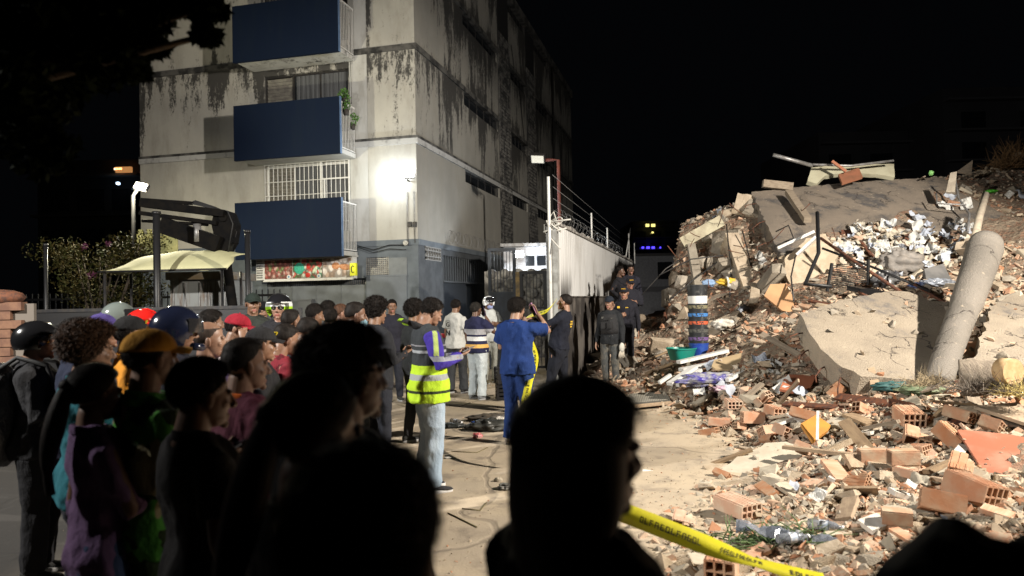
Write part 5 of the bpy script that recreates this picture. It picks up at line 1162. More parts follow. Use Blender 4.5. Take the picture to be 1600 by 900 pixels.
# office chair wreck / cabinet of black mesh
A = P(1330, 455, 12.6); ch = empty('broken_chair', tuple(A), R(20), 'wrecked black mesh chair lying in the hollow above the pale slab', 'chair')
q = MB()
for k_ in range(12): q.bar((-.5+.01*k_, 0, .05+.035*k_), (.5, .12, .17+.03*k_), .012, .012)
q.bar((-.52, 0, 0), (-.40, 0, .48), .04, .04); q.bar((.5, .12, .1), (.52, .12, .55), .04, .04); q.build('backrest', M['metal_black'], ch)
q = MB(); q.box((.2, -.15, .0), (.6, .3, .08), euler(.2, .1, 0)); q.build('seat', M['black_plastic'], ch)
q = MB(); q.tube([(.1, -.2, -.05), (-.1, -.4, -.12)], .03, 8); q.build('leg', M['metal_grey'], ch)

# ------------------------------------------------------------------ pieces scattered on the mound
PROJ = lambda p: ((p-CAM) @ CR/((p-CAM) @ CF)*FPX+800, 450-(p-CAM) @ CU/((p-CAM) @ CF)*FPX)
def in_poly(px, py, poly):
    c = False; n = len(poly); j = n-1
    for i in range(n):
        if (poly[i][1] > py) != (poly[j][1] > py) and px < (poly[j][0]-poly[i][0])*(py-poly[i][1])/(poly[j][1]-poly[i][1])+poly[i][0]: c = not c
        j = i
    return c
BIGXY = [[(p[0], p[1]) for p in o] for o, _ in BIGS[:5]]+[[(p[0], p[1]) for p in o] for o, _ in BIGS[5:] if len(o) > 3]
def blocked(x, y):
    for k_, b_ in enumerate(BIGXY):
        if in_poly(x, y, b_): return k_+1
    return 0
def sample(n, ymin, ymax, bias=2.0, xmax=14.5, seed=0, allow=0.0, pad=.0):
    rs = np.random.RandomState(seed); out = []
    while len(out) < n:
        u = rs.rand(); y = (ymin**(1-bias)+(ymax**(1-bias)-ymin**(1-bias))*u)**(1/(1-bias)) if bias != 1 else ymin*(ymax/ymin)**u
        xl = np.interp(y, ey, exx)+pad; xr = min(xmax, (1640-800)/FPX*y+.3); x = rs.uniform(xl-.0, xr)
        b_ = blocked(x, y)
        if b_ and rs.rand() > allow: continue
        out.append((x, y, b_))
    a = np.array([(o[0], o[1]) for o in out]); z = np.concatenate([H(a[i:i+400, 0], a[i:i+400, 1]) for i in range(0, n, 400)])
    for i, o in enumerate(out):
        if o[2]:
            pl = BIGS[o[2]-1][1] if o[2]-1 < len(BIGS) else None
            if pl is not None: z[i] = pl[0][2]-((o[0]-pl[0][0])*pl[1][0]+(o[1]-pl[0][1])*pl[1][1])/pl[1][2]
    return np.c_[a, z]
def slope_n(x, y):
    e = .08; hx = (H([x+e], [y], False)-H([x-e], [y], False))[0]/(2*e); hy = (H([x], [y+e], False)-H([x], [y-e], False))[0]/(2*e)
    n = V3(-hx, -hy, 1); return n/np.linalg.norm(n)
def orient(n, spin, tilt, rs):
    n = n+rs.randn(3)*tilt; n /= np.linalg.norm(n); a = V3(math.cos(spin), math.sin(spin), 0); a = a-n*(a @ n); a /= np.linalg.norm(a); return np.stack([a, np.cross(n, a), n], 1)
def rot_to(o, Rm): o.rotation_euler = Matrix(Rm.tolist()).to_euler()
def proto(V, Fc, name, matr, sub=None):
    q = MB(); q.add(V, Fc if sub is None else Fc, 0, False); return q.mesh(name, matr)
rs = np.random.RandomState(77)
def zone(y, x=0):
    s_ = x/y; w_ = 'left end' if s_ < .27 else ('middle' if s_ < .5 else 'right end')
    return '%s the %s of the %s' % ('at', w_, 'nearest rubble' if y < 5.4 else 'front rubble' if y < 7.4 else 'low middle rubble' if y < 9.4 else 'rising rubble' if y < 12.5 else 'high rubble')
def place(kind, protos, pts, smin, smax, labels, cat, tilt=.35, lift=.18, sv=None):
    for i, (x, y, z) in enumerate(pts):
        k_ = rs.randint(len(protos)); me = protos[k_]; o = bpy.data.objects.new(kind, me); COL.objects.link(o)
        s_ = rs.uniform(smin, smax)*(1 if y < 9 else 1.35); s3 = (s_, s_, s_) if sv is None else (s_*rs.uniform(*sv), s_, s_*rs.uniform(.8, 1.2))
        o.location = (x, y, z+s_*lift*.5); rot_to(o, orient(slope_n(x, y), rs.rand()*6.28, tilt, rs)); o.scale = s3
        lab = labels[k_ % len(labels)]+' '+zone(y, x); tag(o, lab, cat, cat+' pieces '+zone(y, x))
RC = [rough_mesh(*chunks[i], i, .05) for i in range(8)]; RSl = [rough_mesh(*slabs[i], i+20, .025) for i in range(6)]
place('concrete_chunk', [proto(*RC[i], 'concrete_chunk', DUST['beige' if i % 2 else 'grey']) for i in range(8)], sample(250, 3.9, 20, 1.6, seed=1, allow=.05), .09, .26, ['grey lump of broken concrete', 'beige lump of broken mortar'], 'concrete lump')
place('plaster_plate', [proto(*RSl[i], 'plaster_plate', DUST['plaster' if i % 2 else 'beige']) for i in range(6)], sample(130, 4.2, 19, 1.5, seed=2, allow=.03), .12, .32, ['beige flat plate of mortar', 'cream flat plate of plaster'], 'plaster plate', .3, .2)
place('brick_shard', [proto(*shards[i], 'brick_shard', DUST['brick2' if i % 3 == 0 else 'brick']) for i in range(12)], sample(290, 3.9, 17, 1.9, seed=3, allow=.03), .10, .26, ['deep orange flat shard of clay brick', 'dusty flat shard of clay brick', 'pale dusty flat shard of clay brick'], 'brick shard', .4, .2)
# hollow bricks
HB = [hollow(.30, .20, .10, 4, 2, 0, 1), hollow(.30, .20, .10, 4, 2, 2, 2), hollow(.18, .20, .10, 3, 2, 1, 3), hollow(.26, .16, .12, 3, 2, 1, 4), hollow(.22, .22, .09, 2, 1, 1, 5), hollow(.3, .22, .14, 4, 2, 0, 6)]
HM = [h.mesh('hollow_brick', DUST['brick' if i % 2 == 0 else 'brick2']) for i, h in enumerate(HB)]
def hbrick(px, py, Y, k_, yaw, tilt, roll, lab, s=1.0):
    o = bpy.data.objects.new('hollow_brick', HM[k_]); COL.objects.link(o); p = P(px, py, Y) if Y else G(px, py, .1); o.location = tuple(p); o.rotation_euler = (R(tilt), R(roll), R(yaw)); s *= .84 if s < 1.3 else .62; o.scale = (s, s, s); tag(o, lab, 'hollow brick', 'hollow bricks that stand out')
for i, (px, py, k_, yaw, ti, ro, lab, s) in enumerate([
    (1152, 800, 0, 28, 4, 0, 'whole hollow brick with eight square holes standing left of the clear tray', 1.15), (1146, 636, 0, -5, 2, 0, 'hollow brick with holes at the rubble edge behind the flat slab', 1.1),
    (1256, 655, 1, 55, 12, 18, 'row of broken hollow brick cells left of the orange board', 1.15), (1223, 680, 2, 30, 10, 22, 'broken hollow brick lying left of the orange board', 1.1), (1518, 780, 5, 24, 10, 12, 'big hollow brick with ten holes facing the viewer below the reddish board', 1.2),
    (1502, 656, 0, 20, 8, 14, 'hollow brick with holes seen above the reddish board corner', 1.1), (1420, 660, 5, -6, 10, 0, 'mortar filled hollow brick in the middle of the front rubble', 1.1), (1432, 690, 4, -24, 18, 16, 'broken brick with two dark cells pointing left', 1.2),
    (1368, 726, 4, 86, 0, 90, 'broken brick channel lying left of its twin in the front rubble', 1.25), (1416, 728, 4, 90, 0, 88, 'clean orange open brick channel right of its twin in the front rubble', 1.25), (1548, 672, 2, 40, 15, 25, 'tangled broken brick cells right of the reddish board corner', 1.1),
    (1130, 896, 3, -25, 4, 0, 'hollow brick at the very bottom left of the rubble under the tape', 1.2), (1402, 822, 4, 80, 10, 80, 'open clay channel at the bottom of the rubble above the dark shoulder', 1.3), (1252, 706, 2, 60, 20, 30, 'half brick standing on the flat cream slab edge', .9),
    (1210, 650, 3, 10, 5, 5, 'whole clay brick above the flat cream slab', 1.1), (1174, 660, 3, 95, 4, 0, 'long brick lying sideways at the edge of the rubble', 1.2), (1124, 664, 1, 70, 4, 0, 'pale brick nearest the bare ground at the edge of the rubble', 1.0), (1344, 648, 3, 120, 25, 10, 'dusty ribbed brick face in the upper middle of the front rubble', 1.4),
    (1480, 690, 3, 30, 35, 10, 'tall tilted brick slab left of the reddish board', 1.6), (1500, 740, 3, -35, 20, 10, 'ribbed brick leaning against the reddish board', 1.5), (1470, 800, 3, 70, 10, 20, 'ribbed orange brick at the bottom right above the dark shoulder', 1.2), (1386, 520, 2, 0, 0, 0, 'small brick bit lying on the pale slab', .8), (1528, 546, 2, 30, 0, 0, 'two small red orange brick pieces right of the leaning column', 1.1), (1490, 320, 1, 20, 20, 0, 'brick with holes in the upper right rubble', 1.3)]):
    hbrick(px, py, surfY(px, py, .06), k_, yaw, ti, ro, lab, s)
place('hollow_brick', HM, sample(26, 4.6, 18, 1.7, seed=4), .4, .75, ['dusty broken hollow brick', 'orange broken hollow brick'], 'hollow brick', .5, .1)
# papers
PAP = []
for k_ in range(6):
    r2 = np.random.RandomState(60+k_); n_ = 7; V = []
    for i in range(n_):
        for j in range(n_): x, y = i/(n_-1)-.5, j/(n_-1)-.5; V.append((x*.30, y*.22, .05*math.sin(x*3+k_)*math.cos(y*4+k_*2)+.03*math.sin(x*9+y*5+k_)+ (.10*abs(x) if k_ % 2 else 0)))
    idx = np.arange(n_*n_).reshape(n_, n_); Fc = np.stack([idx[:-1, :-1].ravel(), idx[1:, :-1].ravel(), idx[1:, 1:].ravel(), idx[:-1, 1:].ravel()], 1); V = np.array(V)
    q = MB(); q.add(V, Fc, 0, k_ % 2 == 0); PAP.append(q.mesh('paper_sheet', mat('paper %d' % (k_ % 3), [(.52, .52, .50), (.40, .43, .48), (.44, .40, .32)][k_ % 3], [(.42, .42, .40), (.3, .33, .4), (.34, .3, .24)][k_ % 3], .8, ns=3, rand=.15)))
def papers(n, x0, y0, x1, y1, lab, g, s0, s1, zl=.04):
    for i in range(n):
        px, py = rs.uniform(x0, x1), rs.uniform(y0, y1); Y = surfY(px, py, zl+.06); p = P(px, py, Y-.03)
        o = bpy.data.objects.new('paper_sheet', PAP[rs.randint(6)]); COL.objects.link(o); o.location = tuple(p); rot_to(o, orient(V3(-.1, -.55, .8), rs.rand()*6.28, .45, rs)); s_ = rs.uniform(s0, s1); o.scale = (s_, s_, s_); sd_ = ' at its '+('far left' if px < x0+(x1-x0)*.2 else 'left' if px < x0+(x1-x0)*.4 else 'middle' if px < x0+(x1-x0)*.6 else 'right' if px < x0+(x1-x0)*.8 else 'far right')+(', upper edge' if py < y0+(y1-y0)*.33 else ', centre line' if py < y0+(y1-y0)*.66 else ', lower edge') if n > 50 else ''; tag(o, lab+sd_, 'paper', g)
papers(120, 1312, 350, 1520, 415, 'sheet in the white paper drift', 'papers below the dark slab', .45, 1.05, .06)
papers(14, 1330, 400, 1480, 440, 'loose sheet lying below the main drift of papers', 'papers below the main drift', .5, 1.0)
papers(10, 1430, 300, 1600, 400, 'stray sheet in the upper right rubble', 'stray papers at upper right', .6, 1.2); papers(12, 1060, 560, 1260, 620, 'stray sheet among the boards in the middle rubble', 'stray papers among boards', .5, .9); papers(10, 1080, 330, 1200, 520, 'scrap of paper caught in the left cliff', 'paper scraps in the cliff', .5, 1.0)
papers(8, 1180, 740, 1500, 850, 'scrap of paper in the front spread of bricks', 'paper scraps in front', .25, .45)
# planks and laths
def planks(pts, lab, g, l0, l1, mts):
    prs = []
    for m_ in mts: q = MB(); q.b2(-.5, .5, -.045, .045, -.012, .012); prs.append(q.mesh('wooden_plank', m_))
    for x, y, z in pts:
        o = bpy.data.objects.new('wooden_plank', prs[rs.randint(len(prs))]); COL.objects.link(o); o.location = (x, y, z+.06); rot_to(o, orient(slope_n(x, y), rs.rand()*6.28, .3, rs)); l_ = rs.uniform(l0, l1); o.scale = (l_, rs.uniform(.6, 1.6), rs.uniform(.8, 1.6)); tag(o, lab+' '+zone(y, x), 'plank', g+' '+zone(y, x))
planks(sample(60, 6.5, 19, 1.2, seed=6, allow=.05), 'splintered length of wood', 'wood splinters', .3, 1.0, [DUST['wood'], DUST['wood2'], M['rust']])
planks(sample(26, 4.4, 9, 1.4, seed=7), 'short strip of wood or trim', 'short strips', .15, .4, [DUST['wood'], DUST['white'], DUST['brick2']])
place('broken_block', [proto(*RC[i], 'broken_block', DUST['grey' if i % 3 else 'beige']) for i in range(8)], [p for p in sample(60, 13.8, 18.5, 1.0, seed=9, allow=0, xmax=6.2)][:30], .35, .7, ['large grey block of broken concrete', 'large dusty block of broken wall'], 'concrete block', .5, .15)
place('broken_block', [proto(*RSl[i], 'broken_block', DUST['grey' if i % 2 else 'beige']) for i in range(6)], sample(16, 13.5, 18.5, 1.0, seed=10, allow=0), .4, .8, ['large grey broken floor plate', 'large dusty broken wall plate'], 'broken plate', .5, .1)
# everything too small to count: one object
def stuff(name, label, n, ymin, ymax, bias, smin, smax, vf, mats, seed, allow, tilt=.5, pad=0., xmax=14.5, pts=None):
    r2 = np.random.RandomState(seed); pts = sample(n, ymin, ymax, bias, seed=seed, allow=allow, pad=pad, xmax=xmax) if pts is None else pts; n = len(pts); q = MB()
    k_ = r2.randint(len(vf), size=n); s_ = smin*(smax/smin)**(r2.rand(n)**1.6)*np.where(pts[:, 1] > 9, 1.5, 1)
    u = r2.rand(n, 3); q1 = np.sqrt(1-u[:, 0]); q2 = np.sqrt(u[:, 0]); a, b_ = u[:, 1]*6.283, u[:, 2]*6.283
    for i, (V, Fc) in enumerate(vf):
        for mt in range(len(mats)):
            sel = np.where((k_ == i) & ((np.arange(n)*7919) % len(mats) == mt))[0]
            if not len(sel): continue
            ang = r2.rand(len(sel))*6.283; tx = r2.randn(len(sel))*tilt; ty = r2.randn(len(sel))*tilt
            Rz = np.zeros((len(sel), 3, 3)); Rz[:, 0, 0] = np.cos(ang); Rz[:, 0, 1] = -np.sin(ang); Rz[:, 1, 0] = np.sin(ang); Rz[:, 1, 1] = np.cos(ang); Rz[:, 2, 2] = 1
            Rx = np.zeros_like(Rz); Rx[:, 0, 0] = 1; Rx[:, 1, 1] = np.cos(tx); Rx[:, 1, 2] = -np.sin(tx); Rx[:, 2, 1] = np.sin(tx); Rx[:, 2, 2] = np.cos(tx)
            Ry = np.zeros_like(Rz); Ry[:, 1, 1] = 1; Ry[:, 0, 0] = np.cos(ty); Ry[:, 0, 2] = np.sin(ty); Ry[:, 2, 0] = -np.sin(ty); Ry[:, 2, 2] = np.cos(ty)
            Rt = Rx @ Ry @ Rz; W_ = np.einsum('nij,vj->nvi', Rt, V)*s_[sel][:, None, None]+pts[sel][:, None, :]+np.array([0, 0, 1])*(s_[sel]*.12)[:, None, None]
            nf = (Fc[None]+(np.arange(len(sel))*len(V))[:, None, None]).reshape(-1, Fc.shape[1]); q.add(W_.reshape(-1, 3), nf, mt)
    return tag(q.build(name, mats), label, None, None, 'stuff')
NR = lambda n: mat('loose '+n, *{'brick': ((.47, .30, .20), (.50, .39, .29)), 'deep': ((.44, .22, .125), (.36, .19, .11)), 'beige': ((.42, .345, .255), (.33, .26, .185)), 'grey': ((.36, .32, .26), (.24, .21, .17)), 'cream': ((.48, .43, .34), (.38, .33, .25))}[n], .95, ns=1.7, bmp=.5, bs_=50, bd=.008)
mts = [NR(x) for x in ('brick', 'beige', 'grey', 'beige', 'deep', 'cream', 'brick', 'beige', 'grey')]
stuff('small_rubble', 'uncountable small pieces of brick and mortar covering the mound', 36000, 3.7, 22, 1.8, .028, .14, chunks+shards+slabs, mts, 31, .012)
stuff('rubble_gravel', 'fine gravel of crushed brick in the rubble', 20000, 3.7, 12, 2.0, .010, .035, chunks[:6]+shards[:5], mts, 32, .03, pad=-.12)
# crumbs on the bare ground
pts = []; r2 = np.random.RandomState(8)
while len(pts) < 2600:
    y = 4.0*(16/4.0)**r2.rand(); xe = np.interp(y, ey, exx); x = xe-abs(r2.exponential(.7 if r2.rand() < .6 else 2.2))
    if x > -3.5: pts.append((x, y, .001))
stuff('ground_crumbs', 'scattered crumbs of brick on the bare ground', 0, 0, 0, 1, .006, .035, chunks[:5]+shards[:4], mts, 33, 0, pts=np.array(pts))
# ------------------------------------------------------------------ people
TMP = bpy.data.scenes.new('work')
def remesh(mb, vox, smooth=4, fac=.5):
    """fuse overlapping volumes into one continuous skin; returns vertices, quads"""
    me = mb.mesh('w', M['cable']); o = bpy.data.objects.new('w', me); TMP.collection.objects.link(o)
    a = o.modifiers.new('r', 'REMESH'); a.mode = 'VOXEL'; a.voxel_size = vox
    if smooth: s = o.modifiers.new('s', 'SMOOTH'); s.iterations = smooth; s.factor = fac
    vl = TMP.view_layers[0]; vl.update(); dg = vl.depsgraph; ev = o.evaluated_get(dg); m2 = ev.to_mesh()
    V = np.zeros(len(m2.vertices)*3, np.float32); m2.vertices.foreach_get('co', V); V = V.reshape(-1, 3).astype(float)
    N_ = np.zeros(len(m2.vertices)*3, np.float32); m2.vertices.foreach_get('normal', N_); N_ = N_.reshape(-1, 3).astype(float)
    L = np.zeros(len(m2.loops), np.int32); m2.loops.foreach_get('vertex_index', L); n = len(m2.polygons)
    ev.to_mesh_clear(); bpy.data.objects.remove(o); bpy.data.meshes.remove(me)
    assert len(L) == 4*n, (len(L), n)
    return V, L.reshape(-1, 4), N_
# head template, head-local (origin between the ears), facing +y
def head_template(fem=False):
    q = MB(); k_ = .95 if fem else 1.0
    q.ell((0, -.018, .035), (.075*k_, .094, .083), 32, 20); q.ell((0, .018, -.018), (.063*k_, .070, .088), 28, 18)
    q.ell((0, .030, -.072), (.050*k_, .052, .036), 20, 12); q.ell((0, .074, -.098), (.019, .016, .016), 12, 8)
    q.tcap((-.036, .074, .013), (.036, .074, .013), .012, .012); q.ell((.040, .052, -.024), (.02, .022, .020)); q.ell((-.040, .052, -.024), (.02, .022, .020))
    q.tcap((0, .088, .004), (0, .107, -.032), .0075, .0115); q.ell((.011, .096, -.038), (.009, .010, .007), 10, 8); q.ell((-.011, .096, -.038), (.009, .010, .007), 10, 8)
    q.tcap((-.019, .080, -.066), (.019, .080, -.066), .0065, .0065, 8); q.tcap((-.016, .079, -.076), (.016, .079, -.076), .007, .007, 8)
    for s_ in (-1, 1): q.ell((s_*.077*k_, -.008, -.008), (.009, .019, .031), 12, 10, euler(0, s_*.12, -s_*.35))
    q.tcap((0, -.022, -.05), (0, -.040, -.165), .056*k_*(.88 if fem else 1), .062*k_*(.86 if fem else 1), 18)
    V, F, N_ = remesh(q, .0042, 3); ad = np.abs
    # eye sockets pressed in, eyeballs come as parts
    for s_ in (-1, 1):
        d2 = ((V-np.array([s_*.031, .082, -.006]))**2/np.array([.016, .03, .010])**2).sum(1); V -= N_*(np.exp(-d2)*.0025)[:, None]
    return V, F
def lips(V, F):
    c = V[F].mean(1); return (np.abs(c[:, 0]) < .022) & (c[:, 1] > .079) & (c[:, 2] > -.085) & (c[:, 2] < -.060)
HEADS = [head_template(False), head_template(True)]
def hand_template(curl):
    """right hand: wrist at origin, fingers along +y, palm towards +z, thumb towards -x"""
    q = MB(); q.tube([(0, -.02, 0), (0, .01, 0), (0, .045, 0), (0, .085, 0)], [.026, .028, .036, .036], 14)
    V = q.V[-1]; V[:, 2] *= .42; 
    for i, (x, L) in enumerate(((-.029, .072), (-.0095, .080), (.010, .074), (.029, .058))):
        p = V3(x, .082, 0); a = curl*.35; pts = [p-V3(0, .02, 0), p]
        for f in (.45, .32, .23): p = p+V3(x*.05, math.cos(a)*L*f, math.sin(a)*L*f); pts.append(p); a += curl*.8
        q.tube(pts, [.0085, .0088, .0082, .0076, .006], 8)
    p = V3(-.024, .022, .006); q.tube([p, p+V3(-.022, .026, .010+.01*curl), p+V3(-.030+.01*curl, .055, .018+.014*curl), p+V3(-.028+.016*curl, .076, .022+.02*curl)], [.014, .0125, .010, .0075], 8)
    V, F, _ = remesh(q, .0038, 2); return V, F
HANDS = [hand_template(.35), hand_template(1.25)]
# hair and headwear in head-local space
HC = V3(0, -.014, .030)
def sm(x): x = np.clip(x, 0, 1); return x*x*(3-2*x)
def hair_mesh(style, seed, q, T, hatted=False):
    nu, nv = 72, 48
    thick = dict(fade=.035, short=.13, medium=.22, curly=.34, long=.18, pony=.12, balding=.02, bun=.11)[style]
    rough_ = dict(fade=.012, short=.05, medium=.09, curly=.17, long=.05, pony=.03, balding=.01, bun=.03)[style]
    if hatted: thick = .03; rough_ = .01
    def fn(D, V):
        y = D[:, 1]; zl = np.interp(y, [-1, -.45, -.05, .3, .62, 1], [-.74, -.66, -.42, -.02, .40, .52] if style not in ('long', 'curly') else [-.95, -.92, -.75, -.35, .34, .52])
        if style == 'fade': zl = zl+.12
        if style == 'balding': zl = np.where(D[:, 2] > .55, 2, zl)
        m_ = sm((D[:, 2]-zl+.07*fbm(D*3.2, seed+3, 3))/.20+.5); t_ = thick*(.55+.75*np.clip(D[:, 2]+.25, 0, 1)*(1.0 if style != 'fade' else 1.3)); 
        if style == 'fade': t_ = .015+.13*sm((D[:, 2]-.35)/.4)
        nn = fbm(D*(1.1 if style == 'curly' else .9)+seed, seed, 5, 1.3); return V*(.84*(1-m_)+(1+t_+rough_*nn)*m_)[:, None]
    q.ell(HC, (.0775, .0985, .088), nu, nv, None, 0, fn)
    if hatted: thick = .03
    t = np.arange(28)/28*2*math.pi
    if style == 'long':
        rings = []
        for k_ in range(22):
            f = k_/21; z = .075-.285*f; rx = np.interp(f, [0, .15, .35, .6, .85, 1], [.084, .100, .112, .113, .092, .070]); ry = np.interp(f, [0, .2, .5, 1], [.080, .094, .086, .045]); cy = np.interp(f, [0, .3, 1], [-.028, -.036, -.070])
            p = np.stack([np.cos(t)*rx, cy+np.sin(t)*ry, np.full(28, z)], 1); p *= (1+.035*fbm(np.c_[p*6], seed, 3)[:, None]*[1, 1, 0]); rings.append(p)
        q.loft(rings)
    if style in ('pony',):
        q.ell((0, -.118, .045), .030, 12, 8); pts = []; rr = []
        for k_ in range(16): f = k_/15; pts.append((.012*math.sin(f*5), -.12-.065*math.sin(f*2.2), .045-.42*f)); rr.append(.018+.026*math.sin(min(1, f*1.25)*math.pi)**.7*(1-.4*f))
        q.tube(pts, rr, 14)
    if style == 'bun': q.ell((0, -.13, .05), (.045, .04, .045), 16, 12, None, 0, lambda D, V: V*(1+.1*fbm(D*2, 3, 3))[:, None])
    # locks: thin tapered cards lying along the scalp, lifted a little at the tips
    rs = np.random.RandomState(seed); N_ = dict(fade=1800, balding=700, curly=3000).get(style, 3200)*(2 if T else 1)
    D = rs.randn(N_*2, 3); D /= np.linalg.norm(D, axis=1)[:, None]
    zl = np.interp(D[:, 1], [-1, -.45, -.05, .3, .62, 1], [-.74, -.66, -.42, -.02, .40, .52])+.06+(.28 if style == 'fade' else 0)
    if hatted: zl = np.where(D[:, 2] > -.02, 9, zl)
    D = D[(D[:, 2] > zl) & ((D[:, 2] < .5) if style == 'balding' else True)][:N_]; n_ = len(D)
    if style in ('curly', 'medium'): fl = rs.randn(n_, 3)
    elif style in ('long', 'pony', 'bun'): fl = np.array([0, -.6, -.8])+rs.randn(n_, 3)*.18 if style == 'long' else np.array([0, -1, -.1])+rs.randn(n_, 3)*.15
    else: fl = np.array([0, .25, .1])+rs.randn(n_, 3)*.75
    fl = fl-D*(fl*D).sum(1)[:, None]; fl /= np.linalg.norm(fl, axis=1)[:, None]+1e-9; sd_ = np.cross(D, fl)
    L = dict(fade=.008, balding=.006, short=.020, medium=.032, curly=.026).get(style, .05)*rs.uniform(.6, 1.3, n_); lift = dict(short=.45, curly=.9, medium=.5, fade=.3).get(style, .10)
    tk = thick*(.55+.75*np.clip(D[:, 2]+.25, 0, 1)) if style != 'fade' else .015+.13*sm((D[:, 2]-.35)/.4)
    B = HC+D*np.array([.0775, .0985, .088])*(1+tk+rough_*.3)[:, None] if style != 'fade' else HC+D*np.array([.0775, .0985, .088])*(1+tk)[:, None]
    wd = .0026 if style != 'curly' else .0035
    T_ = B+fl*L[:, None]+D*(L*lift*rs.uniform(.2, 1, n_))[:, None]-D*(L*L*3)[:, None]
    Vh = np.stack([B-sd_*wd-D*.003, B+sd_*wd-D*.003, T_], 1).reshape(-1, 3); q.add(Vh, np.arange(n_*3).reshape(-1, 3), 0, False)
HAIRM = {}
def hair_mat(c):
    k_ = 'hair %s' % (c,)
    if k_ not in MC:
        m_, nt, b = mk(k_); co = nd(nt, 'ShaderNodeTexCoord').outputs['Object']; n = noise(nt, co, 60, 4, .7, (1, 1, .12)); nt.links.new(mixc(nt, sstep(nt, n, .4, .7), c, tuple(x*2.2 for x in c)), b.inputs['Base Color'])
        b.inputs['Roughness'].default_value = .6; b.inputs['Specular IOR Level'].default_value = .12; bump(nt, b, n, .8, .004); MC[k_] = m_
    return MC[k_]
def skin_mat(c):
    c = tuple(round(v*.72, 4) for v in c)
    k_ = 'skin %s' % (c,)
    if k_ not in MC:
        m_, nt, b = mk(k_); co = nd(nt, 'ShaderNodeTexCoord').outputs['Object']; nt.links.new(mixc(nt, sstep(nt, noise(nt, co, 14, 4, .6), .35, .7), c, (c[0]*.8, c[1]*.7, c[2]*.66)), b.inputs['Base Color'])
        b.inputs['Roughness'].default_value = .48; b.inputs['Subsurface Weight'].default_value = 0; bump(nt, b, noise(nt, co, 220, 3, .6), .15, .002); MC[k_] = m_
    return MC[k_]
def cloth(c, c2=None, pat=None, rough=.9):
    k_ = 'garment %s %s %s' % (c, c2, pat)
    if k_ in MC: return MC[k_]
    m_, nt, b = mk(k_); co = nd(nt, 'ShaderNodeTexCoord').outputs['Object']; b.inputs['Roughness'].default_value = rough; b.inputs['Specular IOR Level'].default_value = .25
    n = noise(nt, co, 5, 5, .65)
    base = mixc(nt, sstep(nt, n, .35, .7), c, tuple(x*.78 for x in c) if c2 is None or pat else c2)
    sep = nd(nt, 'ShaderNodeSeparateXYZ'); nt.links.new(co, sep.inputs[0]); z = sep.outputs[2]
    def band(z0, z1, col, cur):
        f = math_(nt, 'MULTIPLY', math_(nt, 'GREATER_THAN', z, z0), math_(nt, 'LESS_THAN', z, z1)); return mixc(nt, f, cur, col)
    if pat == 'polo':
        for z0, z1, col in ((1.17, 1.27, (.34, .34, .36)), (1.06, 1.135, (.66, .66, .66)), (.935, 1.0, (.62, .36, .10))): base = band(z0, z1, col, base)
    if pat == 'vest':
        for z0, z1, col in ((.80, 1.13, (.40, .60, .03)), (1.00, 1.05, (.28, .3, .3)), (.885, .91, (.03, .04, .02)), (1.24, 1.265, (.3, .32, .35)), (1.30, 1.312, (.2, .2, .22))): base = band(z0, z1, col, base)
    if pat == 'sleeve':
        sx_ = sep.outputs[0]; base = band(1.17, 1.215, (.25, .26, .3), base)
        st_ = math_(nt, 'GREATER_THAN', math_(nt, 'SINE', math_(nt, 'MULTIPLY', math_(nt, 'ADD', z, sep.outputs[1]), 260)), -.2); f = math_(nt, 'MULTIPLY', math_(nt, 'MULTIPLY', math_(nt, 'GREATER_THAN', z, 1.22), st_), math_(nt, 'LESS_THAN', math_(nt, 'ABSOLUTE', math_(nt, 'ADD', sep.outputs[1], .0)), .022)); base = mixc(nt, f, base, (.6, .8, .05))
    if pat == 'camo':
        v = noise(nt, co, 9, 2, .5); v2 = noise(nt, co, 6, 2, .5, (1, 1.3, .8)); base = mixc(nt, math_(nt, 'GREATER_THAN', v, .52), (.07, .27, .04), (.02, .035, .012)); base = mixc(nt, math_(nt, 'GREATER_THAN', v2, .57), base, (.30, .26, .15))
    if pat == 'dusty': base = mixc(nt, sstep(nt, noise(nt, co, 4, 5, .7), .42, .62), c, (.13, .12, .10))
    if pat == 'jersey': base = mixc(nt, math_(nt, 'GREATER_THAN', noise(nt, co, 12, 2, .5), .57), base, tuple(x*.45 for x in c))
    if pat == 'jean': base = mixc(nt, sstep(nt, noise(nt, co, 3.0, 4, .6, (1, 1, .5)), .4, .7), c, c2 or tuple(x*1.3 for x in c))
    nt.links.new(base, b.inputs['Base Color'])
    f1 = noise(nt, co, 5, 5, .6, (1, 1, .6)); f2 = noise(nt, co, 420, 2, .5); bump(nt, b, math_(nt, 'ADD', math_(nt, 'MULTIPLY', f1, 1.0), math_(nt, 'MULTIPLY', f2, .03)), .9, .05)
    MC[k_] = m_; return m_
WHITE_EYE = mat('eye white', (.22, .19, .17), rough=.2, bmp=0); IRIS = mat('dark iris', (.02, .012, .008), rough=.1, bmp=0)
LIP = mat('lip skin', (.28, .10, .08), rough=.5)
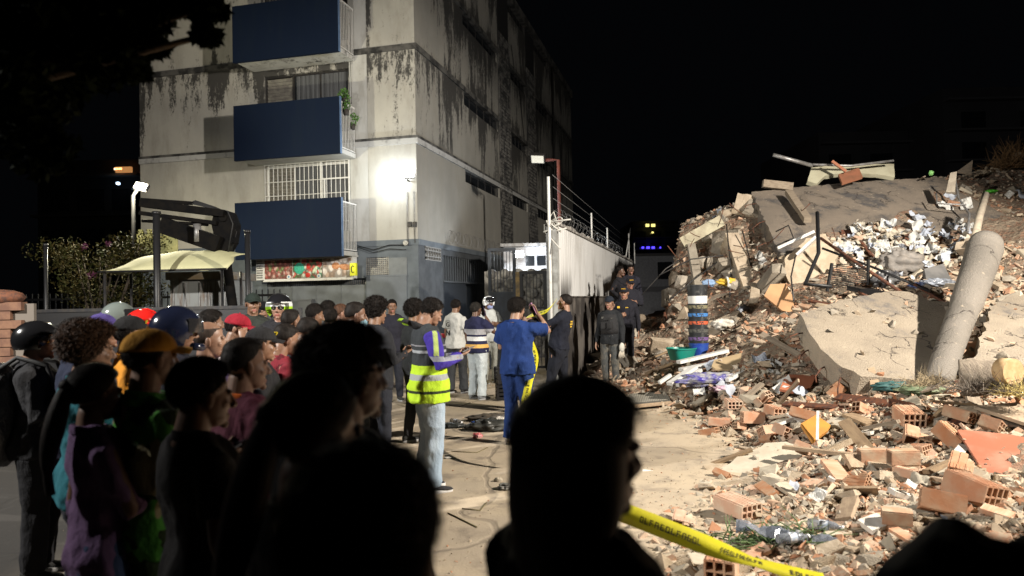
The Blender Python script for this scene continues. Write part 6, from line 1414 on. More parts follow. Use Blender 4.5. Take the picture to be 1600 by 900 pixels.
ARMS = dict(   # elbow and wrist for the right side (x>0), hand direction, palm normal
 down=((.245, -.02, 1.13), (.265, .05, .875), (0, .15, -1), (-1, 0, 0), 0), back=((.27, -.10, 1.14), (.17, -.16, .92), (-.4, -.2, -.6), (0, 1, 0), 0),
 phone=((.235, .03, 1.13), (.085, .27, 1.19), (-.35, .85, .30), (-.3, 0, 1), 1), chest=((.24, .06, 1.14), (.03, .24, 1.20), (-1, .2, .1), (0, -1, 0), 1),
 ear=((.33, .15, 1.32), (.155, .10, 1.53), (-.30, -.05, .9), (-1, 0, 0), 1), high=((.28, .26, 1.34), (.12, .30, 1.56), (-.35, .0, .9), (-.6, -.7, 0), 1),
 hip=((.37, -.06, 1.18), (.215, .06, 1.04), (-.6, .5, -.5), (0, 0, -1), 0), reach=((.24, .22, 1.22), (.14, .46, 1.28), (-.1, 1, .1), (-1, 0, .1), 1), face=((.24, .20, 1.20), (.06, .17, 1.50), (-.3, .1, 1), (0, -1, 0), 0))
NP = [0]
def person(px, Y, top, face, label, hair='short', hcol=(.010, .008, .007), skin=(.30, .165, .10), shirt=(.02, .02, .022), shirt2=None, spat=None, sleeve='short', slcol=None, slpat=None, pants=(.02, .022, .03), pants2=None, ppat=None, shoes=(.03, .03, .03), solec=(.3, .3, .3),
           armR='down', armL='down', pitch=0, turn=0, hat=None, hatcol=(.1, .1, .1), hatcol2=None, build_=1.0, fem=False, vox=.016, base=0.0, lean=0, stride=0, eyes=False, mask=None, group=None, extra=None, stubble=False, baggy=0, dx=0, hoody=False, tuck=False):
    NP[0] += 1; seed = NP[0]; rs = np.random.RandomState(seed*13)
    zt = P(px, top, Y)[2]-base; x = P(px, top, Y)[0]+dx
    hatx = dict(moto=.055, open=.045, hard=.055, cap=.015, bump=.02).get(hat, {'curly': .03, 'medium': .015}.get(hair, .008))
    Hh = (zt-hatx)/(math.cos(R(pitch))*.01+.99); s = Hh/1.745; NPL.append((label[:40], round(Hh, 2)))
    if face < 120: turn += rs.uniform(-12, 12); pitch += rs.uniform(-3, 7)
    hsc = np.array([rs.uniform(.94, 1.05), rs.uniform(.96, 1.04), rs.uniform(.96, 1.04)])
    root = empty('person', (x, Y, base), -R(face), label, 'person', group); root.scale = (s*build_**.3, s*build_**.3, s)
    tw = np.array(Matrix.Rotation(R(-lean), 3, 'X')); hip0 = V3(0, 0, .93)
    def tr(V): V = np.asarray(V, float); return np.where(V[..., 2:3] > .93, (V-hip0) @ tw.T+hip0, V)
    W = build_*(.92 if fem else 1.0)
    # torso rings
    tz = [(.86, .150, .105, 0), (.93, .168 if fem else .162, .118, -.005), (1.0, .158, .112, 0), (1.09, .130 if fem else .148, .098, .005), (1.2, .145 if fem else .16, .108, .008), (1.3, .165 if fem else .178, .118, .004), (1.38, .175, .106, -.005), (1.43, .150, .086, -.012), (1.465, .095, .068, -.018), (1.50, .062, .058, -.022)]
    def torso(mb, infl, z0=.86, z1=1.51, flare=0, n=28):
        t = np.arange(n)/n*2*math.pi; zs = [r[0] for r in tz]; rings = []
        for z in np.linspace(z0, z1, 22):
            zz = max(z, .86); rx, ry, cy = [np.interp(zz, zs, [r[k_] for r in tz]) for k_ in (1, 2, 3)]; rx *= W; ry *= W*(1.0 if not fem else .96)
            f = infl+flare*max(0, (1.2-z)/.35); c, s_ = np.cos(t), np.sin(t); e = .82
            rings.append(np.stack([np.sign(c)*np.abs(c)**e*(rx+f), cy+np.sign(s_)*np.abs(s_)**e*(ry+f), np.full(n, z)], 1))
        mb.loft([tr(r) for r in rings])
    hz = (.0, 0, 0)
    legs = {}
    for sd in (-1, 1):
        st_ = stride*sd; legs[sd] = [V3(sd*.088*W, 0, .90), V3(sd*.098*W, .02+st_*.6+rs.uniform(-.01, .02), .49), V3(sd*.108*W, -.015+st_, .09)]
    arms = {}
    for sd, nm in ((1, armR), (-1, armL)):
        e, w_, hd, pn, cu = ARMS[nm]; j_ = rs.uniform(-.012, .012, 3); f = V3(sd, 1, 1); arms[sd] = [tr(V3(sd*.170*W, -.012, 1.388)), tr(V3(*e)*f*V3(W, 1, 1)+j_), tr(V3(*w_)*f+j_), tw @ (V3(*hd)*f), tw @ (V3(*pn)*f), cu]
    mb = MB(); torso(mb, -.016)
    for sd in (-1, 1):
        a, b_, c = legs[sd]; mb.tube([a+V3(0, 0, .04), (a+b_)/2, b_, b_*.62+c*.38+V3(0, -.015, 0), c, c+V3(0, 0, -.05)], [.078*W, .064*W, .046, .045, .032, .034], 14)
        S, E_, Wr = arms[sd][:3]; mb.tube([S+V3(-sd*.03, 0, .0), S, (S+E_)/2, E_, E_*.6+Wr*.4, Wr], [.050, .055*W, .046*W, .039, .038*W, .027], 12)
    mb.tcap(tr(V3(0, -.03, 1.42)), tr(V3(0, -.022, 1.54)), .060*W**.5, .053, 16)
    V, F, N_ = remesh(mb, vox, 4); body = MB(); body.add(V, F, 0, True)
    # head
    neck = tr(V3(0, -.025, 1.50)); Rh = tw @ euler(R(-pitch), 0, R(-turn)); hs = 1.0/s**.35 if s < 1 else 1.0
    def HT(V): return (np.asarray(V)*hs*hsc-V3(0, -.03, -.115)) @ Rh.T+neck
    hc = neck-Rh @ V3(0, -.03, -.115)
    hv, hf = HEADS[1 if fem else 0]; lp = lips(hv, hf); hv2 = HT(hv); body.add(hv2, hf[~lp], 0, True); body.F.append((hf[lp]+body.n-len(hv2), 1, True))
    for sd in (-1, 1):
        S, E_, Wr, hd, pn, cu = arms[sd]; y = hd/np.linalg.norm(hd)*.6+(Wr-E_)/np.linalg.norm(Wr-E_)*.4; y /= np.linalg.norm(y); z = pn-y*(pn @ y); z /= np.linalg.norm(z); x_ = np.cross(y, z)
        hv, hf = HANDS[cu]; hv = hv*V3(sd, 1, 1); Rm = np.stack([x_, y, z], 1)
        body.add((hv*.98) @ Rm.T+Wr, hf if sd > 0 else hf[:, ::-1], 0, True); arms[sd].append(Rm)
    body.build('body', [skin_mat(skin), LIP], root)
    # clothes
    def garment(name, fill, matr, amp=.0135, v=None, smooth=2, fr=1.0):
        q = MB(); fill(q); V, F, N_ = remesh(q, v or vox*.95, smooth); nn = fbm(V*V3(1, 1, .55)*2.6*fr+seed, seed+5, 3); fold = .6-np.abs(fbm(V*V3(1, 1, .7)*3.1*fr+seed*2, seed+9, 3))*2.6
        V = V+N_*(amp*(nn+.8*fold))[:, None]; r_ = MB(); r_.add(V, F, 0, True); return r_.build(name, matr, root)
    hem = (.84 if spat != 'vest' else .80) if not tuck else .95
    def top_fill(q):
        torso(q, .016+baggy*.01, hem, 1.475, .012+baggy*.02)
        for sd in (-1, 1): q.tube([tr(V3(sd*.03, -.028, 1.462)), tr(V3(sd*.10*W, -.022, 1.432)), arms[sd][0]], [.052, .056, .060], 12)
        if slcol is None: sleeves(q)
    def sleeves(q):
        for sd in (-1, 1):
            S, E_, Wr = arms[sd][:3]
            if sleeve == 'short': e = S+(E_-S)*.72; q.tube([S+V3(-sd*.05, 0, -.01), S, (S+e)/2, e], [.058, .070*W+baggy*.004, .068*W+baggy*.012, .070*W+baggy*.02], 14)
            elif sleeve == 'long': q.tube([S+V3(-sd*.05, 0, -.01), S, (S+E_)/2, E_, (E_+Wr)/2, Wr+(Wr-E_)*.02], [.058, .072*W, .062*W+baggy*.008, .055+baggy*.008, .048+baggy*.006, .038], 14)
    tp = garment('shirt' if sleeve == 'short' else 'jacket', top_fill, cloth(shirt, shirt2, spat))
    if slcol is not None: garment('sleeve', sleeves, cloth(slcol, None, slpat))
    if hoody:
        q = MB(); t = np.arange(20)/20*2*math.pi; q.loft([tr(np.stack([np.cos(t)*r, -.03-.04*k_+np.sin(t)*r*.85, 1.45+z_+0*t-.02*np.sin(t)], 1)) for k_, (r, z_) in enumerate(((.085, -.03), (.105, .0), (.10, .05), (.075, .075), (.065, .05)))]); q.build('hood', cloth(hoody if isinstance(hoody, tuple) else shirt), tp)
    else:
        q = MB(); t = np.arange(20)/20*2*math.pi; q.loft([tr(np.stack([np.cos(t)*r*W**.5, -.026+np.sin(t)*r, 1.472+z_+0*t-.012*np.sin(t)], 1)) for r, z_ in ((.080, -.02), (.076, .012), (.068, .016), (.064, -.01))], False); q.build('collar', cloth(shirt if extra != 'orange_collar' else (.55, .12, .02)), tp)
    def pf(q):
        torso(q, .010, .83, 1.02 if not tuck else 1.03, 0)
        for sd in (-1, 1):
            a, b_, c = legs[sd]; bb = baggy*.012; q.tube([a+V3(0, 0, .05), a+V3(0, 0, -.06), (a+b_)/2, b_, (b_+c)/2, c+V3(0, 0, -.02)], [.097*W, .100*W+bb, .088*W+bb, .072+bb, .066+bb*1.2, .062+bb*1.4], 16)
    garment('trousers', pf, cloth(pants, pants2, ppat), .013, fr=.8)
    for sd in (-1, 1):
        c = legs[sd][2]; q = MB(); t = np.arange(16)/16*2*math.pi; rg = []
        for y_, w_, h_ in ((-.075, .02, .05), (-.065, .034, .09), (-.02, .038, .10), (.03, .040, .085), (.09, .046, .06), (.14, .044, .05), (.175, .030, .04), (.188, .012, .03)):
            rg.append(np.stack([c[0]+sd*.01*(y_ > .05)+np.cos(t)*w_, np.full(16, c[1]+y_), .022+(h_-.022)*(.5+.5*np.sin(t))], 1))
        q.loft(rg)
        so = MB(); so.loft([np.stack([c[0]+np.cos(t)*w_, c[1]+.055+np.sin(t)*.135, np.full(16, z_)], 1) for w_, z_ in ((.040, 0), (.046, .004), (.046, .028), (.043, .03))])
        sh_ = q.build('shoe', cloth(shoes), root); so.build('sole', mat('sole %s' % (solec,), solec, rough=.7), sh_)
    # hair and headwear
    q = MB(); hair_mesh(hair, seed, q, Y < 2.5, hat is not None); q2 = MB(); [q2.V.append(HT(v)) for v in q.V]; q2.F = q.F; q2.n = q.n; q2.build('hair', hair_mat(hcol), root)
    if eyes:
        for sd in (-1, 1):
            q = MB(); q.ell(HT(V3(sd*.031, .0795, -.006)), .0085, 16, 12); q.ell(HT(V3(sd*.031, .0862, -.007)), .0045, 12, 8, mat=1); q.build('eye', [WHITE_EYE, IRIS], root)
            q = MB(); q.tube([HT(V3(sd*a, b_, c)) for a, b_, c in ((.014, .092, .014), (.030, .090, .020), (.048, .077, .014))], [.003, .0038, .002], 6); q.build('eyebrow', hair_mat(hcol), root)
    if mask:
        q = MB(); q.ell((0, .052, -.062), (.058, .058, .048), 24, 16, None, 0, lambda D, V: V*(1+.03*np.sin(V[:, 2]*400))[:, None]); q2 = MB(); q2.V = [HT(v) for v in q.V]; q2.F = q.F; q2.n = q.n; q2.build('face_mask', cloth(mask), root)
    def hb(name, q, m_, par=root, **k): q2 = MB(); q2.V = [HT(v) for v in q.V]; q2.F = q.F; q2.n = q.n; return q2.build(name, m_, par, **k)
    if hat == 'cap':
        def fn(D, V): return V*np.where(D[:, 2] < -.12, .80, 1.0)[:, None]
        q = MB(); q.ell((0, -.012, .040), (.087, .108, .087), 32, 24, None, 0, fn); q.ell((0, -.012, .127), .008, 8, 6); cp_ = hb('cap', q, cloth(hatcol))
        q = MB(); t = np.linspace(-1, 1, 15); Vt = []
        for k_ in range(6):
            f = k_/5
            for u in t: Vt.append((u*.078*(1-.18*f*f), .085+.075*f*(1-.5*u*u)-.045*u*u*(1-f), .050-.012*f-.02*u*u))
        Vt = np.array(Vt); Vb = Vt-[0, 0, .005]; idx = np.arange(90).reshape(6, 15); a = np.stack([idx[:-1, :-1].ravel(), idx[:-1, 1:].ravel(), idx[1:, 1:].ravel(), idx[1:, :-1].ravel()], 1)
        q.add(Vt, a, 0, True); q.add(Vb, a[:, ::-1], 0, True); q.add(np.concatenate([Vt[idx[-1]], Vb[idx[-1]]]), np.stack([np.arange(14), np.arange(1, 15), np.arange(16, 30), np.arange(15, 29)], 1)); hb('visor', q, cloth(hatcol), cp_)
        if hatcol2:
            q = MB(); 
            for k_ in range(5): q.box((-.032+k_*.016, .094-abs(k_-2)*.0035, .083), (.011, .006, .022), euler(R(-28), 0, 0))
            q.box((.0, .1005, .078), (.0, .0, .0)) ; hb('lettering', q, cloth(hatcol2), cp_)
    if hat in ('moto', 'open', 'hard', 'bump'):
        rr = dict(moto=(.125, .150, .135), open=(.118, .142, .130), hard=(.112, .135, .110), bump=(.112, .140, .112))[hat]; zc = dict(moto=.012, open=.022, hard=.05, bump=.045)[hat]
        cut = dict(moto=-.85, open=-.55, hard=-.02, bump=-.08)[hat]
        def fn(D, V):
            fr_ = (D[:, 1] > .35)
            lim = np.where(fr_, .22, cut) if hat != 'moto' else np.where((D[:, 1] > .25) & (np.abs(D[:, 0]) < .82), .18, cut)
            k_ = np.where(D[:, 2] < lim, .70, 1.0); return V*k_[:, None]
        q = MB(); q.ell((0, -.012, zc), rr, 48, 36, None, 0, fn)
        hms = [mat('helmet %s' % (hatcol,), hatcol, rough=.16, bmp=0, spec=.6, coat=.5)]
        if hatcol2 and hat == 'moto':
            hms += [mat('helmet white', (.62, .64, .64), rough=.2, bmp=0), mat('helmet lime', (.35, .62, .03), rough=.2, bmp=0)]; Vq = q.V[0]; nf = []
            for g, _, sm_ in q.F:
                c = (Vq[g].mean(1)-V3(0, -.012, zc))/np.array(rr); w1 = (c[:, 2] > .02) & (c[:, 2] < .34) & (c[:, 1] > -.3)&~((c[:, 2] > .2)&(abs(c[:, 0]) < .35)); w2 = (c[:, 2] <= .02) & (np.abs(c[:, 0]) > .5) & (c[:, 2] > -.6)
                nf += [(g[w1], 1, sm_), (g[w2], 2, sm_), (g[~w1 & ~w2], 0, sm_)]
            q.F = [x for x in nf if len(x[0])]
        hm = hb('helmet', q, hms, root, sharp=50)
        if hat == 'hard':
            q = MB(); t = np.arange(36)/36*2*math.pi; q.loft([np.stack([np.cos(t)*a, -.006+np.sin(t)*b_*(1+.06*(np.sin(t) > .3)), np.full(36, z_)], 1) for a, b_, z_ in ((.108, .130, .052), (.125, .155, .046), (.125, .155, .042), (.106, .128, .044))]); q.tube([(0, -.13, .09), (0, -.06, .148), (0, .02, .163), (0, .08, .145), (0, .125, .09)], .008, 8); hb('brim', q, hm.data.materials[0], hm)
        if hat == 'moto':
            q = MB(); Vt = []
            for i_ in range(17):
                for j in range(8): a = R(-72+9*i_); z_ = -.038+.082*j/7; Vt.append((math.sin(a)*.127, -.012+math.cos(a)*.156*(1-.10*(j/7)**2), zc+z_+.02))
            idx = np.arange(17*8).reshape(17, 8); q.add(np.array(Vt)+(0, 0, .04 if face > 120 else 0), np.stack([idx[:-1, :-1].ravel(), idx[1:, :-1].ravel(), idx[1:, 1:].ravel(), idx[:-1, 1:].ravel()], 1), 0, True)
            if not eyes: hb('visor', q, mat('smoked visor', (.02, .02, .022), rough=.08, bmp=0, spec=.8), hm)
            q = MB(); q.tube([(-.10, .06, -.085), (-.075, .115, -.092), (0, .142, -.095), (.075, .115, -.092), (.10, .06, -.085)], .022, 10); 
            if not eyes: hb('chin_bar', q, hm.data.materials[0], hm)
        if hat == 'open' and hatcol[0] > .015:
            q = MB(); q.ell((0, .052, .085), (.10, .085, .05), 24, 12, euler(R(-25), 0, 0)); hb('visor', q, mat('black visor', (.012, .012, .014), rough=.1, bmp=0), hm)
        if hat == 'bump':
            q = MB()
            for sd in (-1, 1): q.tube([(sd*.112, -.08, zc+.01), (sd*.120, -.01, zc+.03), (sd*.108, .06, zc+.045), (sd*.06, .118, zc+.052)], [.014, .018, .018, .012], 8)
            hb('side_band', q, mat('helmet band %s' % (hatcol2,), hatcol2 or (.6, .6, .6), rough=.3, bmp=0), hm)
    HB_['root'] = root; HB_['arms'] = arms; HB_['tr'] = tr; HB_['HT'] = HT; HB_['s'] = s; HB_['shirt'] = tp
    return root
NPL = []; HB_ = {}
def toworld(root, p): 
    bpyM = Matrix.LocRotScale(root.location, root.rotation_euler, root.scale); return np.array(bpyM @ Vector(p))
def phone(root, arms, side, lab, colr=(.02, .02, .025), lit=None, off=(0, .09, .02), name='phone'):
    Wr, Rm = arms[side][2], arms[side][6]; c = Wr+Rm @ V3(off[0]*side, off[1], off[2]); cw_ = toworld(root, c); Rw = rotz(root.rotation_euler.z) @ Rm
    o = empty(name, tuple(cw_), 0, lab, 'phone'); q = MB(); q.box((0, 0, 0), (.075, .155, .008)); b_ = q.build('case', mat('case %s' % (colr,), colr, rough=.3, bmp=0), o)
    q = MB(); q.box((0, 0, .0047), (.068, .146, .001)); q.build('screen', emit('lit phone screen', (.7, .8, 1), 1.2) if lit else M['glass'], o); rot_to(o, Rw); return o

JEAN_L = ((.27, .35, .44), (.40, .47, .54)); BLK_ = (.012, .012, .014)
# --- the close dark heads in front
p1 = person(908, 1.2, 596, 54, 'woman nearest the camera seen as a black silhouette with straight shoulder length hair facing right', 'long', shirt=BLK_, sleeve='long', fem=True, vox=.011, build_=1.12, armR='phone', armL='phone', skin=(.20, .11, .07))
p2 = person(568, .80, 696, 20, 'dark round head of the person lowest in the picture at the bottom centre', 'short', shirt=BLK_, sleeve='long', fem=True, vox=.011, armR='down', armL='down', skin=(.18, .10, .06)); A2 = (p2, dict(HB_))
p3 = person(486, 1.33, 577, 40, 'woman with black ponytail facing right behind the bottom centre head', 'pony', shirt=BLK_, sleeve='long', fem=True, vox=.012, armR='down', armL='down', skin=(.22, .12, .08), build_=.82)
p4 = person(540, 1.72, 502, 36, 'tall dark haired person facing right just behind the ponytail woman', 'medium', shirt=BLK_, sleeve='long', vox=.013, skin=(.24, .13, .085))
p5 = person(1885, .78, 402, 10, 'person in black whose blurred shoulder fills the bottom right corner', 'short', shirt=BLK_, sleeve='long', vox=.013, build_=1.25, armL='hip', armR='down')
# --- the left crowd
p6 = person(312, 2.35, 560, 46, 'young man in a black short sleeved shirt seen from behind in the left crowd', 'short', shirt=(.022, .021, .022), vox=.012, armR='down', armL='down', skin=(.27, .15, .095), pants=(.02, .02, .024), turn=15)
p7 = person(150, 2.65, 566, 46, 'woman in a shiny purple blouse with long dark hair and blue jeans', 'pony', shirt=(.13, .075, .16), shirt2=(.17, .10, .2), fem=True, vox=.013, pants=(.03, .05, .11), ppat='jean', armR='chest', armL='down', skin=(.25, .14, .09), sleeve='long')
p8 = person(236, 2.75, 506, 50, 'man in a mustard cap and green camouflage jacket holding a phone', 'short', spat='camo', shirt=(.07, .25, .04), sleeve='long', vox=.013, pants=(.03, .05, .02), ppat=None, hat='cap', hatcol=(.50, .24, .03), armR='phone', armL='chest', skin=(.26, .145, .09)); A8 = dict(HB_)
p9 = person(58, 4.6, 495, 72, 'man in a round black helmet and black jacket standing at the left edge', 'short', shirt=(.012, .012, .014), shirt2=(.022, .022, .024), sleeve='long', pants=BLK_, hat='open', hatcol=(.008, .008, .009), vox=.015, armR='chest', baggy=1)
p10 = person(140, 3.45, 500, 50, 'person with brown curly hair and a turquoise top in the left crowd', 'curly', hcol=(.035, .018, .01), shirt=(.02, .15, .19), sleeve='long', vox=.015, fem=True, armR='phone', build_=1.3)
p11 = person(382, 3.05, 526, 48, 'man in a maroon jacket with orange collar in the middle of the left crowd', 'fade', shirt=(.085, .018, .035), sleeve='long', vox=.013, extra='orange_collar', skin=(.27, .15, .1), armR='phone')
p12 = person(275, 4.1, 467, 60, 'person wearing a big glossy dark blue motorcycle helmet', 'short', shirt=(.02, .02, .03), sleeve='long', hat='moto', hatcol=(.010, .013, .03), vox=.016, armR='phone')
p13 = person(220, 6.0, 478, 75, 'worker wearing a bright red hard helmet', 'short', shirt=(.3, .25, .2), sleeve='long', hat='hard', hatcol=(.55, .015, .012), vox=.018)
p14 = person(328, 4.4, 500, 62, 'balding man with a bare crown in the left crowd', 'balding', hcol=(.03, .022, .018), skin=(.36, .21, .14), shirt=(.10, .07, .16), sleeve='long', vox=.015)
p15 = person(367, 5.8, 486, 78, 'man in a red cap holding a phone to his ear', 'short', hat='cap', hatcol=(.32, .015, .03), shirt=(.5, .42, .42), vox=.016, armL='ear', armR='ear', pitch=14, skin=(.33, .19, .12))
p16 = person(406, 4.85, 508, 64, 'person in a black cap with a yellow mark on top', 'short', hat='cap', hatcol=(.02, .02, .022), hatcol2=(.6, .45, .02), shirt=BLK_, sleeve='long', vox=.016)
p17 = person(436, 7.2, 451, 168, 'rider facing the camera in a black, white and lime helmet', 'short', hat='moto', hatcol=(.012, .012, .014), hatcol2=(.62, .66, .62), shirt=(.02, .02, .024), sleeve='long', vox=.016, eyes=True, skin=(.42, .24, .17), turn=6)
p18 = person(441, 5.2, 503, 62, 'boy in a dark red jersey with shaved hair looking at his hand', 'fade', shirt=(.20, .02, .032), spat='jersey', vox=.014, armR='phone', armL='phone', pitch=16, skin=(.36, .20, .13)); A18 = dict(HB_)
p19 = person(474, 5.8, 493, 66, 'young man with short black hair right of the red jersey', 'fade', shirt=(.03, .03, .035), sleeve='long', vox=.016, pitch=12, skin=(.32, .18, .115), armR='phone')
p20 = person(456, 6.8, 482, 50, 'back of a shaved head behind the rider helmet', 'fade', shirt=(.05, .05, .06), vox=.018, skin=(.34, .2, .13))
p21 = person(489, 8.0, 473, 70, 'man in a pale blue shirt in the rear of the crowd', 'short', shirt=(.25, .32, .42), vox=.018, pitch=14)
p22 = person(513, 9.6, 470, 30, 'man with tousled hair farthest back in front of the shutter', 'medium', shirt=(.2, .2, .2), vox=.02)
p23 = person(516, 8.6, 481, 10, 'person with a lime green collar seen from behind', 'short', shirt=(.42, .75, .02), vox=.018, baggy=1)
p24 = person(533, 9.3, 474, 75, 'man in a pale pink shirt in the rear of the crowd', 'fade', hcol=(.05, .025, .015), shirt=(.55, .40, .42), vox=.018, skin=(.42, .24, .17))
p25 = person(553, 6.7, 470, 60, 'man wearing a light blue face mask', 'fade', shirt=(.02, .02, .024), sleeve='long', mask=(.30, .50, .62), vox=.016, skin=(.24, .13, .085))
p26 = person(588, 7.2, 463, 48, 'man with thick curly black hair and black shirt looking right', 'curly', shirt=(.02, .021, .025), sleeve='long', vox=.016, skin=(.33, .19, .12), armR='phone')
p27 = person(576, 9.0, 476, 80, 'woman with long dark hair partly behind the curly haired man', 'long', shirt=(.03, .03, .04), fem=True, vox=.02)
p28 = person(612, 12.4, 467, 160, 'distant man in dark clothes standing before the steel door', 'short', shirt=(.02, .02, .03), sleeve='long', vox=.022, eyes=True)
p29 = person(330, 6.4, 482, 60, 'dark haired head behind the balding man', 'short', shirt=(.03, .03, .03), vox=.02, skin=(.3, .17, .11))
p30 = person(395, 9.0, 456, 150, 'man in a dark cap standing behind the barrier below the sign', 'short', hat='cap', hatcol=(.02, .03, .025), shirt=(.03, .035, .03), sleeve='long', vox=.02)
p31 = person(409, 9.6, 467, 140, 'helmeted man right behind the rider by the barrier', 'short', hat='open', hatcol=(.02, .02, .02), shirt=(.03, .03, .03), vox=.022)
p32 = person(160, 5.0, 487, 60, 'person in a dark cap with a violet crown at left', 'short', hat='cap', hatcol=(.07, .05, .20), shirt=BLK_, sleeve='long', vox=.02)
p33 = person(122, 4.5, 497, 65, 'black haired head between the black helmet and the curly hair', 'medium', shirt=(.008, .012, .03), sleeve='long', vox=.018)
p34 = person(186, 7.0, 466, 60, 'rider in a dull silver helmet at the back left', 'short', hat='moto', hatcol=(.12, .14, .13), shirt=BLK_, sleeve='long', vox=.02)
p35 = person(204, 4.6, 490, 62, 'person in a black cap with small yellow emblem behind the mustard cap', 'short', hat='cap', hatcol=(.012, .012, .013), hatcol2=(.5, .35, .03), shirt=(.55, .22, .02), sleeve='long', vox=.018)
p36 = person(420, 6.2, 520, 55, 'short person in black tucked between the red cap and the jersey', 'medium', shirt=BLK_, sleeve='long', vox=.02)
# --- the standing people on open ground
p40 = person(667, 6.5, 461, 68, 'man in a violet and lime safety jacket and pale jeans looking at his phone', 'short', shirt=(.035, .04, .045), spat='vest', sleeve='long', slcol=(.05, .032, .28), slpat='sleeve', pants=JEAN_L[0], pants2=JEAN_L[1], ppat='jean', armR='phone', armL='phone', pitch=20, skin=(.40, .235, .16), vox=.011, shoes=(.04, .04, .045), solec=(.6, .6, .6), baggy=1.2, hoody=(.02, .02, .022), build_=1.02); A40 = dict(HB_)
p41 = person(648, 8.7, 467, 50, 'person in black trousers with curly hair and lime collar behind the jacket man', 'curly', shirt=(.022, .024, .026), sleeve='long', vox=.015, pants=(.018, .018, .02), hoody=(.3, .5, .03), stride=.05)
p42 = person(712, 13.3, 467, 38, 'man in a pale grey printed T-shirt and black trousers', 'short', shirt=(.50, .50, .47), vox=.014, pants=(.035, .037, .04), armR='phone', armL='down', baggy=1.5, stride=.08, shoes=(.03, .03, .03)); A42 = dict(HB_)
p43 = person(744, 12.4, 472, 45, 'man in a navy polo shirt with grey, white and orange stripes', 'short', hcol=(.02, .018, .016), shirt=(.02, .022, .06), spat='polo', pants=(.42, .47, .49), pants2=(.5, .54, .55), ppat='jean', vox=.014, armR='face', armL='down', skin=(.18, .095, .06), baggy=.8, shoes=(.2, .21, .22), build_=1.08); A43 = dict(HB_)
p44 = person(763, 14.8, 460, 150, 'man in a white helmet, white T-shirt and pale trousers with mask on chin', 'short', hat='open', hatcol=(.65, .68, .7), shirt=(.45, .47, .46), pants=(.32, .33, .30), vox=.016, armR='chest', armL='chest', eyes=True, mask=(.3, .35, .6), skin=(.2, .11, .07), pitch=8, shoes=(.15, .13, .08)); A44 = dict(HB_)
p45 = person(806, 8.5, 464, 28, 'man in blue medical scrubs taking a picture with a pink phone', 'medium', shirt=(.012, .036, .15), pants=(.011, .032, .13), vox=.012, armR='high', armL='chest', skin=(.46, .28, .19), baggy=1.1, shoes=(.35, .32, .3), turn=20, build_=1.03); A45 = dict(HB_)
p46 = person(871, 10.6, 457, -72, 'police officer in dark uniform leaning back and pulling the yellow tape', 'fade', shirt=(.012, .014, .024), sleeve='long', pants=(.012, .014, .022), vox=.014, armR='reach', armL='reach', skin=(.44, .26, .18), lean=-9, stride=-.10, tuck=True, build_=1.05, eyes=False); A46 = dict(HB_)
grp = 'officers standing by the rubble'
p47 = person(952, 13.4, 461, -150, 'officer in dusty dark clothes with a plain cap and vest holding white gloves', 'short', hat='cap', hatcol=(.015, .02, .03), shirt=(.02, .022, .025), sleeve='long', pants=(.055, .06, .062), ppat='dusty', vox=.014, armR='down', armL='down', skin=(.38, .22, .15), eyes=True, group=grp); A47 = dict(HB_)
p48 = person(975, 14.3, 446, -158, 'officer in black with yellow lettering on cap standing right behind the dusty one', 'short', hat='cap', hatcol=(.012, .012, .018), hatcol2=(.62, .36, .03), shirt=(.014, .014, .02), sleeve='long', pants=(.02, .02, .024), vox=.016, armR='chest', skin=(.40, .22, .14), eyes=True, base=.14, group=grp); A48 = dict(HB_)
p49 = person(984, 15.6, 431, 175, 'officer in black with yellow lettering on cap looking down, third in the row', 'short', hat='cap', hatcol=(.012, .012, .018), hatcol2=(.62, .36, .03), shirt=(.014, .014, .02), sleeve='long', pants=(.015, .015, .02), vox=.018, armR='chest', armL='chest', skin=(.36, .19, .12), eyes=True, base=.36, pitch=14, group=grp)
p50 = person(985, 17.6, 413, 170, 'person in dark clothes peering out at the very back of the officers', 'short', shirt=(.02, .02, .03), sleeve='long', vox=.02, skin=(.22, .12, .08), base=.75, eyes=True, group=grp)
p51 = person(969, 17.0, 415, 120, 'bare headed officer in black with hand on hip against the white wall', 'short', shirt=(.014, .014, .018), sleeve='long', pants=BLK_, vox=.02, armR='hip', armL='hip', skin=(.15, .08, .05), base=.62, group=grp)
for l_ in NPL: print(l_)
bpy.data.scenes.remove(TMP)

# --- things they hold or wear on top
def plate(parent_arm, name, pts, m_): pass
phone(p8, A8['arms'], 1, 'phone held low by the man in the mustard cap', (.015, .015, .02))
phone(p18, A18['arms'], 1, 'dark phone held by the boy in the red jersey')
phone(p40, A40['arms'], 1, 'phone in the hands of the man in the violet jacket', (.05, .05, .06))
phone(p42, A42['arms'], 1, 'phone held by the man in the grey T-shirt', (.5, .52, .55))
phone(p45, A45['arms'], 1, 'pink phone held up by the man in blue scrubs', (.42, .20, .33), off=(-.02, .06, .02))
phone(p43, A43['arms'], 1, 'dark phone held to his face by the man in the striped polo', (.06, .05, .12))
def text_part(txt, parent, name, loc, rot, size, m_, ext=.002):
    cu = bpy.data.curves.new(name, 'FONT'); cu.body = txt; cu.size = size; cu.extrude = ext; cu.align_x = 'CENTER'; cu.materials.append(m_); cu.offset = size*.02
    o = bpy.data.objects.new(name, cu); COL.objects.link(o); bpy.context.view_layer.update(); me = bpy.data.meshes.new_from_object(o); bpy.data.objects.remove(o); o = bpy.data.objects.new(name, me); COL.objects.link(o); o.parent = parent; o.location = loc; o.rotation_euler = rot; return o
YL = mat('yellow lettering', (.62, .40, .04), rough=.7, bmp=0); BKL = mat('black print', (.015, .015, .015), rough=.8, bmp=0)
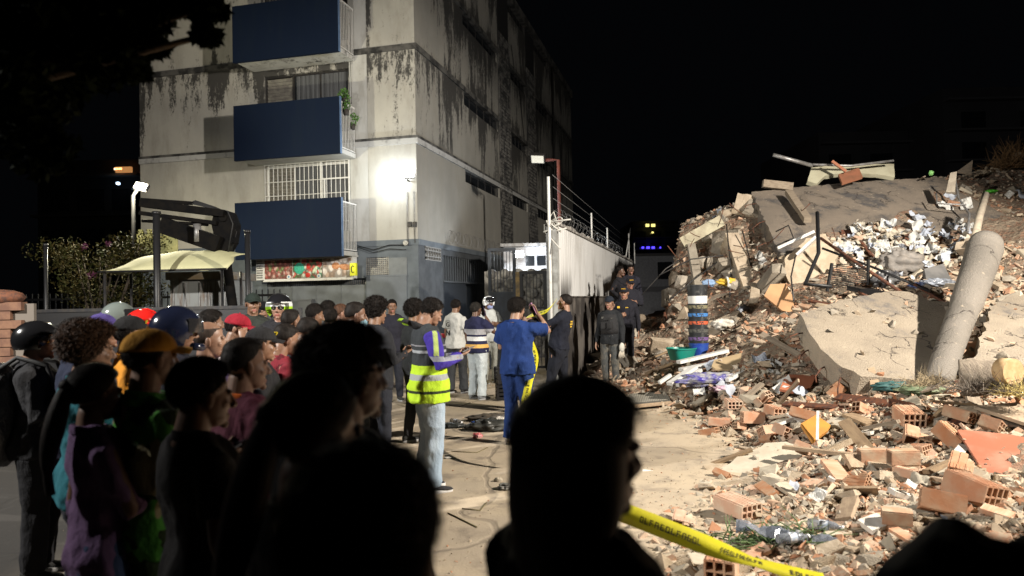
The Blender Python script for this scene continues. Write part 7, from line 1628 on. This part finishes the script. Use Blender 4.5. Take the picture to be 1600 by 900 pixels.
# print on the grey T-shirt's back, running down; letters on the uniforms
text_part('G', A42['shirt'], 'lettering', (-.075, -.150, 1.24), (R(90), 0, 0), .12, BKL)
text_part('N', A42['shirt'], 'lettering', (-.075, -.148, 1.08), (R(90), 0, 0), .13, BKL)
q = MB(); q.box((-.075, -.149, 1.215), (.10, .004, .006)); q.box((-.075, -.149, 1.35), (.10, .004, .006)); q.box((-.128, -.147, 1.22), (.005, .004, .27)); q.box((-.022, -.149, 1.22), (.005, .004, .27)); q.build('print_frame', BKL, A42['shirt'])
q = MB()
for r_, w_ in enumerate((.11, .13, .09)):
    for k_ in range(6): q.box(A46['tr'](V3(-.05-w_/2+w_*(k_+.5)/6, -.143, 1.36-r_*.035)), (w_/7.5, .005, .022))
q.build('back_lettering', YL, A46['shirt'])
for A_ in (A48, A47):
    q = MB(); 
    for k_ in range(4): q.box((-.10+.015*k_, .138, 1.33), (.011, .004, .018))
    q.box((.085, .138, 1.34), (.05, .004, .04)); q.build('badge', YL if A_ is A48 else mat('dull badge', (.1, .1, .09)), A_['shirt'])
# tactical vest on the dusty officer
q = MB(); q.tube([(0, .0, 1.04), (0, 0, 1.15), (0, .0, 1.3), (0, 0, 1.40)], [.178, .182, .19, .165], 24); V = q.V[-1]; V[:, 1] *= .84; q.box((-.06, .165, 1.2), (.08, .04, .12)); q.box((.06, .165, 1.2), (.08, .04, .12)); q.box((0, .168, 1.32), (.12, .02, .05)); q.build('tactical_vest', cloth((.03, .03, .032)), A47['shirt'])
# white gloves hanging from his hand
gw = toworld(p47, A47['arms'][-1][2]+V3(0, .02, -.08)); go = empty('work_gloves', tuple(gw), R(30), 'pair of white work gloves in the dusty officer\'s hand', 'gloves')
q = MB(); q.ell((0, 0, 0), (.055, .04, .09), 14, 10); q.build('cuff', cloth((.6, .58, .52)), go); q = MB()
for k_ in range(5): q.tube([(-.03+.015*k_, 0, -.06), (-.05+.025*k_, .02, -.13), (-.06+.03*k_, .01, -.18-.01*(k_ % 2))], [.016, .014, .010], 8)
q.build('fingers', cloth((.55, .50, .42)), go)
# helmet trim for the rider
q = MB(); HTT = None
# backpack on the man at left edge
bk = empty('backpack', tuple(toworld(p9, (0, -.20, 1.0))), p9.rotation_euler.z, 'black crinkled drawstring backpack on the man in the round black helmet', 'backpack')
q = MB(); q.ell((0, -.02, .12), (.19, .13, .32), 32, 24, None, 0, lambda D, V: V*(1+.05*fbm(D*2.2, 4, 4))[:, None]); q.build('bag', mat('black nylon', (.02, .022, .024), (.035, .036, .04), .38, ns=4, bmp=.9, bs_=9, bd=.03), bk)
for sd in (-1, 1): q = MB(); q.tube([(sd*.10, .0, .40), (sd*.11, .10, .47), (sd*.12, .26, .42), (sd*.13, .33, .2), (sd*.14, .15, -.05)], .015, 6); q.build('strap', mat('black strap', (.03, .03, .03), rough=.7), bk)
q = MB(); q.tube([(.1, -.03, .42), (-.1, -.03, .42)], .012, 6); q.build('drawstring', mat('grey cord', (.3, .3, .3), rough=.8), bk)
# pale bottle at the bottom centre
bw_ = P(775, 884, .95); bt = bottle(bw_[0], bw_[1], bw_[2]-.28, 0, 'pale green capped bottle held at the bottom centre of the picture', (.4, .5, .45), (.45, .6, .5), .22, 0)
# --- police tape
def ribbon(name, label, pts, wid, ups, txt=True, seedn=0):
    pts = [np.array(p, float) for p in pts]; n = 60; tt = np.linspace(0, len(pts)-1, n); C_ = []
    arr = np.array(pts); 
    def cr1(t):
        i = int(min(max(math.floor(t), 0), len(pts)-2)); f = t-i; p0, p1_, p2_, p3_ = arr[max(i-1, 0)], arr[i], arr[i+1], arr[min(i+2, len(pts)-1)]
        return .5*((2*p1_)+(-p0+p2_)*f+(2*p0-5*p1_+4*p2_-p3_)*f*f+(-p0+3*p1_-3*p2_+p3_)*f**3)
    C_ = np.array([cr1(t) for t in tt]); U = np.array([[np.interp(t, range(len(ups)), [u[k_] for u in ups]) for k_ in range(3)] for t in tt]); U /= np.linalg.norm(U, axis=1)[:, None]
    q = MB(); V = np.concatenate([C_-U*wid/2, C_+U*wid/2]); i = np.arange(n-1); q.add(V-C_[0], np.stack([i, i+1, i+1+n, i+n], 1), 0, True)
    root = empty(name, tuple(C_[0]), 0, label, 'tape', 'yellow barrier tape'); o = q.build('strip', mat('yellow tape', (.72, .66, .03), (.62, .56, .03), .35, ns=6, bmp=.2), root); o.modifiers.new('t', 'SOLIDIFY').thickness = .0015
    if txt:
        q = MB(); rs = np.random.RandomState(seedn); k_ = 2
        while k_ < n-4:
            if k_ % 17 < 12:
                a, b_ = C_[k_], C_[k_+1]; u = U[k_]; nn = np.cross(b_-a, u); nn /= np.linalg.norm(nn)
                e_ = (b_-a)
                for sg_ in (-1, 1):
                    o_ = a-C_[0]+nn*.0025*sg_
                    def st(u0, u1, v0, v1):
                        v0 *= .6; v1 *= .6; q.add([o_+e_*u0+u*wid*v0, o_+e_*u1+u*wid*v0, o_+e_*u1+u*wid*v1, o_+e_*u0+u*wid*v1], [(0, 1, 2, 3)])
                    kk = (k_*7) % 5; st(.05, .25, -.26, .26)
                    if kk != 1: st(.25, .7, .16, .26)
                    if kk in (0, 2, 3): st(.25, .6, -.05, .05)
                    if kk in (1, 2, 4): st(.25, .75, -.26, -.16)
                    if kk in (0, 4): st(.6, .8, -.26, .2)
            k_ += 1
        q.build('lettering', BKL, root)
    return root
h_ = toworld(p46, A46['arms'][1][2]+V3(0, .06, 0)); 
ribbon('barrier_tape', 'long yellow tape hanging from the leaning officer\'s hands past the blue scrubs', [P(868, 470, 10.5), P(854, 486, 10.3), h_+V3(-.1, -.1, 0), P(836, 556, 9.6), P(826, 600, 8.2), P(818, 640, 7.6), P(812, 672, 7.35), P(820, 705, 7.2)], .085, [(.5, 0, .8), (.5, 0, .8), (.7, 0, .5), (1, 0, .2), (1, 0, .1), (1, .2, 0), (1, 0, .1), (1, 0, 0)])
ribbon('barrier_tape', 'blurred yellow tape stretched beside the black silhouetted woman at the bottom', [P(930, 785, 3.1), P(985, 805, 3.1), P(1100, 850, 3.05), P(1180, 878, 3.0), P(1290, 910, 2.95)], .082, [(.3, .1, 1), (.3, .1, 1), (.3, .5, .8), (.2, .95, .12), (.1, .8, .6)], True, 3)

# the two floodlights that light the place stand on masts outside the frame
for k_, (L, tg, lab) in enumerate(((FLOOD_R, V3(2.6, 9, 0), 'tall work floodlight mast standing right of the rubble'), (FLOOD_L, V3(2.6, 12, .5), 'work floodlight mast standing on the street left of the crowd'))):
    d = tg-L; d /= np.linalg.norm(d); b_ = L-d*.35; o_ = empty('floodlight_mast', (b_[0], b_[1], 0), 0, lab, 'lamp'); zb = 0
    q = MB(); q.tube([(0, 0, .02), (0, 0, b_[2]-.25)], [.05, .035], 10); q.build('mast', M['metal_grey'], o_)
    for a in range(3): q = MB(); q.tube([(0, 0, .9), (.8*math.cos(a*2.09), .8*math.sin(a*2.09), .02)], .02, 6); q.build('leg', M['metal_grey'], o_)
    q = MB(); u = np.cross(d, V3(0, 0, 1)); u /= np.linalg.norm(u); q.box((0, 0, b_[2]), (.5, .12, .34), np.stack([u, d, np.cross(u, d)], 1)); q.build('lamp_housing', M['metal_dark'], o_)
